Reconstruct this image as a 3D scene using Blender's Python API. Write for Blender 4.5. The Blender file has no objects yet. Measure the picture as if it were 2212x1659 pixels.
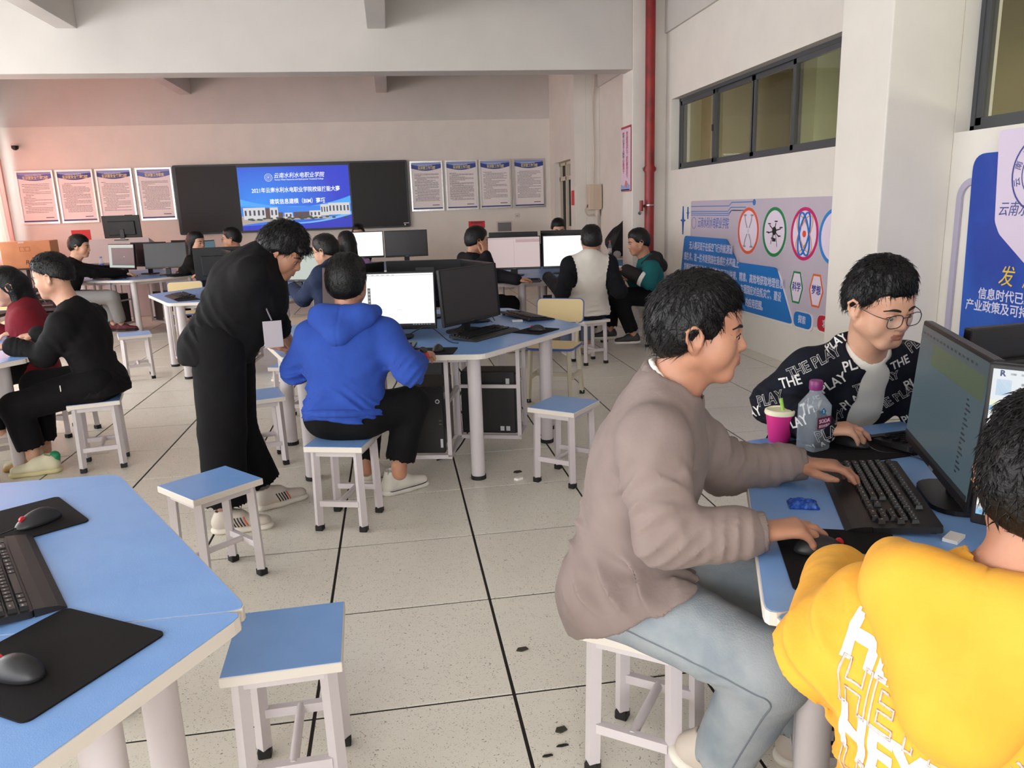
import bpy, bmesh, math, random
import numpy as np
from mathutils import Vector, Matrix, noise as mnoise
from mathutils.bvhtree import BVHTree

random.seed(7)
rng = np.random.default_rng(11)
SC = bpy.context.scene
COL = SC.collection
PI = math.pi

# ------------------------------------------------------------------ camera
FPX, YAW, PITCH, ROLL = 1655.62, 0.146738, 0.226096, -0.033503
CAM = np.array([-0.27961, -2.06372, 1.45580])
def _basis():
    cy, sy, cp, sp = math.cos(YAW), math.sin(YAW), math.cos(PITCH), math.sin(PITCH)
    F = np.array([sy*cp, cy*cp, -sp]); R = np.array([cy, -sy, 0.0]); U = np.cross(R, F)
    cr, sr = math.cos(ROLL), math.sin(ROLL)
    return cr*R+sr*U, -sr*R+cr*U, F
CR, CU, CF = _basis()
cam = bpy.data.cameras.new('camera'); camo = bpy.data.objects.new('camera', cam); COL.objects.link(camo)
camo.matrix_world = Matrix(((CR[0], CU[0], -CF[0], CAM[0]), (CR[1], CU[1], -CF[1], CAM[1]), (CR[2], CU[2], -CF[2], CAM[2]), (0, 0, 0, 1)))
cam.sensor_fit = 'HORIZONTAL'; cam.sensor_width = 36.0; cam.lens = FPX/2212*36.0
cam.clip_start = 0.05; cam.clip_end = 100
SC.camera = camo

# ------------------------------------------------------------------ world, daylight, exposure
SC.view_settings.view_transform = 'Standard'; SC.view_settings.look = 'None'
SC.view_settings.exposure = 0.0; SC.view_settings.gamma = 1.0; SC.view_settings.use_curve_mapping = False
SC.cycles.max_bounces = 10; SC.cycles.diffuse_bounces = 6; SC.cycles.glossy_bounces = 4
SC.cycles.transmission_bounces = 8; SC.cycles.transparent_max_bounces = 12
SC.cycles.sample_clamp_indirect = 6.0; SC.cycles.caustics_reflective = False; SC.cycles.caustics_refractive = False
world = bpy.data.worlds.new('overcast_sky'); SC.world = world; world.use_nodes = True
wn = world.node_tree.nodes['Background']
wn.inputs[0].default_value = (0.97, 0.985, 1.0, 1); wn.inputs[1].default_value = 11.6

# room limits (metres): x to the right, y towards the front wall, z up
XR, XL, YF, YB, ZC = 3.184, -6.80, 12.657, -5.2, 3.95
# window openings of the left wall: (y0, y1, z0, z1)
LWIN = [(-4.6, -1.7, .95, 2.95), (-1.1, 2.2, .95, 2.95), (2.8, 6.6, .95, 2.95), (8.1, 12.3, .9, 2.98)]
# unseen openings added to the back wall as fill light: (x0, x1, z0, z1)
BFILL = [(-5.9, -3.2, .95, 2.9), (-2.4, 0.3, .95, 2.9)]
def portal(name, loc, rot, sx, sy):
    l = bpy.data.lights.new(name, 'AREA'); l.shape = 'RECTANGLE'; l.size = sx; l.size_y = sy
    l.cycles.is_portal = True
    o = bpy.data.objects.new(name, l); COL.objects.link(o); o.location = loc; o.rotation_euler = rot
    return o
for (a, b, c, d) in LWIN:
    portal('window_daylight', (XL-.12, (a+b)/2, (c+d)/2), (PI/2, 0, -PI/2), b-a, d-c)
for (a, b, c, d) in BFILL:
    portal('window_daylight', ((a+b)/2, YB-.12, (c+d)/2), (PI/2, 0, 0), b-a, d-c)  # portals of the added fill openings behind the camera

portal('corridor_fill_slot', (5.96, (YB+YF)/2, 1.2), (PI/2, 0, PI/2), YF-YB, .5)  # portal of an unseen slot, added to brighten the corridor

# ------------------------------------------------------------------ helpers
def ray(px, py): return CF+CR*(px-1106)/FPX-CU*(py-829.5)/FPX
def Zp(px, py, z): d = ray(px, py); return CAM+d*(z-CAM[2])/d[2]
def Xp(px, py, x): d = ray(px, py); return CAM+d*(x-CAM[0])/d[0]
def Yp(px, py, y): d = ray(px, py); return CAM+d*(y-CAM[1])/d[1]
def Dp(px, py, dep): return CAM+ray(px, py)*dep
def lin(c):
    c = c/255.0
    return c/12.92 if c <= .04045 else ((c+.055)/1.055)**2.4
def S(r, g, b): return (lin(r), lin(g), lin(b), 1.0)

MATS = {}
def mat(name, col=(.8, .8, .8, 1), rough=.5, metal=0.0, spec=.5, bump=None, var=None, emit=None, trans=0.0, alpha=1.0, sheen=0.0, sss=0.0, ior=1.45):
    """bump=(scale, strength[, detail, distortion]); var=(scale, colour2[, lo, hi])"""
    if name in MATS: return MATS[name]
    m = bpy.data.materials.new(name); m.use_nodes = True; MATS[name] = m
    nt = m.node_tree; N = nt.nodes; L = nt.links; P = N['Principled BSDF']
    P.inputs['Base Color'].default_value = col; P.inputs['Roughness'].default_value = rough; P.inputs['Metallic'].default_value = metal
    P.inputs['Specular IOR Level'].default_value = spec; P.inputs['IOR'].default_value = ior
    P.inputs['Transmission Weight'].default_value = trans; P.inputs['Alpha'].default_value = alpha
    if sheen: P.inputs['Sheen Weight'].default_value = sheen; P.inputs['Sheen Roughness'].default_value = .5
    if sss:
        P.inputs['Subsurface Weight'].default_value = sss; P.inputs['Subsurface Radius'].default_value = (.012, .005, .003); P.inputs['Subsurface Scale'].default_value = 1.0
    if emit: P.inputs['Emission Color'].default_value = emit[0]; P.inputs['Emission Strength'].default_value = emit[1]
    tc = N.new('ShaderNodeTexCoord')
    if var:
        n = N.new('ShaderNodeTexNoise'); n.inputs['Scale'].default_value = var[0]; n.inputs['Detail'].default_value = 6
        L.new(tc.outputs['Object'], n.inputs['Vector'])
        r = N.new('ShaderNodeValToRGB'); r.color_ramp.elements[0].position = var[2] if len(var) > 2 else .4; r.color_ramp.elements[1].position = var[3] if len(var) > 3 else .65
        r.color_ramp.elements[0].color = col; r.color_ramp.elements[1].color = var[1]
        L.new(n.outputs['Fac'], r.inputs['Fac']); L.new(r.outputs['Color'], P.inputs['Base Color'])
    if bump:
        n = N.new('ShaderNodeTexNoise'); n.inputs['Scale'].default_value = bump[0]; n.inputs['Detail'].default_value = bump[2] if len(bump) > 2 else 4
        n.inputs['Distortion'].default_value = bump[3] if len(bump) > 3 else 0
        L.new(tc.outputs['Object'], n.inputs['Vector'])
        b = N.new('ShaderNodeBump'); b.inputs['Strength'].default_value = bump[1]; b.inputs['Distance'].default_value = .01
        L.new(n.outputs['Fac'], b.inputs['Height']); L.new(b.outputs['Normal'], P.inputs['Normal'])
    return m

def setp(o, label=None, cat=None, group=None, kind=None):
    if label: o['label'] = label
    if cat: o['category'] = cat
    if group: o['group'] = group
    if kind: o['kind'] = kind
    return o
def link(o, parent=None):
    COL.objects.link(o)
    if parent is not None: o.parent = parent
    return o
def empty(name, loc=(0, 0, 0), rz=0.0):
    o = bpy.data.objects.new(name, None); COL.objects.link(o); o.location = loc; o.rotation_euler = (0, 0, rz); o.empty_display_size = .1
    return o
def thing(name, label, cat, loc=(0, 0, 0), rz=0.0, group=None): return setp(empty(name, loc, rz), label, cat, group)

class MB:
    """collects shapes and links them as one mesh object"""
    def __init__(s): s.bm = bmesh.new()
    def _mx(s, vs, M):
        if M is not None: bmesh.ops.transform(s.bm, matrix=M, verts=vs)
    def box(s, c, d, rz=0.0, M=None, bev=0.0, seg=2):
        r = bmesh.ops.create_cube(s.bm, size=1.0); vs = r['verts']
        for v in vs: v.co = Vector((v.co.x*d[0], v.co.y*d[1], v.co.z*d[2]))
        if bev:
            es = list({e for v in vs for e in v.link_edges})
            b = bmesh.ops.bevel(s.bm, geom=es, offset=bev, segments=seg, affect='EDGES', profile=.5)
            vs = list({v for f in b['faces'] for v in f.verts} | {v for v in vs if v.is_valid})
            vs = list({v for v in vs for _ in (0,)})
            # every vertex of this island
            seen = set(vs); st = list(vs)
            while st:
                q = st.pop()
                for e in q.link_edges:
                    w = e.other_vert(q)
                    if w not in seen: seen.add(w); st.append(w)
            vs = list(seen)
        T = Matrix.Translation(Vector(c)) @ Matrix.Rotation(rz, 4, 'Z')
        bmesh.ops.transform(s.bm, matrix=T if M is None else M @ T, verts=vs)
        return s
    def box2(s, a, b, bev=0.0, M=None):
        c = [(a[i]+b[i])/2 for i in range(3)]; d = [abs(b[i]-a[i]) for i in range(3)]
        return s.box(c, d, bev=bev, M=M)
    def cyl(s, a, b, r, r2=None, seg=16, cap=True, M=None):
        a, b = Vector(a), Vector(b); d = b-a
        q = bmesh.ops.create_cone(s.bm, cap_ends=cap, segments=seg, radius1=r, radius2=r if r2 is None else r2, depth=d.length)
        T = Matrix.Translation((a+b)/2) @ d.to_track_quat('Z', 'Y').to_matrix().to_4x4()
        bmesh.ops.transform(s.bm, matrix=T if M is None else M @ T, verts=q['verts'])
        return s
    def bar(s, a, b, w, h=None, M=None):
        """square tube from a to b"""
        a, b = Vector(a), Vector(b); d = b-a
        r = bmesh.ops.create_cube(s.bm, size=1.0)
        for v in r['verts']: v.co = Vector((v.co.x*w, v.co.y*(h or w), v.co.z*d.length))
        T = Matrix.Translation((a+b)/2) @ d.to_track_quat('Z', 'Y').to_matrix().to_4x4()
        bmesh.ops.transform(s.bm, matrix=T if M is None else M @ T, verts=r['verts'])
        return s
    def sphere(s, c, r, sc=(1, 1, 1), seg=16, M=None):
        q = bmesh.ops.create_uvsphere(s.bm, u_segments=seg, v_segments=max(6, seg//2), radius=r)
        T = Matrix.Translation(Vector(c)) @ Matrix.Diagonal((sc[0], sc[1], sc[2], 1))
        bmesh.ops.transform(s.bm, matrix=T if M is None else M @ T, verts=q['verts'])
        return s
    def poly(s, pts, h, M=None, z=0.0):
        """prism over the outline pts (xy), from z to z+h"""
        n = len(pts)
        lo = [s.bm.verts.new((p[0], p[1], z)) for p in pts]; hi = [s.bm.verts.new((p[0], p[1], z+h)) for p in pts]
        s.bm.faces.new(lo[::-1]); s.bm.faces.new(hi)
        for i in range(n): s.bm.faces.new((lo[i], lo[(i+1) % n], hi[(i+1) % n], hi[i]))
        if M is not None: bmesh.ops.transform(s.bm, matrix=M, verts=lo+hi)
        return s
    def ring(s, pi, po, h, M=None, z=0.0):
        """closed band between two outlines with the same number of points"""
        n = len(pi); vs = []
        for P, zz in ((po, z), (po, z+h), (pi, z+h), (pi, z)):
            vs.append([s.bm.verts.new((p[0], p[1], zz)) for p in P])
        for k in range(4):
            A, B = vs[k], vs[(k+1) % 4]
            for i in range(n): s.bm.faces.new((A[i], A[(i+1) % n], B[(i+1) % n], B[i]))
        if M is not None: bmesh.ops.transform(s.bm, matrix=M, verts=[v for r in vs for v in r])
        return s
    def lathe(s, prof, seg=20, M=None):
        """profile of (radius, z) turned about z"""
        rings = []
        for r, z in prof:
            rings.append([s.bm.verts.new((r*math.cos(2*PI*i/seg), r*math.sin(2*PI*i/seg), z)) for i in range(seg)])
        for A, B in zip(rings, rings[1:]):
            for i in range(seg): s.bm.faces.new((A[i], A[(i+1) % seg], B[(i+1) % seg], B[i]))
        s.bm.faces.new(rings[0][::-1]); s.bm.faces.new(rings[-1])
        if M is not None: bmesh.ops.transform(s.bm, matrix=M, verts=[v for r in rings for v in r])
        return s
    def tube(s, pts, r, seg=8, M=None):
        """round tube along points (Catmull-Rom smoothed)"""
        P = [Vector(p) for p in pts]
        if len(P) > 2:
            Q = []
            for i in range(len(P)-1):
                p0, p1, p2, p3 = P[max(i-1, 0)], P[i], P[i+1], P[min(i+2, len(P)-1)]
                for k in range(6):
                    t = k/6
                    Q.append(.5*((2*p1)+(p2-p0)*t+(2*p0-5*p1+4*p2-p3)*t*t+(3*p1-p0-3*p2+p3)*t**3))
            Q.append(P[-1]); P = Q
        rings = []
        for i, p in enumerate(P):
            d = (P[min(i+1, len(P)-1)]-P[max(i-1, 0)]).normalized()
            a = d.orthogonal().normalized() if not rings else (la-d*la.dot(d)).normalized()
            la = a; b = d.cross(a)
            rr = r if not callable(r) else r(i/max(1, len(P)-1))
            rings.append([s.bm.verts.new(p+(a*math.cos(2*PI*k/seg)+b*math.sin(2*PI*k/seg))*rr) for k in range(seg)])
        for A, B in zip(rings, rings[1:]):
            for i in range(seg): s.bm.faces.new((A[i], A[(i+1) % seg], B[(i+1) % seg], B[i]))
        s.bm.faces.new(rings[0][::-1]); s.bm.faces.new(rings[-1])
        if M is not None: bmesh.ops.transform(s.bm, matrix=M, verts=[v for r_ in rings for v in r_])
        return s
    def build(s, name, m, parent=None, smooth=False, loc=None, rz=None, label=None):
        bmesh.ops.recalc_face_normals(s.bm, faces=s.bm.faces[:])
        me = bpy.data.meshes.new(name); s.bm.to_mesh(me); s.bm.free()
        for k in (m if isinstance(m, (list, tuple)) else [m]): me.materials.append(k)
        if smooth:
            me.polygons.foreach_set('use_smooth', [True]*len(me.polygons))
            if smooth != 'all': me.set_sharp_from_angle(angle=math.radians(40))
        o = bpy.data.objects.new(name, me); link(o, parent)
        if loc is not None: o.location = loc
        if rz is not None: o.rotation_euler = (0, 0, rz)
        if label: o['label'] = label
        return o
def copy_tree(o, parent=None):
    c = o.copy(); COL.objects.link(c); c.parent = parent
    for ch in [x for x in CHILDREN(o)]: copy_tree(ch, c)
    return c
def CHILDREN(o): return list(o.children)
def struct(name, mb, m, label=None, smooth=False):
    o = mb.build(name, m, smooth=smooth); o['kind'] = 'structure'
    if label: o['label'] = label
    return o
def frameM(origin, ex, ey, ez):
    """matrix with the given axes as columns"""
    return Matrix(((ex[0], ey[0], ez[0], origin[0]), (ex[1], ey[1], ez[1], origin[1]), (ex[2], ey[2], ez[2], origin[2]), (0, 0, 0, 1)))
def text(body, size, m, parent, M, name='lettering', align='LEFT', ext=0.0006, sx=1.0, bold=0.0, shear=0.0, spacing=1.0):
    """flat lettering as a mesh; M places its xy plane"""
    cu = bpy.data.curves.new('t', 'FONT'); cu.body = body; cu.size = size; cu.align_x = align; cu.align_y = 'CENTER'
    cu.extrude = ext; cu.offset = bold; cu.shear = shear; cu.space_character = spacing; cu.resolution_u = 2
    t = bpy.data.objects.new('t', cu); COL.objects.link(t)
    dg = bpy.context.evaluated_depsgraph_get()
    me = bpy.data.meshes.new_from_object(t.evaluated_get(dg)); COL.objects.unlink(t); bpy.data.objects.remove(t); bpy.data.curves.remove(cu)
    me.transform(M @ Matrix.Diagonal((sx, 1, 1, 1)))
    me.materials.clear(); me.materials.append(m)
    o = bpy.data.objects.new(name, me); link(o, parent)
    return o
def rrect(w, h, r, n=5):
    """rounded rectangle outline, centred"""
    P = []
    for cx, cy, a0 in ((w/2-r, h/2-r, 0), (-w/2+r, h/2-r, 90), (-w/2+r, -h/2+r, 180), (w/2-r, -h/2+r, 270)):
        for i in range(n+1):
            a = math.radians(a0+90*i/n); P.append((cx+r*math.cos(a), cy+r*math.sin(a)))
    return P
def rpoly(V, r, n=4):
    """rounds the corners of an outline"""
    out = []; N_ = len(V)
    for i in range(N_):
        p, a, b = Vector(V[i]), Vector(V[i-1]), Vector(V[(i+1) % N_])
        u = (a-p).normalized(); w = (b-p).normalized()
        for k in range(n+1):
            t = k/n
            out.append(tuple((p+u*r)*(1-t)**2+p*2*t*(1-t)+(p+w*r)*t*t))
    return out
# ------------------------------------------------------------------ the room
def plaster(name, col, sc=3.0):
    return mat(name, col, rough=.75, spec=.25, bump=(90, .05, 3), var=(sc, tuple(c*.93 for c in col[:3])+(1,), .35, .8))
W_WHITE = plaster('white_wall_paint', S(226, 221, 213))
W_CEIL = plaster('ceiling_paint', S(206, 201, 196), 2)
# floor: black joints below, one tile object per slab in view
m = bpy.data.materials.new('speckled_floor_tile'); m.use_nodes = True; nt = m.node_tree; N = nt.nodes; L = nt.links; P = N['Principled BSDF']
tc = N.new('ShaderNodeTexCoord'); geo = N.new('ShaderNodeNewGeometry')
def nz(scale, detail=3, dist=0.0, vec=None):
    n = N.new('ShaderNodeTexNoise'); n.inputs['Scale'].default_value = scale; n.inputs['Detail'].default_value = detail; n.inputs['Distortion'].default_value = dist
    L.new(vec or geo.outputs['Position'], n.inputs['Vector']); return n
def ramp(src, p0, c0, p1, c1):
    r = N.new('ShaderNodeValToRGB'); r.color_ramp.elements[0].position = p0; r.color_ramp.elements[0].color = c0
    r.color_ramp.elements[1].position = p1; r.color_ramp.elements[1].color = c1; L.new(src, r.inputs['Fac']); return r
def mix(fac, a, b, blend='MIX'):
    x = N.new('ShaderNodeMix'); x.data_type = 'RGBA'; x.blend_type = blend
    if isinstance(fac, float): x.inputs[0].default_value = fac
    else: L.new(fac, x.inputs[0])
    for s_, v in ((x.inputs[6], a), (x.inputs[7], b)):
        if isinstance(v, tuple): s_.default_value = v
        else: L.new(v, s_)
    return x.outputs[2]
spk = ramp(nz(95, 1.0, 2.6).outputs['Fac'], .305, (1, 1, 1, 1), .335, (0, 0, 0, 1))
spk2 = ramp(nz(120, 1.0, 2.2).outputs['Fac'], .725, (0, 0, 0, 1), .745, (1, 1, 1, 1))
dirt = ramp(nz(1.6, 8, .6).outputs['Fac'], .5, (0, 0, 0, 1), .78, (1, 1, 1, 1))
stain = ramp(nz(5.5, 6, 1.2).outputs['Fac'], .66, (0, 0, 0, 1), .80, (1, 1, 1, 1))
c = mix(spk.outputs['Color'], S(226, 221, 208), S(124, 116, 102))
c = mix(spk2.outputs['Color'], c, S(158, 144, 122))
dm = N.new('ShaderNodeMath'); dm.operation = 'MULTIPLY'; dm.inputs[1].default_value = .15; L.new(dirt.outputs['Color'], dm.inputs[0])
c = mix(dm.outputs[0], c, S(150, 134, 120))
dm2 = N.new('ShaderNodeMath'); dm2.operation = 'MULTIPLY'; dm2.inputs[1].default_value = .0; L.new(stain.outputs['Color'], dm2.inputs[0])
c = mix(dm2.outputs[0], c, S(120, 100, 84))
L.new(c, P.inputs['Base Color'])
rr = ramp(nz(7, 5).outputs['Fac'], .3, (.28, .28, .28, 1), .7, (.33, .33, .33, 1)); L.new(rr.outputs['Color'], P.inputs['Roughness'])
P.inputs['Specular IOR Level'].default_value = .5
TILE = m; MATS['tile'] = m
JOINT = mat('floor_joint_black', S(34, 30, 28), rough=.8)
floor = struct('floor', MB().box2((XL-.3, YB-.3, -.2), (XR+3.2, YF+.3, -.004)), JOINT, 'raised floor with black joints')
T = .6; g = .0055
tm = MB().box((0, 0, -.0035), (T-2*g, T-2*g, .007), bev=.0008, seg=1).bm
tme = bpy.data.meshes.new('tile'); tm.to_mesh(tme); tm.free(); tme.materials.append(TILE)
rest = MB(); ntile = 0; cand = []
for i in range(-12, 6):
    for j in range(-6, 22):
        x, y = (i+.5)*T, (j+.5)*T
        if x-T/2 < XL-.05 or x+T/2 > XR+.45 or y+T/2 > YF+.25: continue
        vis = False
        for dx in (-.29, 0, .29):
            for dy in (-.29, 0, .29):
                d = np.array([x+dx, y+dy, 0])-CAM; zz = d@CF
                if zz > .2:
                    px, py = 1106+FPX*(d@CR)/zz, 829.5-FPX*(d@CU)/zz
                    if -40 < px < 2252 and -40 < py < 1700: vis = True
        if vis and y < 9.6: cand.append((y, x))
        else: rest.box((x, y, -.0035), (T-2*g, T-2*g, .007))
cand.sort()
for k, (y, x) in enumerate(cand):
    if k < 270:
        o = bpy.data.objects.new('tile', tme); link(o, floor); o.location = (x, y, 0)
    else: rest.box((x, y, -.0035), (T-2*g, T-2*g, .007))
rt = rest.build('tile_field', TILE, floor); rt['kind'] = 'stuff'

def wall_x(name, x0, x1, y0, y1, z0, z1, holes, m, label):
    """slab between x0 and x1 with holes (y0,y1,z0,z1) sorted by y"""
    b = MB(); y = y0
    for (a, c_, d, e) in sorted(holes):
        b.box2((x0, y, z0), (x1, a, z1)); b.box2((x0, a, z0), (x1, c_, d)); b.box2((x0, a, e), (x1, c_, z1)); y = c_
    b.box2((x0, y, z0), (x1, y1, z1))
    return struct(name, b, m, label)
RWIN = [(3.60, 7.345, 1.838, 2.672), (-1.6, 2.40, 1.815, 2.75)]
wall_r = wall_x('wall_right', XR, XR+.24, YB, YF, 0, ZC, RWIN, W_WHITE, 'white painted side wall with high windows')
wall_l = wall_x('wall_left', XL-.24, XL, YB, YF, 0, ZC, LWIN, W_WHITE, 'window wall')
wall_f = struct('wall_front', MB().box2((XL-.24, YF, 0), (XR+.24, YF+.24, ZC)), W_WHITE, 'pinkish white front wall')
b = MB(); x = XL-.24
for (a, c_, d, e) in BFILL:
    b.box2((x, YB-.24, 0), (a, YB, ZC)); b.box2((a, YB-.24, 0), (c_, YB, d)); b.box2((a, YB-.24, e), (c_, YB, ZC)); x = c_
b.box2((x, YB-.24, 0), (XR+.24, YB, ZC)); wall_b = struct('wall_back', b, W_WHITE, 'back wall with openings added for fill light')
ceil = struct('ceiling', MB().box2((XL-.24, YB-.24, ZC), (XR+.24, YF+.24, ZC+.2)), W_CEIL, 'white concrete ceiling')
# beams: across at y 7.53, and three bays of lengthwise beams
def beam(n, a, b_): return struct('trim_%d' % n, MB().box2(a, b_, bev=.006), W_CEIL, 'white painted ceiling beam')
beam(1, (XL, 7.526, 3.045), (2.75, 7.86, ZC))
beam(2, (-.40, YB, 3.503), (-.19, 7.526, ZC)); beam(3, (-.39, 7.86, 3.535), (-.19, YF, ZC))
beam(4, (-3.715, YB, 3.505), (-3.505, 7.526, ZC)); beam(5, (-3.735, 7.86, 3.54), (-3.54, YF, ZC))
beam(6, (XL, -.2, 3.045), (2.75, .14, ZC))
beam(7, (XR-.035, 2.94, 3.45), (XR, 7.526, ZC)); beam(8, (XL, YF-.012, 3.05), (2.761, YF, ZC))
beam(9, (XR-.035, 7.937, 3.3), (XR, 10.661, ZC)); beam(10, (XL, YB, 3.05), (XL+.04, YF, ZC))
def column(n, a, b_): return struct('column_%d' % n, MB().box2(a, b_, bev=.008), W_WHITE, 'white square wall column')
column(1, (2.718, 2.402, 0), (XR, 2.94, ZC)); column(2, (2.748, 7.526, 0), (XR, 7.937, ZC))
for k, y in enumerate((-.9, 2.5, 7.35)): column(4+k, (XL, y-.25 if y > 0 else y-.3, 0), (XL+.3, y+.25, ZC))
# boxed corner with the door on its inner face (opening y 10.97..12.28)
column(3, (2.95, 10.661, 0), (XR, YF, ZC))
b = MB(); b.box2((2.761, 10.661, 0), (2.95, 10.972, ZC)); b.box2((2.761, 12.283, 0), (2.95, YF, ZC)); b.box2((2.761, 10.972, 2.22), (2.95, 12.283, ZC))
struct('wall_corner', b, W_WHITE, 'boxed wall corner around the door')
DOORC = mat('cream_door_paint', S(205, 196, 176), rough=.5)
DARKGAP = mat('dark_opening', S(52, 48, 42), rough=.8)
d = struct('door_1', MB().box2((2.905, 11.0, 0), (2.945, 12.26, 2.2)), DARKGAP, 'cream door with a barred top light')
fr = MB()
for y0, y1 in ((10.975, 11.03), (11.73, 11.79), (12.22, 12.28)): fr.box2((2.86, y0, 0), (2.92, y1, 2.215))
fr.box2((2.86, 10.975, 2.16), (2.92, 12.28, 2.215)); fr.box2((2.86, 10.975, 1.90), (2.92, 12.28, 1.97)); fr.build('door_frame', DOORC, d)
for k in range(7): MB().box2((2.88, 11.09+k*.09, 1.97), (2.895, 11.105+k*.09, 2.16)).build('grille_bar', DOORC, d)
MB().box2((2.875, 11.06, .02), (2.90, 11.70, 1.10)).build('door_leaf', DOORC, d)
MB().box2((2.875, 11.34, 1.10), (2.90, 11.42, 1.90)).build('door_rail', DOORC, d)

# windows of the right wall: dark aluminium frames, sliding sashes, the corridor behind
ALU = mat('dark_grey_aluminium', S(72, 74, 78), rough=.42, spec=.5, bump=(200, .03))
gm = bpy.data.materials.new('window_glass'); gm.use_nodes = True; MATS['glass'] = gm
n_ = gm.node_tree.nodes; l_ = gm.node_tree.links; n_.remove(n_['Principled BSDF'])
tr = n_.new('ShaderNodeBsdfTransparent'); tr.inputs[0].default_value = (.80, .80, .72, 1)
gl = n_.new('ShaderNodeBsdfGlossy'); gl.inputs['Roughness'].default_value = .02
lw = n_.new('ShaderNodeLayerWeight'); pw = n_.new('ShaderNodeMath'); pw.operation = 'POWER'; pw.inputs[1].default_value = 4.0; l_.new(lw.outputs['Facing'], pw.inputs[0])
fz = n_.new('ShaderNodeMath'); fz.operation = 'MULTIPLY_ADD'; fz.inputs[1].default_value = .6; fz.inputs[2].default_value = .04; l_.new(pw.outputs[0], fz.inputs[0]); mx = n_.new('ShaderNodeMixShader')
l_.new(fz.outputs[0], mx.inputs[0]); l_.new(tr.outputs[0], mx.inputs[1]); l_.new(gl.outputs[0], mx.inputs[2]); l_.new(mx.outputs[0], n_['Material Output'].inputs[0])
GLASS = gm
def window_r(n, y0, y1, z0, z1, sashes, label):
    """sliding window in the right wall; frame depth 0.10 to 0.17 in the opening"""
    w = struct('window_%d' % n, MB().box2((XR+.10, y0, z0), (XR+.19, y1, z0+.035)).box2((XR+.10, y0, z1-.035), (XR+.19, y1, z1)).box2((XR+.10, y0, z0), (XR+.19, y0+.035, z1)).box2((XR+.10, y1-.035, z0), (XR+.19, y1, z1)), ALU, label)
    for (a, c_, off) in sashes:
        xo = XR+.105+off; s_ = .05
        f = MB().box2((xo, a, z0+.03), (xo+.03, c_, z0+.03+s_)).box2((xo, a, z1-.03-s_), (xo+.03, c_, z1-.03)).box2((xo, a, z0+.03), (xo+.03, a+s_, z1-.03)).box2((xo, c_-s_, z0+.03), (xo+.03, c_, z1-.03)).build('sash_frame', ALU, w)
        MB().box2((xo+.012, a+s_-.004, z0+.03+s_-.004), (xo+.016, c_-s_+.004, z1-.026-s_)).build('pane', GLASS, w)
    return w
w1 = window_r(1, 3.60, 7.345, 1.838, 2.672, [(6.30, 7.32, 0), (5.44, 6.36, .035), (4.56, 5.46, .035), (3.72, 4.62, 0)], 'four-pane dark framed sliding window high on the wall')
for y in (6.33, 3.71): MB().box((XR+.10, y, 2.24), (.02, .022, .07), bev=.004).build('latch', mat('black_plastic', S(24, 24, 26), rough=.4), w1)
w2 = window_r(2, -1.6, 2.40, 1.815, 2.75, [(.98, 2.37, 0), (-.3, 1.02, .035), (-1.58, -.28, 0)], 'dark framed sliding window at the right edge')
CORR = mat('corridor_wall_paint', S(176, 166, 138), rough=.8)
struct('floor_corridor', MB().box2((XR+.24, YB, -.004), (5.7, YF-3.5, 0)), mat('corridor_floor', S(176, 170, 156), rough=.5), 'corridor floor')
struct('wall_corridor', MB().box2((5.7, YB, 0), (5.9, YF, .95)).box2((5.7, YB, 1.45), (5.9, YF, 3.3)).box2((XR+.24, YF-3.5, 0), (5.7, YF-3.3, 3.3)), CORR, 'dim beige corridor wall behind the high windows')  # low slot left open below the sightline, added to let light in
struct('ceiling_corridor', MB().box2((XR+.24, YB, 3.3), (5.9, YF, 3.45)), CORR, 'corridor ceiling')
struct('trim_11', MB().box2((5.66, YB, 0), (5.7, YF, .95)), mat('corridor_dado_paint', S(118, 116, 104), rough=.7), 'darker corridor dado')
struct('column_7', MB().box2((5.2, 7.6, 0), (5.7, 8.2, 3.3)).box2((5.2, 2.9, 0), (5.7, 3.4, 3.3)), mat('corridor_pillar_paint', S(196, 204, 178), rough=.7), 'pale corridor pillars')

# left-hand windows: white frames and pale glass, out of view except for the last one
WFR = mat('white_window_frame', S(226, 226, 222), rough=.4)
for k, (y0, y1, z0, z1) in enumerate(LWIN):
    b = MB(); x0, x1 = XL-.16, XL-.10
    b.box2((x0, y0, z0), (x1, y1, z0+.05)).box2((x0, y0, z1-.05), (x1, y1, z1))
    nn = 4
    for i in range(nn+1):
        y = y0+(y1-y0)*i/nn; b.box2((x0, max(y0, y-.025), z0), (x1, min(y1, y+.025), z1))
    struct('window_%d' % (3+k), b, WFR, 'white framed side window')
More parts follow.
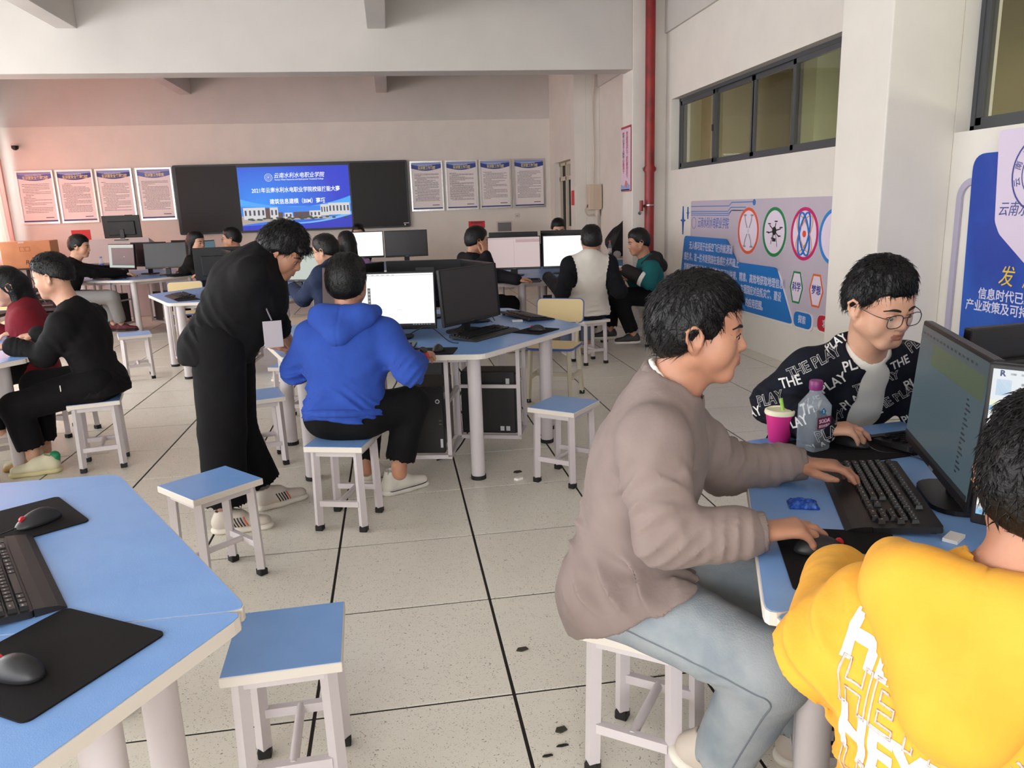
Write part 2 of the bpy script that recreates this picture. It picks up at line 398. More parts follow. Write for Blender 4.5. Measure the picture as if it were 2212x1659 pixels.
# pink curtain gathered at the far left, and drawn over part of the last window
CURT = bpy.data.materials.new('pink_curtain_cloth'); CURT.use_nodes = True; MATS['curtain'] = CURT
cn = CURT.node_tree.nodes; cl = CURT.node_tree.links
cP = cn['Principled BSDF']; cP.inputs['Base Color'].default_value = S(226, 200, 200); cP.inputs['Roughness'].default_value = .85
ct = cn.new('ShaderNodeBsdfTranslucent'); ct.inputs[0].default_value = S(249, 215, 207); cm = cn.new('ShaderNodeMixShader'); cm.inputs[0].default_value = .6
cl.new(cP.outputs[0], cm.inputs[1]); cl.new(ct.outputs[0], cm.inputs[2]); cl.new(cm.outputs[0], cn['Material Output'].inputs[0])
def curtain(label, y0, y1, x, ztop, zbot, amp, waves, gather=0.0):
    nY, nZ = 160, 24; bm = bmesh.new(); V = []
    for j in range(nZ+1):
        v = j/nZ; row = []
        for i in range(nY+1):
            u = i/nY; ph = u*waves*2*PI
            pin = 1-gather*math.sin(min(1, v*1.15)*PI/2)**2
            yy = y1-(1-u)*(y1-y0)*pin
            a = amp*(.55+.45*v)*(1 if not gather else .8)
            row.append(bm.verts.new((x+a*math.sin(ph+.6*math.sin(v*3))+.3*a*math.sin(2.3*ph+1), yy, ztop+(zbot-ztop)*v)))
        V.append(row)
    for j in range(nZ):
        for i in range(nY): bm.faces.new((V[j][i], V[j][i+1], V[j+1][i+1], V[j+1][i]))
    t = thing('curtain', label, 'curtain', (x, (y0+y1)/2, 0)); me = bpy.data.meshes.new('curtain_cloth'); bm.to_mesh(me); bm.free(); me.materials.append(CURT)
    me.transform(Matrix.Translation((-x, -(y0+y1)/2, 0))); me.polygons.foreach_set('use_smooth', [True]*len(me.polygons))
    o = bpy.data.objects.new('curtain_cloth', me); link(o, t)
    md = o.modifiers.new('thick', 'SOLIDIFY'); md.thickness = .0015
    MB().cyl((0, y0-(y0+y1)/2, ztop+.02), (0, y1-(y0+y1)/2, ztop+.02), .012).build('curtain_rod', mat('steel_rod', S(170, 170, 172), rough=.3, metal=1), t, smooth=True)
    return t
curtain('pink curtain hanging in folds beside the front wall notices', 10.9, 12.45, XL+.13, 3.0, .62, .05, 9, .25)
curtain('pink curtain drawn across the far side window', 8.0, 10.95, XL+.13, 3.0, .25, .035, 16)
# ------------------------------------------------------------------ things on the front wall
MF = frameM((0, YF, 0), (1, 0, 0), (0, 0, 1), (0, -1, 0))       # local x right, y up, z out of the front wall
MR = frameM((XR, 0, 0), (0, -1, 0), (0, 0, 1), (-1, 0, 0))      # local x = -y, y up, z out of the right wall
BLACKP = mat('black_plastic', S(24, 24, 26), rough=.4)
def at(M, x, y, z): return M @ Matrix.Translation((x, y, z))
def ink(name, c, rough=.5): return mat(name, c, rough=rough)
def glow(name, c, s=1.0):
    """a lit screen colour"""
    return mat(name, (.01, .01, .01, 1), rough=.35, emit=(c, s))
# smart blackboard
t = thing('interactive_board', 'wide black smart board with a lit blue slide in its middle', 'smart board', (-1.955, YF, 1.17))
bx0, bx1, bz0, bz1 = -3.99, .083, 1.170, 2.366
TF = Matrix.Translation((-1.955, YF, 1.17)).inverted() @ MF     # into the board's own frame
MB().poly(rrect(bx1-bx0, bz1-bz0, .03), .07, M=at(TF, (bx0+bx1)/2, (bz0+bz1)/2, .02)).build('housing', mat('black_board_frame', S(20, 19, 20), rough=.35), t)
MB().box((bx0+.56, (bz0+bz1)/2, .092), (1.02, bz1-bz0-.06, .006), M=TF, bev=.002).build('writing_panel', mat('blackboard_glass', S(30, 27, 28), rough=.45, spec=.35), t)
MB().box((bx1-.535, (bz0+bz1)/2, .092), (.99, bz1-bz0-.06, .006), M=TF, bev=.002).build('writing_panel', MATS['blackboard_glass'], t)
sx0, sx1, sz0, sz1 = -2.905, -.972, 1.213, 2.303; scx, scz = (sx0+sx1)/2, (sz0+sz1)/2
gb = bpy.data.materials.new('slide_blue'); gb.use_nodes = True; nt = gb.node_tree; N = nt.nodes; L = nt.links
P = N['Principled BSDF']; P.inputs['Base Color'].default_value = (.01, .01, .01, 1); P.inputs['Roughness'].default_value = .4
tcn = N.new('ShaderNodeTexCoord'); gr = N.new('ShaderNodeTexGradient'); gr.gradient_type = 'SPHERICAL'; mp = N.new('ShaderNodeMapping')
mp.inputs['Location'].default_value = (.45, 0, .1); mp.inputs['Scale'].default_value = (.75, 1.0, 1.1)
L.new(tcn.outputs['Object'], mp.inputs['Vector']); L.new(mp.outputs[0], gr.inputs[0])
rp = N.new('ShaderNodeValToRGB'); rp.color_ramp.elements[0].color = S(28, 52, 205); rp.color_ramp.elements[1].color = S(22, 140, 250); L.new(gr.outputs[0], rp.inputs[0])
L.new(rp.outputs[0], P.inputs['Emission Color']); P.inputs['Emission Strength'].default_value = .95
sm = MB().box((0, 0, 0), (sx1-sx0, .004, sz1-sz0)); scr = sm.build('screen', gb, t); scr.location = (scx+1.955, -.095, scz-1.17)
MSc = frameM((0, -.0025, 0), (1, 0, 0), (0, 0, 1), (0, -1, 0))
Wt = glow('slide_white', S(250, 252, 255), 1.0)
text('2021年云南水利水电职业学院校级技能大赛', .098, Wt, scr, at(MSc, .02, .135, .001), align='CENTER', sx=.83, bold=.0012)
text('建筑信息建模（BIM）赛项', .098, Wt, scr, at(MSc, .03, -.065, .001), align='CENTER', sx=.86, bold=.0012)
text('云南水利水电职业学院', .10, Wt, scr, at(MSc, .09, .385, .001), align='CENTER', sx=.88, shear=.25, bold=.0005)
text('Yunnan Water Resources and Hydropower Vocational College', .034, Wt, scr, at(MSc, .09, .318, .001), align='CENTER', sx=.98, bold=.0005)
text('上善若水 知行合一', .072, Wt, scr, at(MSc, .55, -.475, .001), align='CENTER', sx=.95, shear=.3)
b = MB()
for r0, r1 in ((.062, .068), (.040, .044)):
    n = 32; b.ring([(r0*math.cos(2*PI*i/n), r0*math.sin(2*PI*i/n)) for i in range(n)], [(r1*math.cos(2*PI*i/n), r1*math.sin(2*PI*i/n)) for i in range(n)], .0008, M=at(MSc, -.44, .36, .0005))
b.build('emblem_rings', Wt, scr); text('水', .052, Wt, scr, at(MSc, -.44, .36, .001), align='CENTER')
def swoosh(name, pts, m_, z): MB().poly(pts, .0006, M=at(MSc, 0, 0, z)).build(name, m_, scr)
hw = (sx1-sx0)/2; hh = (sz1-sz0)/2
def curve(f, n=24, a=-1, b_=1): return [(hw*(a+(b_-a)*i/n), f(a+(b_-a)*i/n)) for i in range(n+1)]
def band(name, lo, hi, m_, z, a=-1, b_=1): swoosh(name, curve(lo, a=a, b_=b_)+curve(hi, a=a, b_=b_)[::-1], m_, z)
band('swoosh', lambda u: -.13-.02*u*u-.02, lambda u: -.155+.16*u*u*(u < 0)+.17*u*u*(u > 0)-.005, glow('slide_cyan', S(60, 165, 250), .95), .0006)
band('sky_strip', lambda u: -.36, lambda u: -.16+.03*u*u, glow('slide_sky', S(40, 130, 240), .9), .0012)
band('swoosh', lambda u: -.385-.06*(u-.1)**2*(u < .1)+.0, lambda u: -.33-.03*u, glow('slide_ground', S(196, 178, 170), .75), .0018)
band('swoosh', lambda u: -.55, lambda u: -.43+.0*u-.075*u*(u < 0)*0+.10*max(0, u)**2-.045*max(0, -u), glow('slide_deep_blue', S(22, 38, 190), .95), .0024)
band('swoosh', lambda u: -.46+.14*max(0, u)**2-.04*max(0, -u), lambda u: -.435+.17*max(0, u)**2-.03*max(0, -u), glow('slide_pale_cyan', S(110, 190, 250), .9), .003, a=-.15)
bw = glow('slide_building', S(225, 222, 222), .85); bd = glow('slide_window', S(62, 70, 100), .7); bg = glow('slide_tree', S(52, 84, 66), .7); br = glow('slide_brick', S(96, 60, 58), .8)
for (x0, x1, z0, z1, nw, mm) in ((-.93, -.55, -.36, -.155, 5, bw), (-.55, -.47, -.36, -.17, 0, br), (-.47, -.33, -.36, -.16, 2, bw), (-.33, -.25, -.36, -.25, 0, br), (-.22, -.08, -.36, -.26, 2, bw), (-.06, .22, -.36, -.25, 3, br), (.22, .42, -.36, -.235, 3, bw), (.42, .56, -.33, -.13, 3, bw), (.56, .94, -.32, -.11, 6, bw)):
    o = MB().box(((x0+x1)/2, (z0+z1)/2, .0036), (x1-x0, z1-z0, .0006), M=MSc).build('slide_house', mm, scr)
    if nw:
        q = MB()
        for i in range(nw): q.box((x0+(x1-x0)*(i+.5)/nw, (z0*.45+z1*.55), .0042), ((x1-x0)/nw*.45, (z1-z0)*.45, .0005), M=MSc)
        q.build('house_windows', bd, scr)['kind'] = 'stuff'
q = MB()
for i in range(26): q.sphere((random.uniform(-.9, .9), -.355+random.uniform(-.02, .02), .0042), .028, sc=(1.3, .6, .03), seg=8, M=MSc)
q.build('slide_trees', bg, scr)['kind'] = 'stuff'
MB().box((bx1-.075, bz0+.075, .096), (.10, .012, .001), M=TF).build('label_strip', mat('white_print', S(225, 222, 218), rough=.6), t)
MB().box((bx1-.10, bz0+.045, .096), (.025, .025, .001), M=TF).build('label_strip', MATS['white_print'], t)

# framed notices: alu frame, paper, blue banner, title, rows of small print
FRM = mat('polished_aluminium_frame', S(214, 208, 206), rough=.25, metal=.85)
PAPER = mat('notice_paper', S(236, 228, 228), rough=.35, spec=.4); NAVY = mat('notice_navy_print', S(44, 62, 128), rough=.4); GOLD = mat('notice_gold_print', S(232, 214, 150), rough=.5)
SMALL = mat('small_print', S(92, 84, 88), rough=.6); NPALE = mat('notice_pale_blue_print', S(140, 160, 214), rough=.4)
def notice(x0, title, rows, label, grp, seed, col):
    rs = random.Random(seed); w, h = .60, .895; z0 = 1.446
    t = thing('framed_notice', label, 'notice', (x0+w/2, YF, z0), group=grp); A = Matrix.Translation((x0+w/2, YF, z0)).inverted() @ MF
    cx, cz = x0+w/2, z0+h/2
    n1 = [(-w/2, -h/2), (w/2, -h/2), (w/2, h/2), (-w/2, h/2)]; f = .028; n2 = [(-w/2+f, -h/2+f), (w/2-f, -h/2+f), (w/2-f, h/2-f), (-w/2+f, h/2-f)]
    MB().ring(n2, n1, .022, M=at(A, cx, cz, .004)).build('frame', FRM, t)
    p = MB().box((cx, cz, .012), (w-2*f+.004, h-2*f+.004, .006), M=A).build('paper', PAPER, t)
    hw = w/2-f; top = h/2-f
    arc = [(-hw, top), (-hw, top-.10)]+[(-hw+2*hw*i/12, top-.10-.045*math.sin(PI*i/12)) for i in range(13)]+[(hw, top-.10), (hw, top)]
    MB().poly(arc, .001, M=at(A, cx, cz, .015)).build('banner', mat('banner_'+col, {'navy': S(52, 70, 140), 'pale': S(96, 108, 176)}[col], rough=.4), t)
    arc2 = [(-hw, top), (-hw, top-.055)]+[(-hw+2*hw*i/12, top-.03-.05*math.sin(PI*i/12)*(1-i/14)) for i in range(13)]+[(hw, top)]
    MB().poly(arc2, .001, M=at(A, cx, cz, .0155)).build('banner_wave', NPALE if col == 'navy' else mat('banner_wave_pale', S(150, 150, 200), rough=.4), t)
    text(title, .062, GOLD, p, at(A, cx+.01, z0+h-f-.098, .0165), align='CENTER', sx=.74, bold=.0012, name='title')
    text('云南水利水电职业学院', .03, mat('white_print', S(225, 222, 218), rough=.6), p, at(A, cx-.02, z0+h-f-.05, .0172), align='CENTER', sx=.9, name='heading')
    q = MB(); y = top-.20; k = 0
    while k < rows:
        ind = rs.random() < .22; end = 1 if rs.random() > .3 else rs.uniform(.15, .9); x = -hw*.82+(.04 if ind else 0); xe = -hw*.82+end*1.64*hw
        while x < xe-.012:
            l = min(rs.uniform(.012, .05), xe-x); q.box((x+l/2, y, .0), (l, .0072, .001), M=at(A, cx, cz, .0155)); x += l+.006
        y -= (.50)/rows; k += 1
    q.box((hw*.55, -top+.075, 0), (.13, .013, .001), M=at(A, cx, cz, .0155))
    q.build('small_print', SMALL, p)['kind'] = 'stuff'
    MB().box((hw*.0, -top+.02, 0), (2*hw, .022, .001), M=at(A, cx, cz, .0152)).build('foot_band', NAVY, t)
for k, (x, rows) in enumerate(((-6.565, 19), (-5.925, 24), (-5.285, 20), (-4.625, 22))):
    notice(x, '实训室安全管理制度' if k < 3 else '实训室工作职责', rows, ['silver framed notice beside the pink curtain', 'silver framed notice, second from the pink curtain', 'silver framed notice above the lectern monitor', 'silver framed notice touching the left end of the black board'][k], 'framed notices on the front wall', 20+k, 'navy' if k in (1, 2) else 'pale')
for k, (x, rows) in enumerate(((.130, 26), (.776, 28), (1.408, 22), (2.050, 20))):
    notice(x, '实训室工作制度', rows, ['silver framed notice touching the right end of the black board', 'silver framed notice, second to the right of the black board', 'silver framed notice, second from the door corner', 'silver framed notice nearest the door corner'][k], 'framed notices on the front wall', 40+k, 'navy')
# red notes, wall socket, dome camera
RED = mat('red_paper', S(206, 62, 66), rough=.6)
def note(name, x, z, w, h, label, lines, M=MF, loc=None):
    o = MB().box((0, 0, 0), (w, h, .0015), M=at(M, x, z, .004)).build(name, RED); setp(o, label, 'note')
    for k, (s_, dy) in enumerate(lines): text(s_, .042, mat('note_ink', S(70, 20, 24), rough=.6), o, at(M, x, z+dy, .006), align='CENTER', sx=.9)
note('paper_note', -5.665, 1.20, .31, .24, 'red paper note on wall above the black jacket student', [])
note('paper_note', 1.325, 1.165, .31, .13, 'red paper note on wall above the hooded student', [('请勿随意触动', .03), ('教具!', -.03)])
o = MB().box((0, 0, .006), (.086, .086, .012), M=at(MF, 2.10, 1.31, 0), bev=.004).build('wall_socket', mat('white_plastic', S(214, 206, 198), rough=.4)); setp(o, 'white wall socket below the right framed notices', 'socket')
MB().box((0, -.012, .0125), (.03, .01, .001), M=at(MF, 2.10, 1.31, 0)).build('socket_slot', MATS['small_print'], o)
t = thing('dome_camera', 'small black dome security camera beside pink curtain', 'camera', (-6.43, YF, 2.72))
MB().cyl((0, 0, .03), (0, -.16, .03), .014).build('bracket', mat('white_plastic', S(214, 206, 198)), t, smooth=True)
MB().cyl((0, -.16, .02), (0, -.16, .055), .062, .05).build('cap', mat('white_plastic', S(214, 206, 198)), t, smooth=True)
MB().sphere((0, -.16, 0), .058, sc=(1, 1, .95)).build('dome', mat('smoked_dome', S(26, 24, 26), rough=.12), t, smooth=True)
# small sign on a stand in front of the wall
t = thing('sign_stand', 'small grey framed sign on a thin stand', 'sign', (1.76, 12.0, 0))
MB().box((0, 0, 1.12), (.29, .02, .20), bev=.004).build('sign_frame', mat('sign_frame_grey', S(196, 186, 180), rough=.4), t)
MB().box((0, -.011, 1.12), (.245, .004, .155)).build('sign_face', mat('sign_face_grey', S(112, 110, 112), rough=.4), t)
MB().cyl((0, 0, .02), (0, 0, 1.03), .012).build('pole', mat('sign_frame_grey', S(196, 186, 180)), t, smooth=True)
MB().cyl((0, 0, 0), (0, 0, .02), .14, seg=24).build('base', mat('sign_frame_grey', S(196, 186, 180)), t, smooth=True)

# electric box with conduit on the boxed corner, red note by the door
t = thing('electric_box', 'beige wall electric box with cables by the door corner', 'electric box', (3.09, 10.661, 1.38))
BEI = mat('beige_metal_box', S(206, 188, 168), rough=.45)
MB().box((-.035, -.10, .20), (.215, .16, .40), bev=.008).build('housing', BEI, t)
MB().box((.0, -.185, .20), (.15, .012, .37), bev=.004).build('cover', mat('beige_cover', S(196, 178, 158), rough=.5), t)
MB().box((-.146, -.10, .06), (.006, .03, .05)).build('switch', BLACKP, t)
WPI = mat('white_plastic_conduit', S(206, 190, 180), rough=.45)
MB().tube([(-.03, -.03, 2.3), (.0, -.03, 1.98), (-.03, -.03, 1.6), (-.01, -.03, .9), (-.03, -.03, .42)], .011).build('cable', WPI, t, smooth=True)
MB().cyl((.03, -.06, -.10), (.03, -.06, .0), .045).cyl((.03, -.05, -1.38), (.03, -.05, -.1), .02).build('conduit', WPI, t, smooth=True)
MB().tube([(-.12, -.06, .12), (-.18, -.06, .0), (-.13, -.06, -.09), (-.03, -.06, -.08)], .012).build('cable', WPI, t, smooth=True)
o = MB().box2((2.752, 10.72, 1.46), (2.759, 10.9, 1.70)).build('paper_note', RED); setp(o, 'red paper strip beside the cream door', 'note')

# red standpipe with coupling and valve
t = thing('fire_pipe', 'tall red painted fire pipe against the column', 'pipe', (2.94, 7.43, 0))
REDP = mat('red_pipe_paint', S(150, 40, 38), rough=.4, spec=.5, bump=(30, .06), var=(6, S(120, 34, 34)))
MB().cyl((0, 0, 0), (0, 0, ZC-.01), .060, seg=24).build('pipe', REDP, t, smooth=True)
MB().cyl((0, 0, 1.845), (0, 0, 1.885), .082, seg=24).cyl((0, 0, 1.83), (0, 0, 1.90), .068, seg=24).build('coupling', REDP, t, smooth=True)
MB().cyl((-.10, -.04, 1.875), (-.072, -.03, 1.872), .010).build('bolt', mat('steel_rod', S(170, 170, 172)), t, smooth=True)
v = MB().cyl((-.055, -.02, 1.42), (-.13, -.05, 1.42), .018).cyl((-.12, -.05, 1.36), (-.12, -.05, 1.49), .022).build('valve', REDP, t, smooth=True)
MB().cyl((-.135, -.055, 1.345), (-.15, -.065, 1.33), .02).build('outlet', mat('steel_rod', S(170, 170, 172)), v, smooth=True)
MB().cyl((-.09, -.04, 1.41), (-.075, -.035, 1.43), .014).build('valve_handle', BLACKP, v, smooth=True)
MB().ring([(.06*math.cos(a), .06*math.sin(a)) for a in np.linspace(0, 2*PI, 20, endpoint=False)], [(.066*math.cos(a), .066*math.sin(a)) for a in np.linspace(0, 2*PI, 20, endpoint=False)], .012, z=1.425).build('clamp', mat('steel_rod', S(170, 170, 172)), t)
# tall narrow slogan plaque on the column's inner face
MC = frameM((2.748, 0, 0), (0, -1, 0), (0, 0, 1), (-1, 0, 0))
t = thing('slogan_plaque', 'tall narrow pink slogan plaque on the column beside red pipe', 'plaque', (2.748, 7.74, 1.62)); A = Matrix.Translation((2.748, 7.74, 1.62)).inverted() @ MC
MB().box((-7.755, 2.01, .008), (.40, .80, .012), M=A).build('red_backing', mat('plaque_red', S(170, 52, 58), rough=.4), t)
MB().box((-7.735, 2.0, .02), (.375, .76, .012), M=A, bev=.002).build('face', mat('plaque_lilac', S(224, 196, 214), rough=.35), t)
for k, (s_, mm) in enumerate((('贯彻落实工程教育专业认证', 'plaque_red_print'), ('精心育人精心教学', 'plaque_dark_print'))):
    mmm = mat(mm, S(176, 44, 60) if k == 0 else S(52, 44, 56), rough=.5)
    for i, ch in enumerate(s_[:9]): text(ch, .075, mmm if not (k == 1 and i > 5) else MATS['plaque_red_print'], t, at(A, -7.66-k*.15, 2.30-i*.062, .027), align='CENTER')
MB().cyl((-7.70, 1.70, .026), (-7.70, 1.70, .028), .045, M=A).build('roundel', mat('plaque_roundel', S(210, 120, 110), rough=.5), t)
MB().poly([(-.187, -.06), (.187, -.06), (.187, .0), (.06, .045), (-.08, .0), (-.187, .02)], .001, M=at(A, -7.735, 1.68, .026)).build('hill_print', mat('plaque_blue_print', S(150, 160, 206), rough=.5), t)
MB().box((-7.735, 1.63, .0265), (.37, .012, .001), M=A).build('foot_band', NAVY, t)

# ------------------------------------------------------------------ display panels on the right wall
def rw(px, py, off=.01): p = Xp(px, py, XR-off); return (-p[1], p[2])
LILAC = mat('lilac_panel', S(190, 180, 194), rough=.4); BLUEP = mat('bright_blue_panel', S(28, 116, 196), rough=.38); WHITEP = mat('white_panel_edge', S(232, 226, 228), rough=.4); PALE = mat('pale_disc', S(228, 214, 232), rough=.4)
t = thing('drone_display_panel', 'lilac and blue drone display panel on the side wall', 'display panel', (XR, 5.1, .2)); A = Matrix.Translation((XR, 5.1, .2)).inverted() @ MR
MB().poly(rpoly([(-6.63, .40), (-3.30, .40), (-3.30, 1.462), (-6.63, 1.462)], .03), .012, M=at(A, 0, 0, .001)).build('lilac_board', LILAC, t)
MB().box((-4.0, .44, .001), (1.5, .22, .022), M=A).build('white_strip', W_WHITE, t)
blue = rpoly([(-6.76, 1.065), (-5.60, 1.065), (-5.34, .845), (-4.51, .845), (-4.18, .375), (-6.92, .375)], .05)
MB().poly([(p[0]*1.0+(.02 if p[0] > -5 else -.02), p[1]-.02) for p in blue], .022, M=at(A, 0, 0, .002)).build('white_board_edge', WHITEP, t)
MB().poly(blue, .01, M=at(A, 0, 0, .0245)).build('blue_board', BLUEP, t)
for s_, x, z, sz in (('无人机可适于在低空飞行的航测遥', -6.60, .955, .098), ('感技术，这一技术是我国在遥感技术基础上', -6.76, .825, .098), ('发展起来的新型技术，其优势在于可以快速、精准、高效地获取地理信息', -6.76, .700, .094), ('数据和图像，是一种非常先进的遥感技术', -6.76, .585, .094), ('在我国应对自然灾害、建设', -5.22, .585, .094), ('的应用范围。', -5.10, .462, .094)):
    if s_.startswith('数据'): continue
    text(s_, sz, mat('panel_white_lettering', S(214, 214, 236), rough=.4), t, at(A, x, z, .036), sx=.80 if len(s_) > 13 else .74, bold=.0012)
text('数', .094, MATS['panel_white_lettering'], t, at(A, -6.76, .585, .036), bold=.0012)
text('云南水利水电职业学院', .125, mat('panel_blue_script', S(78, 104, 184), rough=.4), t, at(A, -6.42, 1.215, .0135), sx=.66, shear=.25)
n = 28; MB().ring([(.06*math.cos(2*PI*i/n), .06*math.sin(2*PI*i/n)) for i in range(n)], [(.066*math.cos(2*PI*i/n), .066*math.sin(2*PI*i/n)) for i in range(n)], .001, M=at(A, -6.53, 1.215, .0131)).build('emblem_ring', MATS['panel_blue_script'], t)
CB = mat('circuit_blue', S(52, 118, 190), rough=.4)
for z, x1, xa, dz in ((1.40, -5.05, -5.6, .035), (1.345, -5.2, -5.62, .04), (1.325, -5.3, -5.6, .03), (1.305, -5.25, -5.6, .05)):
    MB().bar((-6.62, z, .0135), (xa, z, .0135), .008, .001, M=A).bar((xa, z, .0135), (xa+.07, z+dz, .0135), .008, .001, M=A).bar((xa+.07, z+dz, .0135), (x1, z+dz, .0135), .008, .001, M=A).build('circuit_line', CB, t)
MB().cyl((-5.03, 1.43, .013), (-5.03, 1.43, .015), .03, M=A).build('circuit_dot', CB, t)
def disc(c, r, m_ring, name, rin=.87):
    n = 40; po = [(r*math.cos(2*PI*i/n), r*math.sin(2*PI*i/n)) for i in range(n)]; pi_ = [(x*rin, y*rin) for x, y in po]
    MB().poly(po, .003, M=at(A, c[0], c[1], .013)).build(name+'_disc', PALE, t)
    MB().ring(pi_, po, .003, M=at(A, c[0], c[1], .0162)).build(name+'_ring', m_ring, t)
def rad(px, y0, y1): a, b_ = rw(px, y0), rw(px, y1); return ((a[0]+b_[0])/2, (a[1]+b_[1])/2), abs(a[1]-b_[1])/2
c1, r1 = rad(1617.5, 448, 549); c2, r2 = rad(1674, 447, 555); c3, r3 = rad(1739, 447, 563)
disc(c1, r1, mat('orange_ring', S(224, 92, 56), rough=.4), 'orange'); disc(c2, r2, mat('green_ring', S(34, 130, 76), rough=.4), 'green'); disc(c3, r3, mat('magenta_ring', S(196, 38, 104), rough=.4), 'magenta')
disc((c3[0]+r3*2.05, c3[1]-.01), r3, mat('blue_ring', S(44, 132, 206), rough=.4), 'blue')
GREYD = mat('drone_grey_print', S(150, 146, 156), rough=.5); BLK = mat('black_print', S(30, 28, 30), rough=.5)
for sx_ in (-1, 1):
    for sy_ in (-1, 1):
        MB().tube([(c1[0]+sx_*.02, c1[1]+sy_*.03, .018), (c1[0]+sx_*.06, c1[1]+sy_*.09, .018), (c1[0]+sx_*.075, c1[1]+sy_*.145, .018)], .005, M=A).sphere((c1[0]+sx_*.075, c1[1]+sy_*.15, .0175), .04, sc=(.9, .25, .03), M=A).build('drone_arm', GREYD, t)
MB().cyl((c1[0], c1[1], .0165), (c1[0], c1[1], .018), .02, M=A).build('drone_hub', mat('drone_pale_print', S(206, 200, 210), rough=.5), t)
q = MB().sphere((c2[0], c2[1]+.01, .018), .04, sc=(1, .95, .05), M=A)
for a in range(6):
    ca, sa = math.cos(a*PI/3+.3), math.sin(a*PI/3+.3)
    q.bar((c2[0], c2[1]+.01, .018), (c2[0]+.125*ca, c2[1]+.01+.075*sa, .018), .010, .001, M=A).sphere((c2[0]+.13*ca, c2[1]+.02+.078*sa, .018), .032, sc=(1, .18, .03), M=A)
q.bar((c2[0]-.03, c2[1]-.02, .018), (c2[0]-.06, c2[1]-.11, .018), .006, .001, M=A).bar((c2[0]+.03, c2[1]-.02, .018), (c2[0]+.06, c2[1]-.13, .018), .006, .001, M=A).box((c2[0], c2[1]-.07, .018), (.06, .03, .001), M=A).build('drone_picture', BLK, t)
AB = mat('atom_blue_print', S(38, 118, 200), rough=.4); AO = mat('atom_orange_print', S(226, 150, 90), rough=.4)
for a, mm, w in ((30, AB, .009), (-30, AB, .009), (60, AO, .004), (-60, AO, .004)):
    ca, sa = math.cos(math.radians(90+a/1.6)), math.sin(math.radians(90+a/1.6))
    pts = [(c3[0]+.185*math.cos(s_)*ca-.075*math.sin(s_)*sa, c3[1]+.185*math.cos(s_)*sa+.075*math.sin(s_)*ca, .018) for s_ in np.linspace(0, 2*PI, 25)]
    MB().tube(pts, w, seg=4, M=A).build('atom_orbit', mm, t)
MB().cyl((c3[0], c3[1], .0165), (c3[0], c3[1], .019), .028, M=A).build('atom_core', mat('atom_core_red', S(224, 76, 50), rough=.4), t)
DKB = mat('dark_blue_lettering', S(52, 62, 150), rough=.4)
def hexa(px, py, s_, mring, z0, z1):
    c, r = rad(px, z0, z1); k = .86; po = [(-.42*r, r), (.42*r, r), (.80*r, 0), (.42*r, -r), (-.42*r, -r), (-.80*r, 0)]
    MB().poly(po[::-1], .003, M=at(A, c[0], c[1], .013)).build('hexagon_face', PALE, t); MB().ring([(x*k, y*.88) for x, y in po], po, .003, M=at(A, c[0], c[1], .0162)).build('hexagon_ring', mring, t)
    text(s_, r*.62, DKB, t, at(A, c[0], c[1], .0175), align='CENTER', sx=.85, bold=.001)
hexa(1722, 620, '科学', MATS['green_ring'], 586, 655); hexa(1764.5, 628, '梦想', mat('orange_hex_ring', S(226, 104, 48), rough=.4), 592, 664)
def pill(px, y0, y1, s_, m_, w):
    c, r = rad(px, y0, y1)
    MB().poly(rrect(w+.02, 2*r+.02, r*.8, 6), .02, M=at(A, c[0]+.006, c[1]-.006, .004)).build('pill_edge', WHITEP, t); MB().poly(rrect(w, 2*r, r*.8, 6), .008, M=at(A, c[0], c[1], .0245)).build('pill', m_, t)
    text(s_, r*1.15, mat('panel_white_lettering', S(214, 214, 236)), t, at(A, c[0], c[1], .034), align='CENTER', sx=.85, bold=.001)
pill(1737.5, 675, 708, '探索', BLUEP, .28); c, r = rad(1788, 684, 718); pill(1791, 684, 718, '求知', mat('crimson_pill', S(190, 34, 52), rough=.4), .28)
for (px, py, w, h) in ((1475, 476, .075, .165), (1485.5, 460, .04, .07)):
    c = rw(px, py); pts = []
    for i in range(8):
        a = i*PI/4+PI/2; r_ = (h if i % 4 == 0 else w) if i % 2 == 0 else .022 if h > .1 else .01
        pts.append((r_*math.cos(a), r_*math.sin(a)))
    o = MB().poly(pts, .012, M=at(MR, c[0], c[1], .002)).build('wall_star', mat('star_blue', S(40, 92, 168), rough=.4)); setp(o, 'large blue four-pointed wall star left of the drone panel' if h > .1 else 'small blue four-pointed wall star left of the drone panel', 'wall star')
# second panel, cut by the right edge of the picture
t = thing('college_display_panel', 'deep blue college display panel with lilac shield', 'display panel', (XR, 1.4, .3)); A = Matrix.Translation((XR, 1.4, .3)).inverted() @ MR
DB = mat('deep_blue_panel', S(26, 62, 158), rough=.36, var=(1.4, S(34, 86, 182), .45, .6))
MB().poly(rpoly([(-2.16, .30), (.6, .30), (.6, 1.675), (-2.19, 1.675)], .10, 6), .02, M=at(A, 0, 0, .004)).build('blue_board', DB, t)
pts_o = [(-2.31, .32)]+[(-2.31+.12*(1-math.cos(a)), 1.42+.12*math.sin(a)) for a in np.linspace(0, PI/2, 7)]+[(-2.0, 1.54)]
pts_i = [(-2.268, .32)]+[(-2.268+.08*(1-math.cos(a)), 1.42+.08*math.sin(a)) for a in np.linspace(0, PI/2, 7)]+[(-2.0, 1.50)]
MB().poly(pts_o+pts_i[::-1], .015, M=at(A, 0, 0, .002)).build('lilac_outline', mat('lilac_outline', S(172, 166, 186), rough=.4), t)
sh = [rw(2168, 280), rw(2165, 330), rw(2157, 478), rw(2166, 505), rw(2212, 560)]; x_c = -1.66; zb = sh[-1][1]-.06
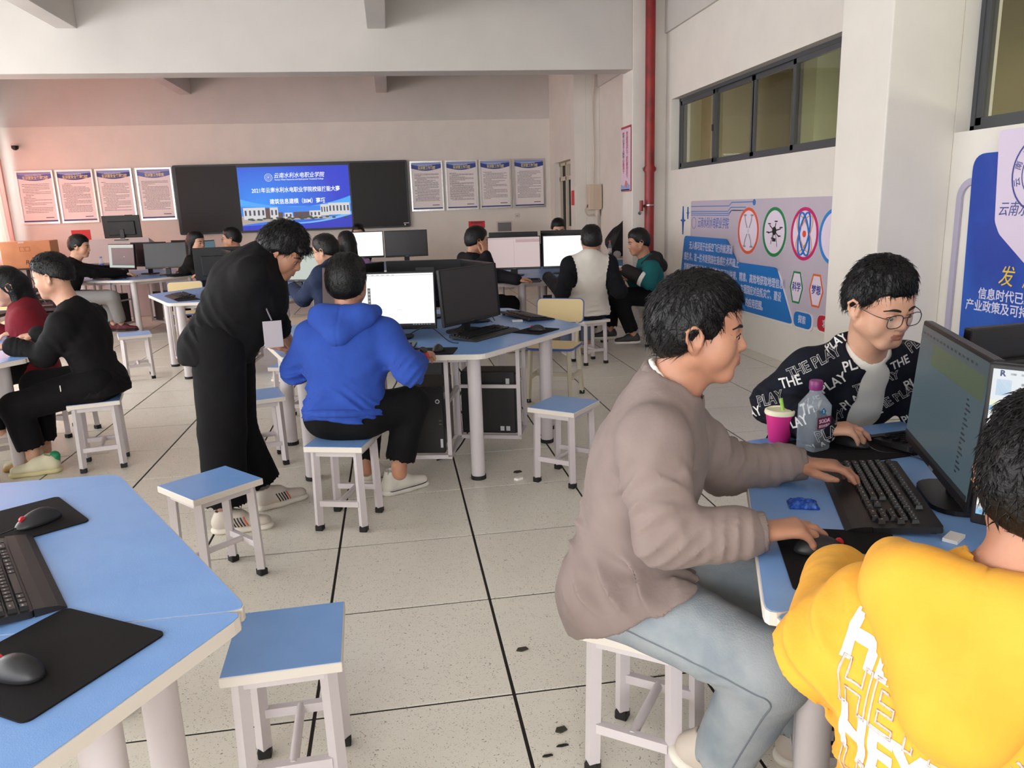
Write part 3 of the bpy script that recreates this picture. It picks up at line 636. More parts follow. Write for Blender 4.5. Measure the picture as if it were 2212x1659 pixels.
shp = [(sh[0][0], 1.79), (sh[1][0], sh[1][1]), (sh[2][0], sh[2][1]), (sh[3][0], sh[3][1]), (x_c, zb), (2*x_c-sh[3][0], sh[3][1]), (2*x_c-sh[2][0], sh[2][1]), (2*x_c-sh[0][0], 1.79)]
MB().poly(rpoly(shp, .02), .01, M=at(A, 0, 0, .025)).build('lilac_shield', mat('lilac_shield', S(214, 202, 224), rough=.4), t)
for r_, w in ((.20, .010), (.135, .006)):
    n = 40; MB().ring([(r_*math.cos(2*PI*i/n), r_*math.sin(2*PI*i/n)) for i in range(n)], [((r_+w)*math.cos(2*PI*i/n), (r_+w)*math.sin(2*PI*i/n)) for i in range(n)], .001, M=at(A, x_c, 1.545, .0355)).build('emblem_ring', mat('emblem_navy', S(62, 76, 140), rough=.4), t)
for i, ch in enumerate('云南水利水电'):
    a = math.radians(195-i*30); text(ch, .05, MATS['emblem_navy'], t, at(A, x_c+.17*math.cos(a), 1.545+.17*math.sin(a), .036) @ Matrix.Rotation(a-PI/2, 4, 'Z'), align='CENTER')
text('水', .15, MATS['emblem_navy'], t, at(A, x_c, 1.545, .036), align='CENTER')
u, v = rw(2165, 453); text('云南水利水电职业学院', .085, MATS['emblem_navy'], t, at(A, u, v, .036), sx=.85, shear=.25)
u, v = rw(2162, 598); text('发  展  历  程', .125, mat('gold_lettering', S(226, 190, 60), rough=.4), t, at(A, u, v, .026), sx=.9, shear=.2)
u, v = rw(2118, 634); text('信息时代已经来临，国家', .072, mat('panel_white_lettering', S(214, 214, 236)), t, at(A, u, v, .026), sx=.95, bold=.001)
u, v = rw(2091, 657); text('产业政策及可持续发展', .072, MATS['panel_white_lettering'], t, at(A, u, v, .026), sx=.95, bold=.001)
# ------------------------------------------------------------------ tables and stools
TZ = .72
LAM = mat('blue_laminate', S(126, 168, 226), rough=.28, spec=.55, bump=(420, .05, 2), var=(9, S(120, 162, 222)))
EDGE = mat('cream_edge_band', S(222, 214, 204), rough=.4)
GREYM = mat('grey_white_powder_coat', S(206, 198, 200), rough=.36, spec=.5)
RUB = mat('black_rubber', S(26, 25, 26), rough=.6)
def hexv(a, th=0.0): return [Vector((a*math.cos(th+k*PI/3), a*math.sin(th+k*PI/3))) for k in range(6)]
legm = None
def leg_mesh():
    b = MB().cyl((0, 0, .012), (0, 0, TZ-.028), .0375, seg=20); b.bm.normal_update()
    return b
def table(c, th, label, racks=(), a=1.07):
    t = thing('hexagonal_table', label, 'table', (c[0], c[1], 0), th, 'blue hexagonal computer tables')
    V = hexv(a)
    for half in ((0, 1, 2, 3), (3, 4, 5, 0)):
        P_ = [V[k].copy() for k in half]; sgn = 1 if half[0] == 0 else -1
        P_[0].y += sgn*.0012; P_[3].y += sgn*.0012
        out = rpoly(P_, .045); g_ = sum((Vector(p) for p in out), Vector((0, 0)))/len(out)
        tt = MB().poly(out, .027, z=TZ-.0285).build('tabletop', EDGE, t)
        ins = [tuple(Vector(p)+(g_-Vector(p)).normalized()*.0035) for p in out]
        MB().poly(ins, .0012, z=TZ-.0012).build('laminate', LAM, tt)
    spots = [(x, y) for x in (a-.24, -(a-.24)) for y in (.15, -.15)]+[tuple(v*(1-.13/a)) for v in (V[1], V[2], V[4], V[5])]
    for (x, y) in spots:
        l = MB().cyl((x, y, .02), (x, y, TZ-.028), .0375, seg=20).build('leg', GREYM, t, smooth=True)
        MB().cyl((x, y, 0), (x, y, .022), .042, seg=20).build('foot_cap', RUB, l, smooth=True)
    b = MB()
    for s in (1, -1):      # rails below each half
        b.bar((-(a-.24), .15*s, TZ-.05), (a-.24, .15*s, TZ-.05), .03, .04)
        b.bar((-.47, .76*s, TZ-.05), (.47, .76*s, TZ-.05), .03, .04)
        for x in (1, -1): b.bar((x*(a-.24), .15*s, TZ-.05), (x*.47, .76*s, TZ-.05), .03, .04)
    b.build('under_rail', GREYM, t)
    for (rx_, ry_, ra_) in racks:      # hanging steel cradle for a computer tower: place and heading in the table's frame
        A = Matrix.Translation((rx_, ry_, 0)) @ Matrix.Rotation(math.radians(ra_), 4, 'Z')
        r = MB(); w = .115
        for x in (-.19, .19):
            for y in (-w, w): r.bar((x, y, .12), (x, y, TZ-.03), .022, M=A)
            r.bar((x, -w-.011, .12), (x, w+.011, .12), .022, M=A)
        for y in (-w, w): r.bar((-.19, y, .12), (.19, y, .12), .022, M=A); r.bar((-.19, y, .43), (.19, y, .43), .02, M=A)
        r.build('tower_cradle', GREYM, t)
    return t
T1 = table((-1.665, -.66), 0.0, 'blue hexagonal table with two mouse pads at the lower left')
T2c, T2r = (-.165, 2.85), math.radians(-13)
T2 = table(T2c, T2r, 'blue hexagonal table where the blue hoodie student works', racks=((.20, -.60, -90), (.50, -.30, -5), (0.000, 0.610, 90), (-0.528, 0.305, 150)))
T3c, T3r = (1.406, -.751), math.radians(7.2)
T3 = table(T3c, T3r, 'blue hexagonal table with cup and bottle at the right', racks=((-0.528, 0.305, 150), (0.000, 0.610, 90),))
T4 = table((-3.41, 2.62), math.radians(-3), 'blue hexagonal table of red jacket girl at left edge', racks=((0.528, -0.305, -30), (0.528, 0.305, 30),))
T5 = table((-3.74, 9.32), math.radians(-20), 'blue hexagonal table nearest the carton and lectern', racks=((0.528, -0.305, -30), (0.000, -0.610, -90),))
T6 = table((-1.69, 6.08), math.radians(-5), 'blue hexagonal table behind the standing student in black', racks=((0.000, -0.610, -90), (-0.528, -0.305, 210),))
T7 = table((1.30, 6.62), math.radians(12), 'blue hexagonal table of the white varsity jacket student', racks=((0.000, -0.610, -90), (-0.528, -0.305, -150),))
T8 = table((-.55, 9.0), math.radians(-5), 'blue hexagonal table of the girl in purple near front wall', racks=((0.000, -0.610, -90),))

SW, SD, SH = .28, .30, .42
def make_stool():
    t = thing('stool', 'x', 'stool', group='blue topped stools')
    s = MB().box((0, 0, SH-.0135), (SW, SD, .026), bev=.002, seg=1).build('seat', EDGE, t)
    MB().box((0, 0, SH-.0002), (SW-.006, SD-.006, .0014)).build('laminate', LAM, s)
    ix, iy = SW/2-.032, SD/2-.032
    for x in (-1, 1):
        for y in (-1, 1):
            l = MB().bar((x*(ix-.006), y*(iy-.006), SH-.027), (x*ix, y*iy, .0275), .030).build('leg', GREYM, t)
            MB().box((x*ix, y*iy, .014), (.036, .036, .028), bev=.003, seg=1).build('rubber_foot', RUB, l)
    for y in (-1, 1): MB().box((0, y*(iy-.004), SH-.04), (2*ix-.03, .022, .026)).build('apron', GREYM, t)
    for x in (-1, 1): MB().box((x*(ix-.004), 0, SH-.04), (.022, 2*iy-.03, .026)).build('apron', GREYM, t)
    for y in (-1, 1): MB().box((0, y*iy, .135), (2*ix-.028, .022, .026)).build('rail', GREYM, t)
    MB().cyl((0, -iy, .138), (0, iy, .138), .0125, seg=12).build('stretcher', GREYM, t, smooth=True)
    return t
st0 = make_stool(); used = [False]
def stool(x, y, deg, label):
    o = st0 if not used[0] else copy_tree(st0); used[0] = True
    o.location = (x, y, 0); o.rotation_euler = (0, 0, math.radians(deg)); o['label'] = label; return o
stool(-.607, -.25, 2, 'empty blue topped stool tucked beside the near left table')
stool(-1.065, 1.01, -48, 'empty blue topped stool in front of the standing student')
stool(-.566, 1.504, -17, 'stool under the student in blue hoodie')
stool(.575, 1.84, -41, 'empty blue topped stool at the right corner of hoodie table')
stool(.31, -.33, -36, 'stool under the man in grey sweatshirt')
stool(-2.105, 2.757, 14, 'stool under the seated student in black at left')
stool(-2.72, 5.50, 20, 'empty stool standing alone behind the seated student in black')
stool(-1.13, 2.56, 16, 'empty stool half hidden behind the standing student knees')
stool(-1.02, 3.50, -18, 'empty stool behind the leg of the hoodie table')
stool(1.50, 4.89, 16, 'stool under the white varsity jacket student')
stool(2.36, 5.62, 8, 'stool under the student in teal jacket')
stool(-2.62, 3.62, -30, 'stool under the girl in red jacket')
stool(-4.55, 8.9, 10, 'stool under the student in black by the lectern')
stool(.44, -1.27, 37, 'stool under the student in yellow hoodie')
stool(1.36, .36, 7, 'stool under the student in lettered jacket')
stool(-.92, 4.72, -5, 'stool under the student in navy denim jacket')

YEL = mat('pale_yellow_board', S(224, 202, 152), rough=.45); BLE = mat('blue_edge_band', S(62, 92, 170), rough=.4); CRM = mat('cream_steel_tube', S(200, 192, 168), rough=.4)
def chair(x, y, deg, label):
    t = thing('school_chair', label, 'chair', (x, y, 0), math.radians(deg), 'yellow school chairs')
    MB().poly(rrect(.37, .36, .05), .016, M=Matrix.Translation((0, 0, .405))).build('seat_edge', BLE, t)
    MB().poly(rrect(.36, .35, .05), .003, M=Matrix.Translation((0, 0, .4195))).build('seat', YEL, t)
    A = Matrix.Translation((0, .19, .66)) @ Matrix.Rotation(math.radians(90-8), 4, 'X')
    MB().poly(rrect(.38, .19, .035), .016, M=A).build('backrest_edge', BLE, t)
    MB().poly(rrect(.368, .178, .032), .018, M=A @ Matrix.Translation((0, 0, -.001))).build('backrest', YEL, t)
    for s in (-1, 1):
        MB().bar((s*.15, -.14, .40), (s*.165, -.17, .01), .028).build('leg', CRM, t)
        MB().bar((s*.15, .13, .40), (s*.165, .19, .01), .028).build('leg', CRM, t)
        MB().bar((s*.14, .13, .40), (s*.14, .205, .72), .022).build('back_post', CRM, t)
        MB().bar((s*.158, -.155, .19), (s*.158, .16, .19), .022, .03).build('side_rail', CRM, t)
    MB().bar((-.158, 0, .19), (.158, 0, .19), .022, .03).build('cross_rail', CRM, t)
    for s in (-1, 1):
        for y in (-.17, .19): MB().box((s*.165, y, .014), (.034, .034, .028)).build('rubber_foot', RUB, t)
    return t
chair(.90, 3.62, -28, 'pale yellow school chair with blue edging beside hoodie table')
chair(-2.62, 7.05, 12, 'pale yellow school chair behind the standing student')
ch = chair(-4.35, 6.95, 190, 'blue edged school chair with white back behind seated student')

# ------------------------------------------------------------------ computers
SCRB = mat('monitor_black_plastic', S(23, 21, 23), rough=.38, spec=.45, bump=(300, .02))
OFF = mat('switched_off_screen', S(30, 27, 31), rough=.28, spec=.5)
WSC = glow('white_screen', S(252, 253, 253), 1.05); GSC = glow('grey_screen', S(146, 138, 142), .55); TSC = glow('teal_screen', S(96, 120, 130), .42); LSC = glow('pale_green_screen', S(196, 206, 194), .75)
PSC = glow('dim_pink_screen', S(206, 184, 182), .85); BSC = glow('blue_picture_screen', S(118, 150, 164), .5)
MW, MH = .545, .335
def monitor(x, y, phi, label, screen=None, z0=.785, ui=None, sticker=False, tilt=4, stand=True, base_z=TZ):
    """phi: direction the screen faces (degrees); z0: lower edge of the panel"""
    t = thing('monitor', label, 'monitor', (x, y, base_z), math.radians(phi+90), 'monitors on the tables')
    zz = z0-base_z; A = Matrix.Translation((0, 0, zz+MH/2)) @ Matrix.Rotation(math.radians(-tilt), 4, 'X')
    MB().box((0, .012, 0), (MW, .024, MH), bev=.004, M=A).build('casing', SCRB, t)
    MB().box((0, .034, -.02), (MW*.72, .026, MH*.62), bev=.008, M=A).build('back_bulge', SCRB, t)
    s = MB().box((0, -.0006, .006), (MW-.018, .002, MH-.034), M=A).build('screen', screen or OFF, t)
    if stand:
        MB().box((0, .045, zz/2+.06), (.065, .022, zz+.14), bev=.004).build('stand_neck', SCRB, t)
        MB().poly(rrect(.23, .17, .06), .012, M=Matrix.Translation((0, .06, .0005))).build('stand_base', SCRB, t)
    MB().box((.0, -.0012, -MH/2+.008), (.035, .001, .006), M=A).build('badge', mat('grey_badge', S(120, 118, 120), rough=.4), t)
    if sticker:
        MB().box((-.12, .0475, -.075), (.055, .001, .03), M=A).build('sticker', mat('white_sticker', S(200, 198, 200), rough=.5), t)
        MB().box((.0, .0255, .105), (.13, .002, .028), M=A).build('vent_plate', mat('dark_grey_plate', S(58, 56, 58), rough=.5), t)
    if ui: ui(t, A @ frameM((0, -.0018, .006), (1, 0, 0), (0, 0, 1), (0, -1, 0)))
    return t
def bars(t, A, rects, m_, name='interface'):
    b = MB()
    for (x0, y0, x1, y1) in rects: b.box(((x0+x1)/2, (y0+y1)/2, 0), (x1-x0, y1-y0, .0006), M=A)
    b.build(name, m_, t)['kind'] = 'stuff'
UIG = glow('interface_grey', S(206, 208, 210), .9); UID = glow('interface_dark', S(40, 42, 46), .5); UIK = glow('interface_ink', S(112, 112, 118), .7); UIB = glow('interface_blue', S(150, 200, 236), .9); UIY = glow('interface_cream', S(236, 240, 214), .95)
HWs, HHs = (MW-.018)/2, (MH-.034)/2
def ui_doc(t, A):
    bars(t, A, [(-HWs, HHs-.012, HWs, HHs-.009)], UIG); bars(t, A, [(-HWs, -HHs, HWs, -HHs+.011)], UID)
    bars(t, A, [(HWs-.13+k*.016, -HHs+.003, HWs-.12+k*.016, -HHs+.008) for k in range(7)], UIG)
    bars(t, A, [(-HWs+.015+k*.03, HHs-.009, -HWs+.03+k*.03, HHs-.005) for k in range(10)]+[(-.05, -.055, -.03, -.053), (.05, -.06, .07, -.058)], UIG)
    bars(t, A, [(-.125, -.05, -.108, .07)], UIK); bars(t, A, [(-.122, .05-k*.02, -.111, .06-k*.02) for k in range(5)], UIG)
def ui_bim(t, A):
    """building-model program: ribbon, property list, browser tree, task bar"""
    bars(t, A, [(-HWs, HHs-.062, HWs, HHs)], glow('interface_ribbon', S(226, 232, 236), .95)); bars(t, A, [(-HWs, HHs-.074, HWs, HHs-.062)], UIY)
    bars(t, A, [(-HWs, HHs-.083, HWs, HHs-.074)], UIB); bars(t, A, [(-HWs+.008, HHs-.052, -HWs+.034, HHs-.020)], UIB)
    text('R', .016, glow('interface_navy', S(40, 70, 130), .7), t, A @ Matrix.Translation((-HWs+.012, HHs-.008, .0005)), bold=.0006)
    bars(t, A, [(-HWs+.03+k*.018, HHs-.010, -HWs+.04+k*.018, HHs-.006) for k in range(9)]+[(-HWs+.05+(k % 6)*.028, HHs-.030-(k//6)*.012, -HWs+.066+(k % 6)*.028, HHs-.024-(k//6)*.012) for k in range(18)], UIK)
    bars(t, A, [(-HWs+.006, HHs-.125-k*.0105, -HWs+.012+.02*(k*37 % 5)/4+.012, HHs-.1205-k*.0105) for k in range(8)]+[(-HWs+.012+.006*(k % 3), -HHs+.105-k*.0085, -HWs+.036+.012*(k*13 % 4)/3+.006*(k % 3), -HHs+.1085-k*.0085) for k in range(10)], UIK)
    bars(t, A, [(-HWs+.13, -HHs+.028, HWs, HHs-.083)], glow('interface_white', S(250, 251, 252), 1.0)); bars(t, A, [(-HWs, -HHs, HWs, -HHs+.012)], UIB); bars(t, A, [(-HWs, -HHs+.012, HWs, -HHs+.02)], UIG)
    bars(t, A, [(-HWs+.006, -HHs+.003, -HWs+.012, -HHs+.009)], UID)
def ui_sheet(t, A):
    bars(t, A, [(-HWs, HHs-.03, HWs, HHs)], glow('interface_slate', S(96, 112, 118), .42)); bars(t, A, [(-HWs+.12, HHs-.085, HWs-.01, HHs-.03)], glow('interface_olive', S(104, 122, 92), .42))
    bars(t, A, [(HWs-.10, .05-k*.011, HWs-.10+.012+.01*(k*7 % 3), .054-k*.011) for k in range(16)]+[(-HWs+.02+k*.03, HHs-.02, -HWs+.035+k*.03, HHs-.014) for k in range(15)], glow('interface_dim_ink', S(52, 66, 70), .35)); bars(t, A, [(-HWs, -HHs, HWs, -HHs+.012)], glow('interface_dim_dark', S(44, 52, 56), .3))
def ui_split(t, A):
    bars(t, A, [(-HWs, HHs-.015, HWs, HHs-.01), (0, -HHs, .003, HHs-.03), (.02, HHs-.05, HWs, HHs-.02)], glow('interface_rose', S(196, 160, 162), .7))
def ui_window(t, A):
    bars(t, A, [(-HWs, HHs-.04, HWs, HHs), (-HWs, -HHs, -HWs+.06, HHs), (-HWs, -HHs, HWs, -HHs+.03)], glow('interface_mint', S(206, 222, 216), .8)); bars(t, A, [(.05, -.01, .07, 0)], UIG)
def ui_green(t, A): bars(t, A, [(-HWs, HHs-.05, HWs, HHs)], glow('interface_green', S(176, 200, 160), .7))
# hoodie table
def T2p(r, phi, lat=0.0):
    a = T2r+math.radians(phi); return (T2c[0]+r*math.cos(a)-lat*math.sin(a), T2c[1]+r*math.sin(a)+lat*math.cos(a))
monitor(*T2p(.42, -90, -.06), -103, 'monitor with bright white page in front of blue hoodie', WSC, ui=ui_doc, z0=.782)
monitor(*T2p(.43, -30, .03), -43, 'dark monitor right of the bright one on the hoodie table', z0=.785)
monitor(*T2p(.50, 30, .07), 17, 'black monitor back with white sticker on hoodie table', sticker=True, z0=.785)
monitor(*T2p(.56, 90, .02), 77, 'black monitor back above the bright screen of hoodie table', sticker=True, z0=.785)
monitor(*T2p(.55, 150, -.02), 137, 'black monitor back behind the blue hoodie head', z0=.785)
monitor(*T2p(.50, 210, -.08), 197, 'monitor seen edge on beside the blue hoodie head', z0=.785)
# right table
monitor(1.003, -.455, 157, 'monitor with dim teal sheet facing the grey sweatshirt man', TSC, z0=.79, ui=ui_sheet)
monitor(1.035, -.953, 217, 'bright monitor with program lists before the yellow hoodie', WSC, z0=.79, ui=ui_bim)
monitor(1.40, -.30, 97, 'black monitor back before the deep blue panel', z0=.79, sticker=True)
# back tables
monitor(-3.86, 8.97, -128, 'small bright monitor with grey window before black jacket student', GSC, ui=ui_window, z0=.82)
monitor(-3.26, 8.82, -92, 'dark monitor next to grey window monitor on back table', z0=.82)
monitor(-2.84, 9.06, -28, 'monitor with blue picture on the back table', BSC, z0=.82)
monitor(-3.62, 9.42, 70, 'dark monitor back behind the back table screens', z0=.82, sticker=True)
monitor(-3.1, 9.4, 60, 'dark monitor back beside the front wall board', z0=.83)
monitor(-1.24, 5.86, -112, 'pale green monitor left of navy denim student', LSC, ui=ui_green, z0=.805)
monitor(-1.95, 6.10, 200, 'monitor seen edge on left of the standing student', z0=.80)
monitor(-2.06, 6.45, 96, 'dark monitor back behind the standing student shoulder', z0=.82)
monitor(-1.3, 6.5, 40, 'dark monitor back beyond the navy denim student', z0=.80, sticker=True)
monitor(-.66, 8.12, -95, 'bright white monitor before the girl in purple', WSC, z0=.885)
monitor(-.10, 8.0, -88, 'dark monitor right of the bright white far one', z0=.885)
monitor(.945, 5.78, -100, 'dim pink monitor with two panes on the varsity table', PSC, ui=ui_split, z0=.835)
monitor(1.505, 5.69, -100, 'bright white monitor before the varsity jacket student', WSC, z0=.835)
monitor(1.05, 6.45, 70, 'black monitor back behind the pink screen', z0=.86); monitor(1.62, 6.42, 60, 'black monitor back behind the varsity screen', z0=.86)

# keyboards
KEYM = mat('black_keycap', S(26, 25, 27), rough=.36, spec=.5); KBB = mat('keyboard_black', S(32, 31, 33), rough=.42)
KLEG = mat('keycap_legend', S(170, 170, 172), rough=.5)
def key_layout():
    """(x, y, w) in key units of 19 mm, y upward from the space row"""
    K = []; u = 1
    x = 0
    for w in (1.25, 1.25, 1.25, 6.25, 1.25, 1.25, 1.25, 1.25): K.append((x+w/2, 0, w)); x += w
    for row, first, n, last in ((1, 2.25, 10, 2.75), (2, 1.75, 11, 2.25), (3, 1.5, 12, 1.5), (4, 1, 12, 2)):
        x = 0
        for w in [first]+[1]*n+[last]: K.append((x+w/2, row, w)); x += w
    for x in [0]+[2+i for i in range(4)]+[6.5+i for i in range(4)]+[11+i for i in range(4)]: K.append((x+.5, 5.35, 1))
    for r in (4, 3): K += [(15.75+i, r, 1) for i in range(3)]
    K += [(15.75+i, 0, 1) for i in range(3)]+[(16.75, 1, 1)]+[(15.75+i, 5.35, 1) for i in range(3)]
    for r in (4, 3, 2, 1): K += [(19.25+i, r, 1) for i in range(3 if r != 4 else 4)]
    K += [(19.75, 0, 2), (21.25, 0, 1), (22.25, .5, 1), (22.25, 2.5, 1)]
    return K
_keyme = {}
def key_mesh(w):
    if w not in _keyme:
        b = bmesh.new(); lo, hi = (w*.019-.0022)/2, (w*.019-.0065)/2
        v = [b.verts.new((sx*lo, sy*.0083, 0)) for sx, sy in ((-1, -1), (1, -1), (1, 1), (-1, 1))]+[b.verts.new((sx*hi, sy*.0062+.0006, .0085)) for sx, sy in ((-1, -1), (1, -1), (1, 1), (-1, 1))]
        b.faces.new(v[:4][::-1]); b.faces.new(v[4:])
        for i in range(4): b.faces.new((v[i], v[(i+1) % 4], v[4+(i+1) % 4], v[4+i]))
        me = bpy.data.meshes.new('key'); b.to_mesh(me); b.free(); me.materials.append(KEYM); me.materials.append(KLEG)
        _keyme[w] = me
    return _keyme[w]
def keyboard(x, y, deg, label, keys=False, rest=.055):
    """deg: direction from the user's side towards the far side of the keyboard"""
    t = thing('keyboard', label, 'keyboard', (x, y, TZ+.0005), math.radians(deg-90), 'black keyboards')
    A = Matrix.Rotation(math.radians(5), 4, 'X') @ Matrix.Translation((0, 0, .004))
    MB().poly(rrect(.455, .145, .008), .014, M=A @ Matrix.Translation((0, .028, 0))).build('case', KBB, t)
    pts = [(-.2275, -.045), (.2275, -.045), (.2275, -.045-rest), (-.2275, -.045-rest)]
    b = MB(); n = 8
    prof = [(-.045, .017), (-.045-rest*.35, .0145), (-.045-rest*.75, .010), (-.045-rest, .003), (-.045-rest, .0), (-.045, 0)]
    vs = [[b.bm.verts.new((sx*.2275, yy, zz)) for yy, zz in prof] for sx in (-1, 1)]
    b.bm.faces.new(vs[0]); b.bm.faces.new(vs[1][::-1])
    for i in range(6): b.bm.faces.new((vs[0][i], vs[0][(i+1) % 6], vs[1][(i+1) % 6], vs[1][i]))
    b.build('wrist_rest', KBB, t)
    for s in (-1, 1): MB().box((s*.19, .085, .006), (.03, .012, .012)).build('flip_foot', KBB, t)
    K = key_layout()
    if keys:
        for (kx, ky, w) in K:
            o = bpy.data.objects.new('key', key_mesh(w)); link(o, t)
            o.matrix_local = A @ Matrix.Translation((-.2185+kx*.019*.985, -.03+ky*.0197, .0142))
        lg = MB()
        for (kx, ky, w) in K:
            if w < 3: lg.box((-.2185+kx*.019*.985-.002, -.03+ky*.0197+.002, .0229), (.0035 if w == 1 else .007, .003, .0003), M=A)
        lg.build('legends', KLEG, t)['kind'] = 'stuff'
    else:
        b = MB()
        for (kx, ky, w) in K: b.box((-.2185+kx*.019*.985, -.03+ky*.0197, .018), (w*.019-.004, .0145, .0085), M=A)
        o = b.build('keys', KEYM, t); o['kind'] = 'stuff'
    return t
def mouse(x, y, deg, label, cable=None, z=TZ+.0042):
    t = thing('computer_mouse', label, 'mouse', (x, y, z), math.radians(deg-90), 'black computer mice')
    bm = bmesh.new(); bmesh.ops.create_uvsphere(bm, u_segments=24, v_segments=16, radius=1)
    for v in bm.verts:
        X, Y, Z_ = v.co; w = .031*(1-.10*math.cos(Y*2)); 
        v.co = Vector((X*w, Y*.057, max(0, Z_)*(.034*(1-.18*Y-.25*Y*Y)) if Z_ > 0 else Z_*.003))
    me = bpy.data.meshes.new('shell'); bm.to_mesh(me); bm.free(); me.materials.append(mat('mouse_black', S(36, 36, 38), rough=.45)); me.polygons.foreach_set('use_smooth', [True]*len(me.polygons))
    o = bpy.data.objects.new('shell', me); link(o, t); o.location = (0, 0, .003)
    MB().cyl((-.0035, .036, .0225), (.0035, .036, .0225), .0085, seg=14).build('scroll_wheel', mat('red_wheel', S(196, 44, 52), rough=.35), t, smooth=True)
    if cable: MB().tube([(0, .055, .008)]+cable, .0018, seg=6).build('cable', BLACKP, t, smooth=True)
    return t
PADM = mat('black_cloth_pad', S(26, 24, 25), rough=.85, spec=.2, bump=(900, .1, 1))
def pad(x, y, deg, label, w=.28, h=.23):
    o = MB().poly(rrect(w, h, .015), .0034).build('mouse_pad', PADM); o.location = (x, y, TZ+.0004); o.rotation_euler = (0, 0, math.radians(deg-90)); return setp(o, label, 'mouse pad', 'black mouse pads')
# near left table
keyboard(-1.155, -.43, 210, 'black keyboard at the left edge of the near table', keys=True)
pad(-1.235, -.07, 217, 'mouse pad beyond the keyboard on the near left table', .26, .20)
mouse(-1.20, -.105, 232, 'black mouse beyond the keyboard on the near left table', cable=[(.01, .1, .004), (.06, .16, .001)])
pad(-.915, -.765, 148, 'large black mouse pad at the front of near left table', .27, .265)
mouse(-.945, -.81, 152, 'black mouse with red wheel on the front mouse pad', cable=[(0, .09, .003), (.02, .16, .001)])
# right table
keyboard(.865, -.42, -23, 'black keyboard under the hands of the grey sweatshirt man', keys=True)
pad(.607, -.715, -20, 'mouse pad under the right hand of grey sweatshirt man', .30, .25)
mouse(.575, -.676, -12, 'mouse held by the grey sweatshirt man')
pad(1.03, -.05, -83, 'mouse pad under the bottle on the right table', .30, .24)
mouse(1.05, -.03, -60, 'mouse held by the lettered jacket student', cable=[(.0, .09, .0), (-.03, .16, -.002), (.02, .26, -.002)])
keyboard(1.36, -.03, -83, 'keyboard half hidden behind the teal sheet monitor')
# hoodie table
keyboard(.235, 2.43, 137, 'black keyboard before the dark monitor on hoodie table')
pad(.55, 2.48, 137, 'mouse pad at the right corner of the hoodie table', .24, .20); mouse(.555, 2.47, 140, 'mouse resting on the right corner pad of hoodie table')
keyboard(.60, 3.10, 197, 'black keyboard before the sticker monitor on hoodie table')
keyboard(-.42, 2.15, 77, 'black keyboard in front of the blue hoodie student')
pad(-.10, 1.99, 77, 'mouse pad under the hand of the blue hoodie student', .24, .20); mouse(-.075, 1.985, 77, 'mouse under the hand of blue hoodie student')
# other tables
keyboard(-3.02, 8.72, 140, 'black keyboard on the back table before the dark monitor'); keyboard(-3.95, 8.70, 52, 'black keyboard under the hands of black jacket student')
keyboard(-1.15, 5.42, 68, 'black keyboard before the navy denim student'); pad(-1.02, 5.33, 75, 'mouse pad beside the navy denim student', .22, .18)
keyboard(-2.33, 5.72, 25, 'black keyboard at the corner behind the standing student'); pad(-2.2, 5.45, 25, 'mouse pad at the corner behind the standing student', .24, .2)
keyboard(.95, 5.62, 80, 'black keyboard before the dim pink monitor'); pad(1.1, 5.68, 85, 'mouse pad before the dim pink monitor', .2, .17); keyboard(1.45, 5.88-.42+.12, 80, 'black keyboard before the varsity jacket student')
# loose cables behind the monitors of the hoodie table
for k, pts in enumerate(([(.12, 2.74, .73), (.2, 2.62, .78), (.3, 2.75, .80), (.36, 2.95, .73)], [(.05, 2.6, .725), (.16, 2.55, .79), (.26, 2.62, .79), (.33, 2.85, .735)], [(-.2, 2.42, .76), (-.1, 2.36, .80), (.0, 2.25, .73), (.05, 2.18, .725)], [(-.2, 2.4, .76), (-.26, 2.3, .76), (-.24, 2.2, .727)])):
    o = MB().tube(pts, .003, seg=6).build('monitor_cable', BLACKP, smooth=True)
    setp(o, ['long black cable looping behind the dark monitor', 'lower black cable looping under the dark monitor', 'black cable arching below the bright hoodie monitor', 'black cable drooping left below the bright hoodie monitor'][k], 'cable')

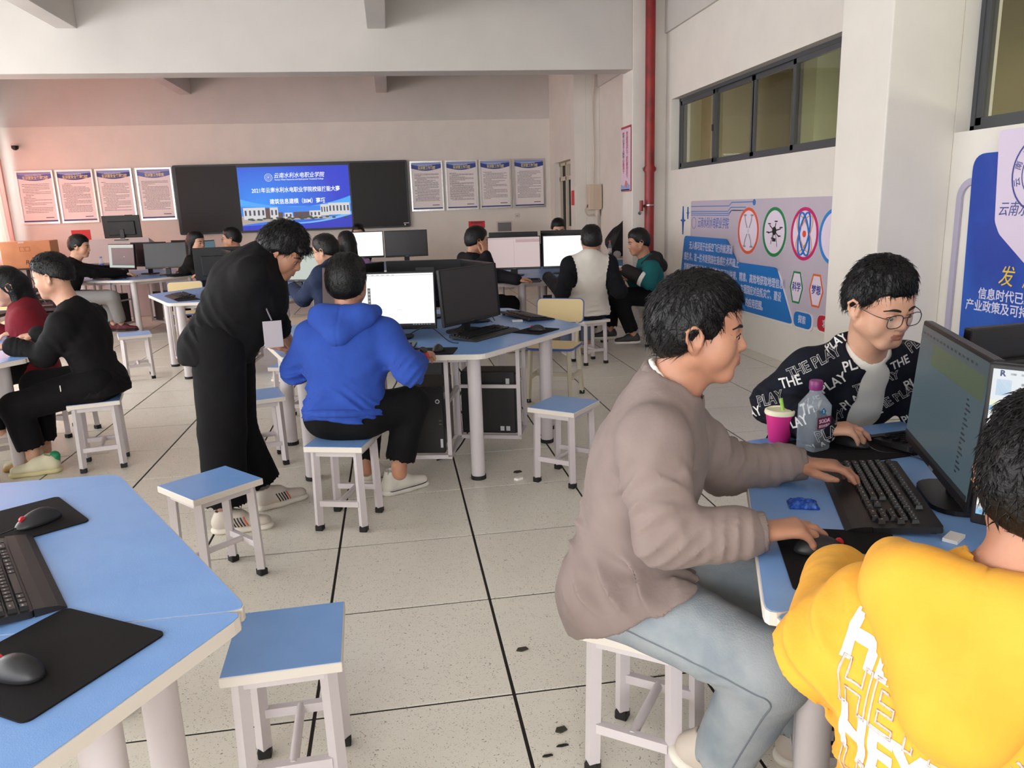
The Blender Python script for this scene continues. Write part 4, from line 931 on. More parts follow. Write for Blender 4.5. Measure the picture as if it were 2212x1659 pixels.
# computer towers in the cradles
TWR = mat('tower_black', S(20, 19, 21), rough=.35, spec=.5)
def tower(c, th, phi, label, z=.132, at_=None):
    """tower standing in the cradle of the table at c (turned th) on the edge with normal phi"""
    a = th+math.radians(phi); lx, ly = at_ or (.61*math.cos(math.radians(phi)), .61*math.sin(math.radians(phi)))
    t = thing('computer_tower', label, 'computer', (c[0]+lx*math.cos(th)-ly*math.sin(th), c[1]+lx*math.sin(th)+ly*math.cos(th), z), a+PI/2, 'black computer towers')
    MB().box((0, .0, .19), (.17, .33, .38), bev=.006).build('case', TWR, t)
    f = MB().poly([(-.082, .0), (.082, .0), (.082, .36), (.05, .372), (-.03, .372), (-.082, .36)], .012, M=frameM((0, -.164, .004), (1, 0, 0), (0, 0, 1), (0, -1, 0))).build('front_panel', mat('tower_front_black', S(25, 24, 26), rough=.3), t)
    MB().cyl((.055, -.177, .30), (.055, -.180, .30), .012).build('power_button', mat('white_ring_light', S(220, 224, 228), rough=.3), f)
    MB().cyl((.055, -.1795, .30), (.055, -.1805, .30), .008).build('button_centre', TWR, f)
    for zz in (.19, .17): MB().box((.065, -.1765, zz), (.016, .002, .006)).build('port', mat('port_grey', S(90, 90, 92), rough=.4), f)
    MB().box((.068, -.1765, .06), (.014, .001, .05)).build('front_sticker', mat('white_sticker', S(200, 198, 200)), f)
    for s in (-1, 1):
        for k in (0, 1): MB().box((s*.0855, -.115+k*.035, .03), (.001, .024, .028)).build('sticker', mat('white_sticker', S(200, 198, 200)), t)
        MB().box((s*.0855, -.12, .32), (.001, .022, .036)).build('sticker', mat('white_sticker', S(200, 198, 200)), t)
    MB().box((0, .166, .19), (.15, .004, .34)).build('rear_grille', mat('tower_rear_grey', S(60, 60, 62), rough=.5), t)
    return t
tower(T2c, T2r, -90, 'black computer tower below the hoodie student hand', at_=(.20, -.60)); tower(T2c, T2r, -5, 'black computer tower below the right side of hoodie table', at_=(.50, -.30))
tower(T2c, T2r, 90, 'black computer tower far below the hoodie table'); tower(T2c, T2r, 150, 'black computer tower behind the blue hoodie')
tower(T3c, T3r, 150, 'black computer tower below the right table'); tower((-3.41, 2.62), math.radians(-3), -30, 'black computer tower below the left edge table')
tower((-3.74, 9.32), math.radians(-20), -30, 'black computer tower below the back table'); tower((-3.74, 9.32), math.radians(-20), -90, 'black computer tower beside the grey trousers student')
tower((-1.69, 6.08), math.radians(-5), -90, 'black computer tower left of the standing student legs'); tower((1.30, 6.62), math.radians(12), -90, 'black computer tower below the varsity table')
tower((1.30, 6.62), math.radians(12), -150, 'black computer tower under the dim pink monitor')
for k, pts in enumerate(([(.0, 2.55, .6), (.1, 2.5, .45), (.05, 2.45, .3), (.12, 2.5, .15), (.02, 2.4, .02), (-.1, 2.3, .008)], [(.1, 2.6, .62), (.14, 2.52, .5), (.08, 2.48, .4), (.16, 2.5, .25), (.1, 2.6, .1), (.1, 2.9, .008)], [(-.35, 2.5, .62), (-.3, 2.4, .5), (-.4, 2.45, .3), (-.3, 2.5, .1), (-.1, 2.6, .008)])):
    o = MB().tube(pts, .005, seg=6).build('power_cable', BLACKP, smooth=True); setp(o, ['black cable hanging beside the tower below hoodie hand', 'black cable trailing behind the tower of hoodie table', 'black cable hanging below the blue hoodie student'][k], 'cable')

# lectern with its monitor, carton on the equipment rack, cup, bottles
LEC = mat('grey_lectern_metal', S(176, 164, 164), rough=.45)
t = thing('lectern', 'grey metal multimedia lectern by the front wall', 'lectern', (-4.42, 10.8, 0))
MB().box((0, 0, .40), (.95, .60, .80), bev=.01).build('cabinet', LEC, t)
MB().poly([(-.30, .84), (.30, .84), (.30, 1.04), (-.30, 1.19)], .98, M=frameM((-.49, 0, 0), (0, 1, 0), (0, 0, 1), (1, 0, 0))).build('desk_hood', mat('grey_lectern_hood', S(190, 178, 176), rough=.45), t)
MB().box((0, -.302, .4), (.008, .004, .74)).build('door_gap', mat('dark_gap', S(70, 64, 64), rough=.7), t)
MB().tube([(-.28, -.33, .72), (-.2, -.335, .68), (-.2, -.335, .56), (-.28, -.33, .5)], .012).build('handle', LEC, t, smooth=True)
MB().box((0, -.01, .825), (.97, .60, .03)).build('worktop', mat('lectern_trim', S(120, 112, 112), rough=.5), t)
monitor(-4.32, 10.62, 88, 'black monitor back standing on the grey lectern', z0=1.20, stand=True, base_z=1.166, sticker=False)
t = thing('equipment_rack', 'dark open equipment rack full of cables under carton', 'rack', (-5.88, 11.5, 0))
RK = mat('rack_dark_grey', S(58, 54, 58), rough=.5)
for x in (-.36, .36):
    for y in (-.26, .26): MB().box((x, y, .38), (.04, .04, .76)).build('post', RK, t)
for z in (.04, .40, .755): MB().box((0, 0, z), (.78, .58, .022)).build('shelf', RK, t)
for k in range(3): MB().box((-.02+.03*k, -.05, .10+.10*k), (.5, .4, .05), bev=.004).build('device', mat('rack_device', S(84, 80, 88), rough=.4), t)
for k in range(9):
    x = -.3+.07*k; MB().tube([(x, -.3, .62), (x+.05, -.33, .5), (x-.04, -.32, .36), (x+.03, -.31, .2)], .008, seg=6).build('cable', mat('rack_cable_%d' % (k % 3), (S(70, 66, 76), S(44, 42, 48), S(110, 104, 108))[k % 3], rough=.5), t, smooth=True)
t = thing('carton', 'brown cardboard carton printed on its front beside curtain', 'box', (-6.04, 11.5, .768), math.radians(8)); CB_ = mat('cardboard', S(198, 152, 112), rough=.75, bump=(40, .05), var=(4, S(188, 142, 102)))
MB().box((0, 0, .21), (.70, .50, .42), bev=.004).build('carton_body', CB_, t)
MB().box((0, 0, .4205), (.70, .06, .001)).build('tape', mat('packing_tape', S(206, 170, 120), rough=.3), t); MB().box((-.05, -.2505, .405), (.08, .001, .025)).build('shipping_label', mat('white_sticker', S(200, 198, 200)), t)
AC = frameM((0, -.2505, 0), (1, 0, 0), (0, 0, 1), (0, -1, 0)); BRN = mat('carton_print', S(92, 62, 44), rough=.7)
text('Ruijie', .10, BRN, t, at(AC, .08, .09, .0005), align='CENTER', bold=.001, shear=.15)
for dx in (-.05, .03): MB().ring([(-.03, -.03), (.03, -.03), (.03, .03), (-.03, .03)], [(-.034, -.034), (.034, -.034), (.034, .034), (-.034, .034)], .0006, M=at(AC, dx, .30, .0003)).build('handling_mark', BRN, t)
t = thing('paper_cup', 'small beige paper cup in front of the carton', 'cup', (-5.72, 11.2, .768))
MB().lathe([(.024, 0), (.034, .085), (.036, .09), (.032, .09)]).build('cup', mat('beige_cup', S(206, 176, 146), rough=.6), t, smooth=True)
WATER = mat('clear_plastic_water', S(206, 216, 228), rough=.12, alpha=.24, spec=.6)
def bottle(x, y, z, label, cap, lab, s=1.0, lz=(.07, .13)):
    t = thing('water_bottle', label, 'bottle', (x, y, z), group='plastic bottles'); 
    MB().lathe([(.026*s, 0), (.031*s, .006), (.032*s, .05), (.030*s, .1), (.032*s, .14), (.028*s, .165), (.014*s, .20), (.0135*s, .212)]).build('bottle_body', WATER, t, smooth='all')
    MB().lathe([(.016*s, .212), (.016*s, .232), (.014*s, .234)]).build('cap', cap, t, smooth=True)
    MB().lathe([(.0323*s, lz[0]), (.0325*s, (lz[0]+lz[1])/2), (.0323*s, lz[1])]).build('label_sleeve', lab, t, smooth='all')
    return t
_b = Zp(222, 589, TZ); bottle(_b[0], _b[1], TZ, 'clear water bottle with blue label before the lectern', mat('blue_cap', S(120, 150, 216), rough=.4), mat('blue_label', S(70, 104, 190), rough=.4), 1.1)
_b = Zp(422, 584, TZ); bottle(_b[0], _b[1], TZ, 'clear bottle with red cap and red label', mat('red_cap', S(206, 44, 50), rough=.4), mat('red_label', S(200, 70, 74), rough=.4), 1.05, (.03, .09))
bottle(2.62, 8.1, TZ+.03, 'small bottle with red cap beside the black backpack', MATS['red_cap'], mat('white_label', S(220, 220, 224), rough=.4), .8)
# side desk with backpack by the red pipe
t = thing('side_desk', 'small blue desk under the backpack by the column', 'desk', (2.86, 8.25, 0))
MB().box((0, 0, .735), (.60, .45, .028), bev=.003).build('desk_top', EDGE, t); MB().box((0, 0, .68), (.5, .38, .08)).build('drawer_box', LAM, t)
for x in (-.26, .26):
    for y in (-.19, .19): MB().box((x, y, .36), (.03, .03, .72)).build('leg', GREYM, t)
t = thing('backpack', 'black backpack slumped on the side desk', 'backpack', (2.80, 8.28, .75)); BP = mat('black_nylon', S(26, 25, 27), rough=.6, bump=(60, .1))
bm = bmesh.new(); bmesh.ops.create_icosphere(bm, subdivisions=4, radius=1)
for v in bm.verts:
    p = v.co; n_ = mnoise.noise(p*2.2)*.12
    v.co = Vector((p.x*.19*(1+n_-.35*max(0, p.z))+.10*max(0, p.z), p.y*.13*(1+n_), max(-.92, p.z)*.25*(1+n_)+.24))
me = bpy.data.meshes.new('pack_body'); bm.to_mesh(me); bm.free(); me.materials.append(BP); me.polygons.foreach_set('use_smooth', [True]*len(me.polygons)); link(bpy.data.objects.new('pack_body', me), t)
MB().tube([(.16, -.10, .52), (.0, -.14, .40), (-.09, -.15, .22), (-.15, -.13, .08)], .016).build('shoulder_strap', BP, t, smooth=True)
MB().tube([(.14, 0, .47), (.18, -.02, .54), (.21, 0, .47)], .008).build('grab_loop', BP, t, smooth=True)
MB().box((0, -.125, .16), (.2, .03, .16), bev=.012).build('front_pocket', BP, t)
o = MB().lathe([(.025, -.03), (.045, -.03), (.045, .03), (.025, .03)], M=Matrix.Rotation(PI/2, 4, 'X')).build('tape_roll', mat('grey_tape', S(190, 184, 186), rough=.4), smooth=True); o.location = (2.72, 8.1, .796); setp(o, 'grey tape roll beside the backpack', 'tape roll')
# ------------------------------------------------------------------ soft shapes: signed distance fields meshed with surface nets
def V3(*a): return np.array(a if len(a) == 3 else a[0], float)
def nrm(v): v = np.asarray(v, float); return v/(np.linalg.norm(v)+1e-12)
class Field:
    def __init__(s): s.ops = []; s.post = None
    def cone(s, a, b, ra, rb=None, k=.02, flat=None, sub=False):
        """round cone a-b; flat=(axis, scale) squeezes it along the axis"""
        a, b = V3(a), V3(b); rb = ra if rb is None else rb; m_ = max(ra, rb)*max(1, flat[1] if flat else 1)+.05+k
        s.ops.append(('c', a, b, ra, rb, k, (nrm(flat[0]), flat[1]) if flat else None, sub, np.minimum(a, b)-m_, np.maximum(a, b)+m_)); return s
    def chain(s, pts, rs, k=.02, flat=None, sub=False):
        for i in range(len(pts)-1): s.cone(pts[i], pts[i+1], rs[i], rs[i+1], k, flat, sub)
        return s
    def ell(s, c, r, R=None, k=.02, sub=False):
        """ellipsoid; R: columns are its axes"""
        c = V3(c); r = V3(r); m_ = r.max()+.05+k; R = np.eye(3) if R is None else R
        s.ops.append(('e', c, r, R, 0, k, None, sub, c-m_, c+m_)); return s
    def half(s, p, n, k=.005):
        """removes everything on the side n points to"""
        s.ops.append(('h', V3(p), nrm(n), 0, 0, k, None, True, V3(-99, -99, -99), V3(99, 99, 99))); return s
    def fn(s, f, lo, hi, k=.01, sub=False): s.ops.append(('f', f, 0, 0, 0, k, None, sub, V3(lo), V3(hi))); return s
    def bounds(s):
        lo = np.min([o[8] for o in s.ops if not o[7]], 0); hi = np.max([o[9] for o in s.ops if not o[7]], 0); return lo+.03, hi-.03
    def __call__(s, P):
        D = np.full(len(P), 1.0)
        for (t, a, b, ra, rb, k, fl, sub, lo, hi) in s.ops:
            if t == 'h': q = -((P-a)@b); idx = slice(None)
            else:
                idx = np.nonzero(((P > lo) & (P < hi)).all(1))[0]
                if not len(idx): continue
                Q = P[idx]
                if t == 'c':
                    ba = b-a; l2 = ba@ba+1e-12; pa = Q-a; tt = np.clip((pa@ba)/l2, 0, 1); v = pa-tt[:, None]*ba
                    if fl: n_, sc = fl; v = v+np.outer((v@n_)*(1/sc-1), n_)
                    q = np.sqrt((v*v).sum(1))-(ra+(rb-ra)*tt)
                    if fl and fl[1] < 1: q = q*(.4+.6*fl[1])
                elif t == 'e':
                    v = (Q-a)@ra; k0 = np.sqrt(((v/b)**2).sum(1)); k1 = np.sqrt(((v/(b*b))**2).sum(1))+1e-9; q = k0*(k0-1)/k1
                else: q = a(Q)
            if sub:
                d = D[idx] if t != 'h' else D
                q2 = q if t == 'h' else -q
                if t == 'h': q2 = -q
                h = np.clip(.5-.5*(d-q2)/k, 0, 1); r = d*(1-h)+q2*h+k*h*(1-h)
            else:
                d = D[idx]; h = np.clip(.5+.5*(d-q)/k, 0, 1); r = d*(1-h)+q*h-k*h*(1-h)
            if t == 'h': D = r
            else: D[idx] = r
        if s.post is not None: D = s.post(P, D)
        return D
def surface(field, h, pad_=.0):
    """surface-nets mesh of the zero level, evaluated only in a band round it"""
    lo, hi = field.bounds(); lo = lo-pad_; hi = hi+pad_; C = 4
    n = np.maximum(2, np.ceil((hi-lo)/(h*C)).astype(int))+1
    g = [lo[i]+np.arange(n[i])*h*C for i in range(3)]
    G = np.stack(np.meshgrid(*g, indexing='ij'), -1).reshape(-1, 3)
    Dc = field(G).reshape(n); near = np.abs(Dc) < h*C*2.2
    N_ = (n-1)*C+1; sgn = np.repeat(np.repeat(np.repeat(Dc, C, 0), C, 1), C, 2)[:N_[0], :N_[1], :N_[2]]
    o = [np.minimum((np.arange(N_[i])+C//2)//C, n[i]-1) for i in range(3)]
    mask = near[np.ix_(*o)]; Dv = np.where(Dc[np.ix_(*o)] < 0, -1.0, 1.0)
    I = np.argwhere(mask); Dv[mask] = field(lo+I*h)
    Dv[0] = Dv[-1] = 1; Dv[:, 0] = Dv[:, -1] = 1; Dv[:, :, 0] = Dv[:, :, -1] = 1
    ins = Dv < 0; m_ = [s_-1 for s_ in N_]
    cnt = np.zeros(m_, np.int8); corners = [(i, j, k) for i in (0, 1) for j in (0, 1) for k in (0, 1)]
    sl = lambda A, c: A[c[0]:m_[0]+c[0], c[1]:m_[1]+c[1], c[2]:m_[2]+c[2]]
    for c in corners: cnt += sl(ins, c)
    act = (cnt > 0) & (cnt < 8); A = np.argwhere(act); vid = np.full(m_, -1, np.int64); vid[act] = np.arange(len(A))
    pos = np.zeros((len(A), 3)); w = np.zeros(len(A)); vals = {c: Dv[A[:, 0]+c[0], A[:, 1]+c[1], A[:, 2]+c[2]] for c in corners}
    for c in corners:
        for ax in range(3):
            if c[ax] == 0:
                d = list(c); d[ax] = 1; d = tuple(d); va, vb = vals[c], vals[d]; x = (va < 0) != (vb < 0)
                t = np.where(x, va/(va-vb+1e-12), 0); p = np.tile(np.array(c, float), (len(A), 1)); p[:, ax] += t; pos += p*x[:, None]; w += x
    pos = lo+(A+pos/np.maximum(w, 1)[:, None])*h
    F = []
    for ax in range(3):
        b, c = [(1, 2), (2, 0), (0, 1)][ax]; s0 = [slice(1, -1)]*3; s1 = [slice(1, -1)]*3
        s0[ax] = slice(0, -1); s1[ax] = slice(1, None)
        x = ins[tuple(s0)] != ins[tuple(s1)]; J = np.argwhere(x); off = np.ones(3, int); off[ax] = 0; J = J+off
        fl = ins[J[:, 0], J[:, 1], J[:, 2]]
        def q(db, dc): K = J.copy(); K[:, b] += db; K[:, c] += dc; return vid[K[:, 0], K[:, 1], K[:, 2]]
        Q = np.stack([q(-1, -1), q(0, -1), q(0, 0), q(-1, 0)], 1); Q[~fl] = Q[~fl][:, ::-1]; F.append(Q)
    F = np.concatenate(F); F = F[(F >= 0).all(1)]
    return pos, F
def smooth_v(pos, F, it=1, lam=.5):
    A = np.concatenate([F[:, i] for i in range(4)]*2); B = np.concatenate([F[:, (i+1) % 4] for i in range(4)]+[F[:, (i-1) % 4] for i in range(4)])
    n = len(pos); c = np.maximum(np.bincount(A, minlength=n), 1)
    for _ in range(it):
        pos = pos+lam*(np.stack([np.bincount(A, weights=pos[B, j], minlength=n) for j in range(3)], 1)/c[:, None]-pos)
    return pos
def np_mesh(name, pos, F, mats, mi=None):
    me = bpy.data.meshes.new(name); me.vertices.add(len(pos)); me.vertices.foreach_set('co', pos.astype(np.float32).ravel())
    me.loops.add(F.size); me.loops.foreach_set('vertex_index', F.astype(np.int32).ravel()); me.polygons.add(len(F))
    me.polygons.foreach_set('loop_start', np.arange(0, F.size, F.shape[1], dtype=np.int32)); me.update(calc_edges=True)
    me.polygons.foreach_set('use_smooth', np.ones(len(F), bool))
    for m_ in mats: me.materials.append(m_)
    if mi is not None: me.polygons.foreach_set('material_index', mi.astype(np.int32))
    me.validate(); return me
def soft(name, field, h, mats, parent, org, it=1, pick=None):
    """meshes the field; pick(centres) -> material index per face"""
    pos, F = surface(field, h)
    if it: pos = smooth_v(pos, F, it)
    mi = pick(pos[F].mean(1)) if pick else None
    me = np_mesh(name, pos-org, F, mats if isinstance(mats, (list, tuple)) else [mats], mi)
    o = bpy.data.objects.new(name, me); link(o, parent); return o
def waves(seed, freq, n=5, stretch=(1, 1, 1)):
    r = np.random.default_rng(seed); K = r.normal(size=(n, 3)); K = K/np.linalg.norm(K, axis=1)[:, None]*freq*r.uniform(.6, 1.5, (n, 1))*np.array(stretch); ph = r.uniform(0, 6.28, n)
    return lambda P: np.sin(P@K.T+ph+1.3*np.sin(P@np.roll(K, 1, 0).T*.5)).mean(1)
def folds(spots, seed, base=.0012, freq=38):
    """cloth folds: gentle everywhere, creases round the given (point, radius, depth[, axis, wavelength]) spots"""
    w1, w2, wp, wa = waves(seed, freq*.8), waves(seed+1, freq*1.9), waves(seed+2, 15), waves(seed+3, 24)
    def f(P, D):
        out = base*(1.8*np.abs(w1(P))-.6+.6*w2(P)); n0 = np.abs(D) < .03
        if not n0.any(): return D+out
        I = np.nonzero(n0)[0]; Q = P[I]; warp = wp(Q); am = np.clip(.55+1.6*wa(Q), .05, 1.3); add = np.zeros(len(I))
        for sp in spots:
            c, r, d = sp[:3]; g = np.exp(-((Q-V3(c))**2).sum(1)/(r*r)); i = np.nonzero(g > .03)[0]
            if not len(i): continue
            ax, wl = (sp[3], sp[4]) if len(sp) > 3 else ((.3, .5, .8), .06)
            ph = (Q[i]@nrm(ax))*PI/wl+6.5*warp[i]; rd = (1-np.abs(np.sin(ph)))**1.4
            add[i] -= d*1.5*g[i]*am[i]*(rd-.25)
        out[I] += add
        return D+out
    return f

# ------------------------------------------------------------------ people
def skinmat(name, c, c2): return mat(name, c, rough=.46, spec=.42, sss=.12, bump=(260, .06, 3), var=(14, c2, .4, .75))
SKIN = skinmat('skin_tan', S(184, 134, 108), S(170, 118, 94)); SKIN2 = skinmat('skin_light', S(206, 160, 134), S(194, 142, 118)); LIP = mat('lip_tone', S(176, 116, 98), rough=.4, sss=.1)
HAIRM = mat('black_hair', S(9, 8, 8), rough=.42, spec=.4, bump=(160, .3, 3)); HAIRB = mat('dark_brown_hair', S(28, 22, 20), rough=.5, spec=.35, bump=(160, .5, 3))
def cloth(name, c, b=(55, .12), rough=.85, c2=None, fine=None, sh_=0.0): return mat(name, c, rough=rough, spec=.2, sheen=sh_, bump=b, var=(8, c2) if c2 else None)
def ik(a, c, l1, l2, hint):
    a, c, hint = V3(a), V3(c), V3(hint); d = c-a; L_ = np.linalg.norm(d); u = d/L_; L_ = min(L_, (l1+l2)*.998); x = (L_*L_+l1*l1-l2*l2)/(2*L_); y = math.sqrt(max(0, l1*l1-x*x))
    p = hint-u*(hint@u); return a+u*x+nrm(p)*y
def hand_ops(f, wrist, fwd, back, side, pose='rest', s=1.0, k=.007):
    """adds a hand: fwd towards the fingers, back = out of the back of the hand, side = towards the thumb"""
    w = V3(wrist); fwd = nrm(fwd); back = nrm(V3(back)-fwd*(V3(back)@fwd)); side = nrm(V3(side)-fwd*(V3(side)@fwd)-back*(V3(side)@back))
    P = lambda a, b, c: w+(fwd*a+side*b+back*c)*s
    curl = {'rest': ((12, 22, 18), (14, 24, 18), (16, 26, 20), (18, 26, 20)), 'mouse': ((20, 28, 18), (16, 26, 16), (24, 36, 24), (26, 36, 24)), 'keys': ((14, 26, 20), (16, 28, 20), (24, 34, 26), (26, 34, 26)), 'fist': ((70, 85, 50),)*4, 'flat': ((2, 4, 4),)*4}[pose]
    for b0, b1, r0, r1 in ((.016, .026, .017, .0135), (.004, .009, .018, .014), (-.010, -.010, .017, .0135), (-.018, -.027, .015, .012)):
        f.cone(P(.004, b0, 0), P(.082, b1, .002), r0*s, r1*s, k=.014, flat=(back, .85))
    for i, (b1, L0, sp) in enumerate(((.027, .072, .10), (.009, .080, .02), (-.010, .075, -.05), (-.028, .058, -.14))):
        p = P(.084-(.004 if i in (0, 2) else .012 if i == 3 else 0), b1, .002); ang = 0; d0 = nrm(fwd+side*sp)
        for j, (fr, r0, r1) in enumerate(((.45, .0098, .0088), (.31, .0088, .0080), (.24, .0080, .0062))):
            ang += math.radians(curl[i][j]); d = d0*math.cos(ang)-back*math.sin(ang); q = p+d*L0*fr*s; f.cone(p, q, r0*s*(1 if i < 3 else .86), r1*s*(1 if i < 3 else .86), k=k); p = q
    a = P(.012, .024, -.006); b = P(.046, .050, -.014 if pose != 'flat' else -.006); c = P(.074, .058, -.020 if pose != 'flat' else -.008); e = P(.098, .056, -.024 if pose != 'flat' else -.010)
    f.cone(a, b, .0165*s, .0115*s, k=.014); f.cone(b, c, .0115*s, .0098*s, k=k); f.cone(c, e, .0098*s, .0075*s, k=k)
    return P
def head_ops(f, H, s=1.0, ears=True, fine=True):
    """H(x, y, z) maps head coordinates (x right, y forward, z up, origin mid-head at eye level) to the world; Rm its axes"""
    X, R = H
    p = lambda x, y, z: X+R@(np.array((x, y, z))*s)
    e = lambda c, r, k=.02, sub=False: f.ell(p(*c), np.array(r)*s, R, k, sub)
    c = lambda a, b, ra, rb, k=.012, fl=None, sub=False: f.cone(p(*a), p(*b), ra*s, rb*s, k, fl, sub)
    e((0, -.016, .032), (.074, .095, .084)); e((0, .034, -.018), (.061, .054, .074), .03); e((0, .044, .045), (.062, .044, .048), .03)
    for q in (-1, 1):
        c((q*.050, .0, -.050), (q*.020, .060, -.088), .026, .021, .025); e((q*.038, .050, -.024), (.030, .032, .030), .025); e((q*.044, .040, -.050), (.022, .030, .024), .02)
    c((-.016, .066, -.092), (.016, .066, -.092), .019, .019, .02); e((0, .073, -.058), (.032, .024, .024), .018)
    c((-.038, .074, .017), (0, .0815, .013), .011, .011, .014); c((.038, .074, .017), (0, .0815, .013), .011, .011, .014)
    c((0, .084, .006), (0, .101, -.026), .0085, .0115, .010); c((0, .100, -.028), (0, .092, -.036), .0105, .008, .006)
    for q in (-1, 1):
        c((q*.012, .092, -.031), (q*.011, .086, -.035), .0085, .007, .007)
        e((q*.033, .091, .001), (.019, .012, .0105), .012, True)
        e((q*.033, .074, .0), (.0145, .0125, .0125), .006)
        if fine:
            c((q*.018, .0845, .001), (q*.033, .0885, .0062), .0032, .0036, .004); c((q*.033, .0885, .0062), (q*.050, .0795, .0005), .0036, .003, .004)
            c((q*.018, .084, -.003), (q*.033, .0862, -.0070), .0028, .003, .004); c((q*.033, .0862, -.0070), (q*.049, .0785, -.003), .003, .0026, .004)
            c((q*.0115, .0905, -.0395), (q*.0115, .089, -.043), .0022, .0022, .003, None, True)
    for q in (-1, 1):
        c((q*.022, .0860, -.0575), (q*.004, .0955, -.0530), .0042, .0056, .005); c((q*.020, .0855, -.0635), (0, .0940, -.0665), .0045, .0066, .005)
    if fine: c((-.021, .0955, -.0602), (.021, .0955, -.0602), .0017, .0017, .003, None, True); e((0, .088, -.0785), (.014, .006, .004), .008, True)
    if ears:
        for q in (-1, 1):
            e((q*.0765, -.010, -.010), (.0085, .019, .031), .008)
            ring = [(q*.0845, .004+.0, -.022), (q*.083, .008, .002), (q*.085, .0, .020), (q*.089, -.014, .024), (q*.092, -.027, .012), (q*.090, -.026, -.008), (q*.084, -.014, -.028), (q*.080, -.004, -.036)]
            for a, b in zip(ring, ring[1:]): c(a, b, .0042, .0042, .006)
            if fine: e((q*.090, -.008, -.006), (.007, .010, .016), .004, True)
    return p
def head_frame(pos, yaw, pitch=0.0, roll=0.0):
    """yaw: direction the face looks (0 = +x, ccw); pitch > 0 looks down; roll > 0 tips towards the right shoulder"""
    a = math.radians(yaw); b = math.radians(pitch); r = math.radians(roll)
    fw = V3(math.cos(a)*math.cos(b), math.sin(a)*math.cos(b), -math.sin(b)); rt = V3(math.sin(a), -math.cos(a), 0); up = np.cross(rt, fw)
    rt2 = rt*math.cos(r)-up*math.sin(r); up2 = up*math.cos(r)+rt*math.sin(r)
    return V3(pos), np.stack([rt2, fw, up2], 1)
def hair_mesh(name, H, m_, parent, org, h=.006, s=1.0, style='short', fringe=.035, nape=-.06, vol=.0, side=.0, strands=0, seed=3, rough_=.0022, part_=0.0, length=.02, lift=.35, extra=None):
    X, R = H; p = lambda x, y, z: X+R@(np.array((x, y, z))*s); f = Field()
    e = lambda c, r, k=.02, sub=False: f.ell(p(*c), np.array(r)*s, R, k, sub)
    e((0, -.020, .036), (.083+side, .102, .092)); e((0, -.004, .070+vol*.6), (.074+side, .090, .052+vol), .03); e((0, -.035, .0), (.080+side, .080, .085), .03)
    if extra: extra(f, p, s, R)
    # face opening, ears, nape
    e((0, .108, fringe-.090), (.074, .070, .090), .010, True); e((0, .125, -.06), (.09, .085, .10), .01, True)
    if style != 'long':
        for q in (-1, 1):
            e((q*.098, .012, -.030), (.034, .034, .046), .010, True); f.cone(p(q*.10, .030, -.03), p(q*.10, .075, .01), .030*s, .028*s, .01, None, True)
        f.half(p(0, -.09, nape), R@nrm((0, .55, -1)), .012)
    w1, w2 = waves(seed, 170/s, 6), waves(seed+5, 420/s, 6); Ri = R
    f.post = lambda P, D: D+rough_*(1.5*np.abs(w1((P-X)@Ri*np.array((1, .45, .45))))-.6)+rough_*.5*w2((P-X)@Ri*np.array((1, .35, .35)))
    pos, F = surface(f, h)
    parts = [(pos, F)]
    if strands:
        r = np.random.default_rng(seed); tri = pos[F]; n_ = np.cross(tri[:, 1]-tri[:, 0], tri[:, 3]-tri[:, 0]); ar = np.linalg.norm(n_, axis=1); n_ /= ar[:, None]+1e-12
        cen = tri.mean(1); loc = ((cen-X)@R)/s
        pr = ar*np.clip(.35+(loc[:, 2]+.02)*9, .12, 1.6)*(loc[:, 1] < .10); pr /= pr.sum(); ids = r.choice(len(F), strands, p=pr)
        u = r.random((strands, 2)); base = tri[ids, 0]*(1-u[:, :1])*(1-u[:, 1:])+tri[ids, 1]*u[:, :1]*(1-u[:, 1:])+tri[ids, 2]*u[:, :1]*u[:, 1:]+tri[ids, 3]*(1-u[:, :1])*u[:, 1:]
        lc = ((base-X)@R)/s; flow = np.stack([lc[:, 0]*6-part_*2, lc[:, 1]*5+.25*(lc[:, 2] > .05), -.9+lc[:, 2]*2.0], 1)+r.normal(0, .35, (strands, 3))
        flow = flow@R.T; nn = n_[ids]; flow -= nn*(flow*nn).sum(1)[:, None]; flow /= np.linalg.norm(flow, axis=1)[:, None]+1e-9
        d = flow+nn*(lift*r.uniform(.3, 1.3, (strands, 1))); d /= np.linalg.norm(d, axis=1)[:, None]; L_ = (length*s*r.uniform(.5, 1.3, strands))[:, None]
        sd = np.cross(d, nn); sd /= np.linalg.norm(sd, axis=1)[:, None]+1e-9; w = .0011*s
        b0 = base-nn*.0015*s; mid = b0+d*L_*.55; tip = b0+d*L_+flow*L_*.15-np.array((0, 0, 1))*L_*.18
        vs = np.stack([b0-sd*w, b0+sd*w, b0+nn*w*1.5, mid-sd*w*.8, mid+sd*w*.8, mid+nn*w*1.2, tip, tip], 1).reshape(-1, 3); k = np.arange(strands)[:, None]*8
        q = np.array([[0, 1, 4, 3], [1, 2, 5, 4], [2, 0, 3, 5], [3, 4, 6, 6], [4, 5, 6, 6], [5, 3, 6, 6]])
        Fq = (k[:, None]+q[None]).reshape(-1, 4)
        me = bpy.data.meshes.new(name); V_ = np.concatenate([pos, vs])-org; n0 = len(pos)
        faces = [tuple(t) for t in F.tolist()]+[tuple(t[:3]) if t[2] == t[3] else tuple(t) for t in (Fq+n0).tolist()]
        me.from_pydata(V_.tolist(), [], faces); me.materials.append(m_); me.polygons.foreach_set('use_smooth', [True]*len(me.polygons)); me.update()
    else: me = np_mesh(name, smooth_v(pos, F, 1)-org, F, [m_])
    o = bpy.data.objects.new(name, me); link(o, parent); return o
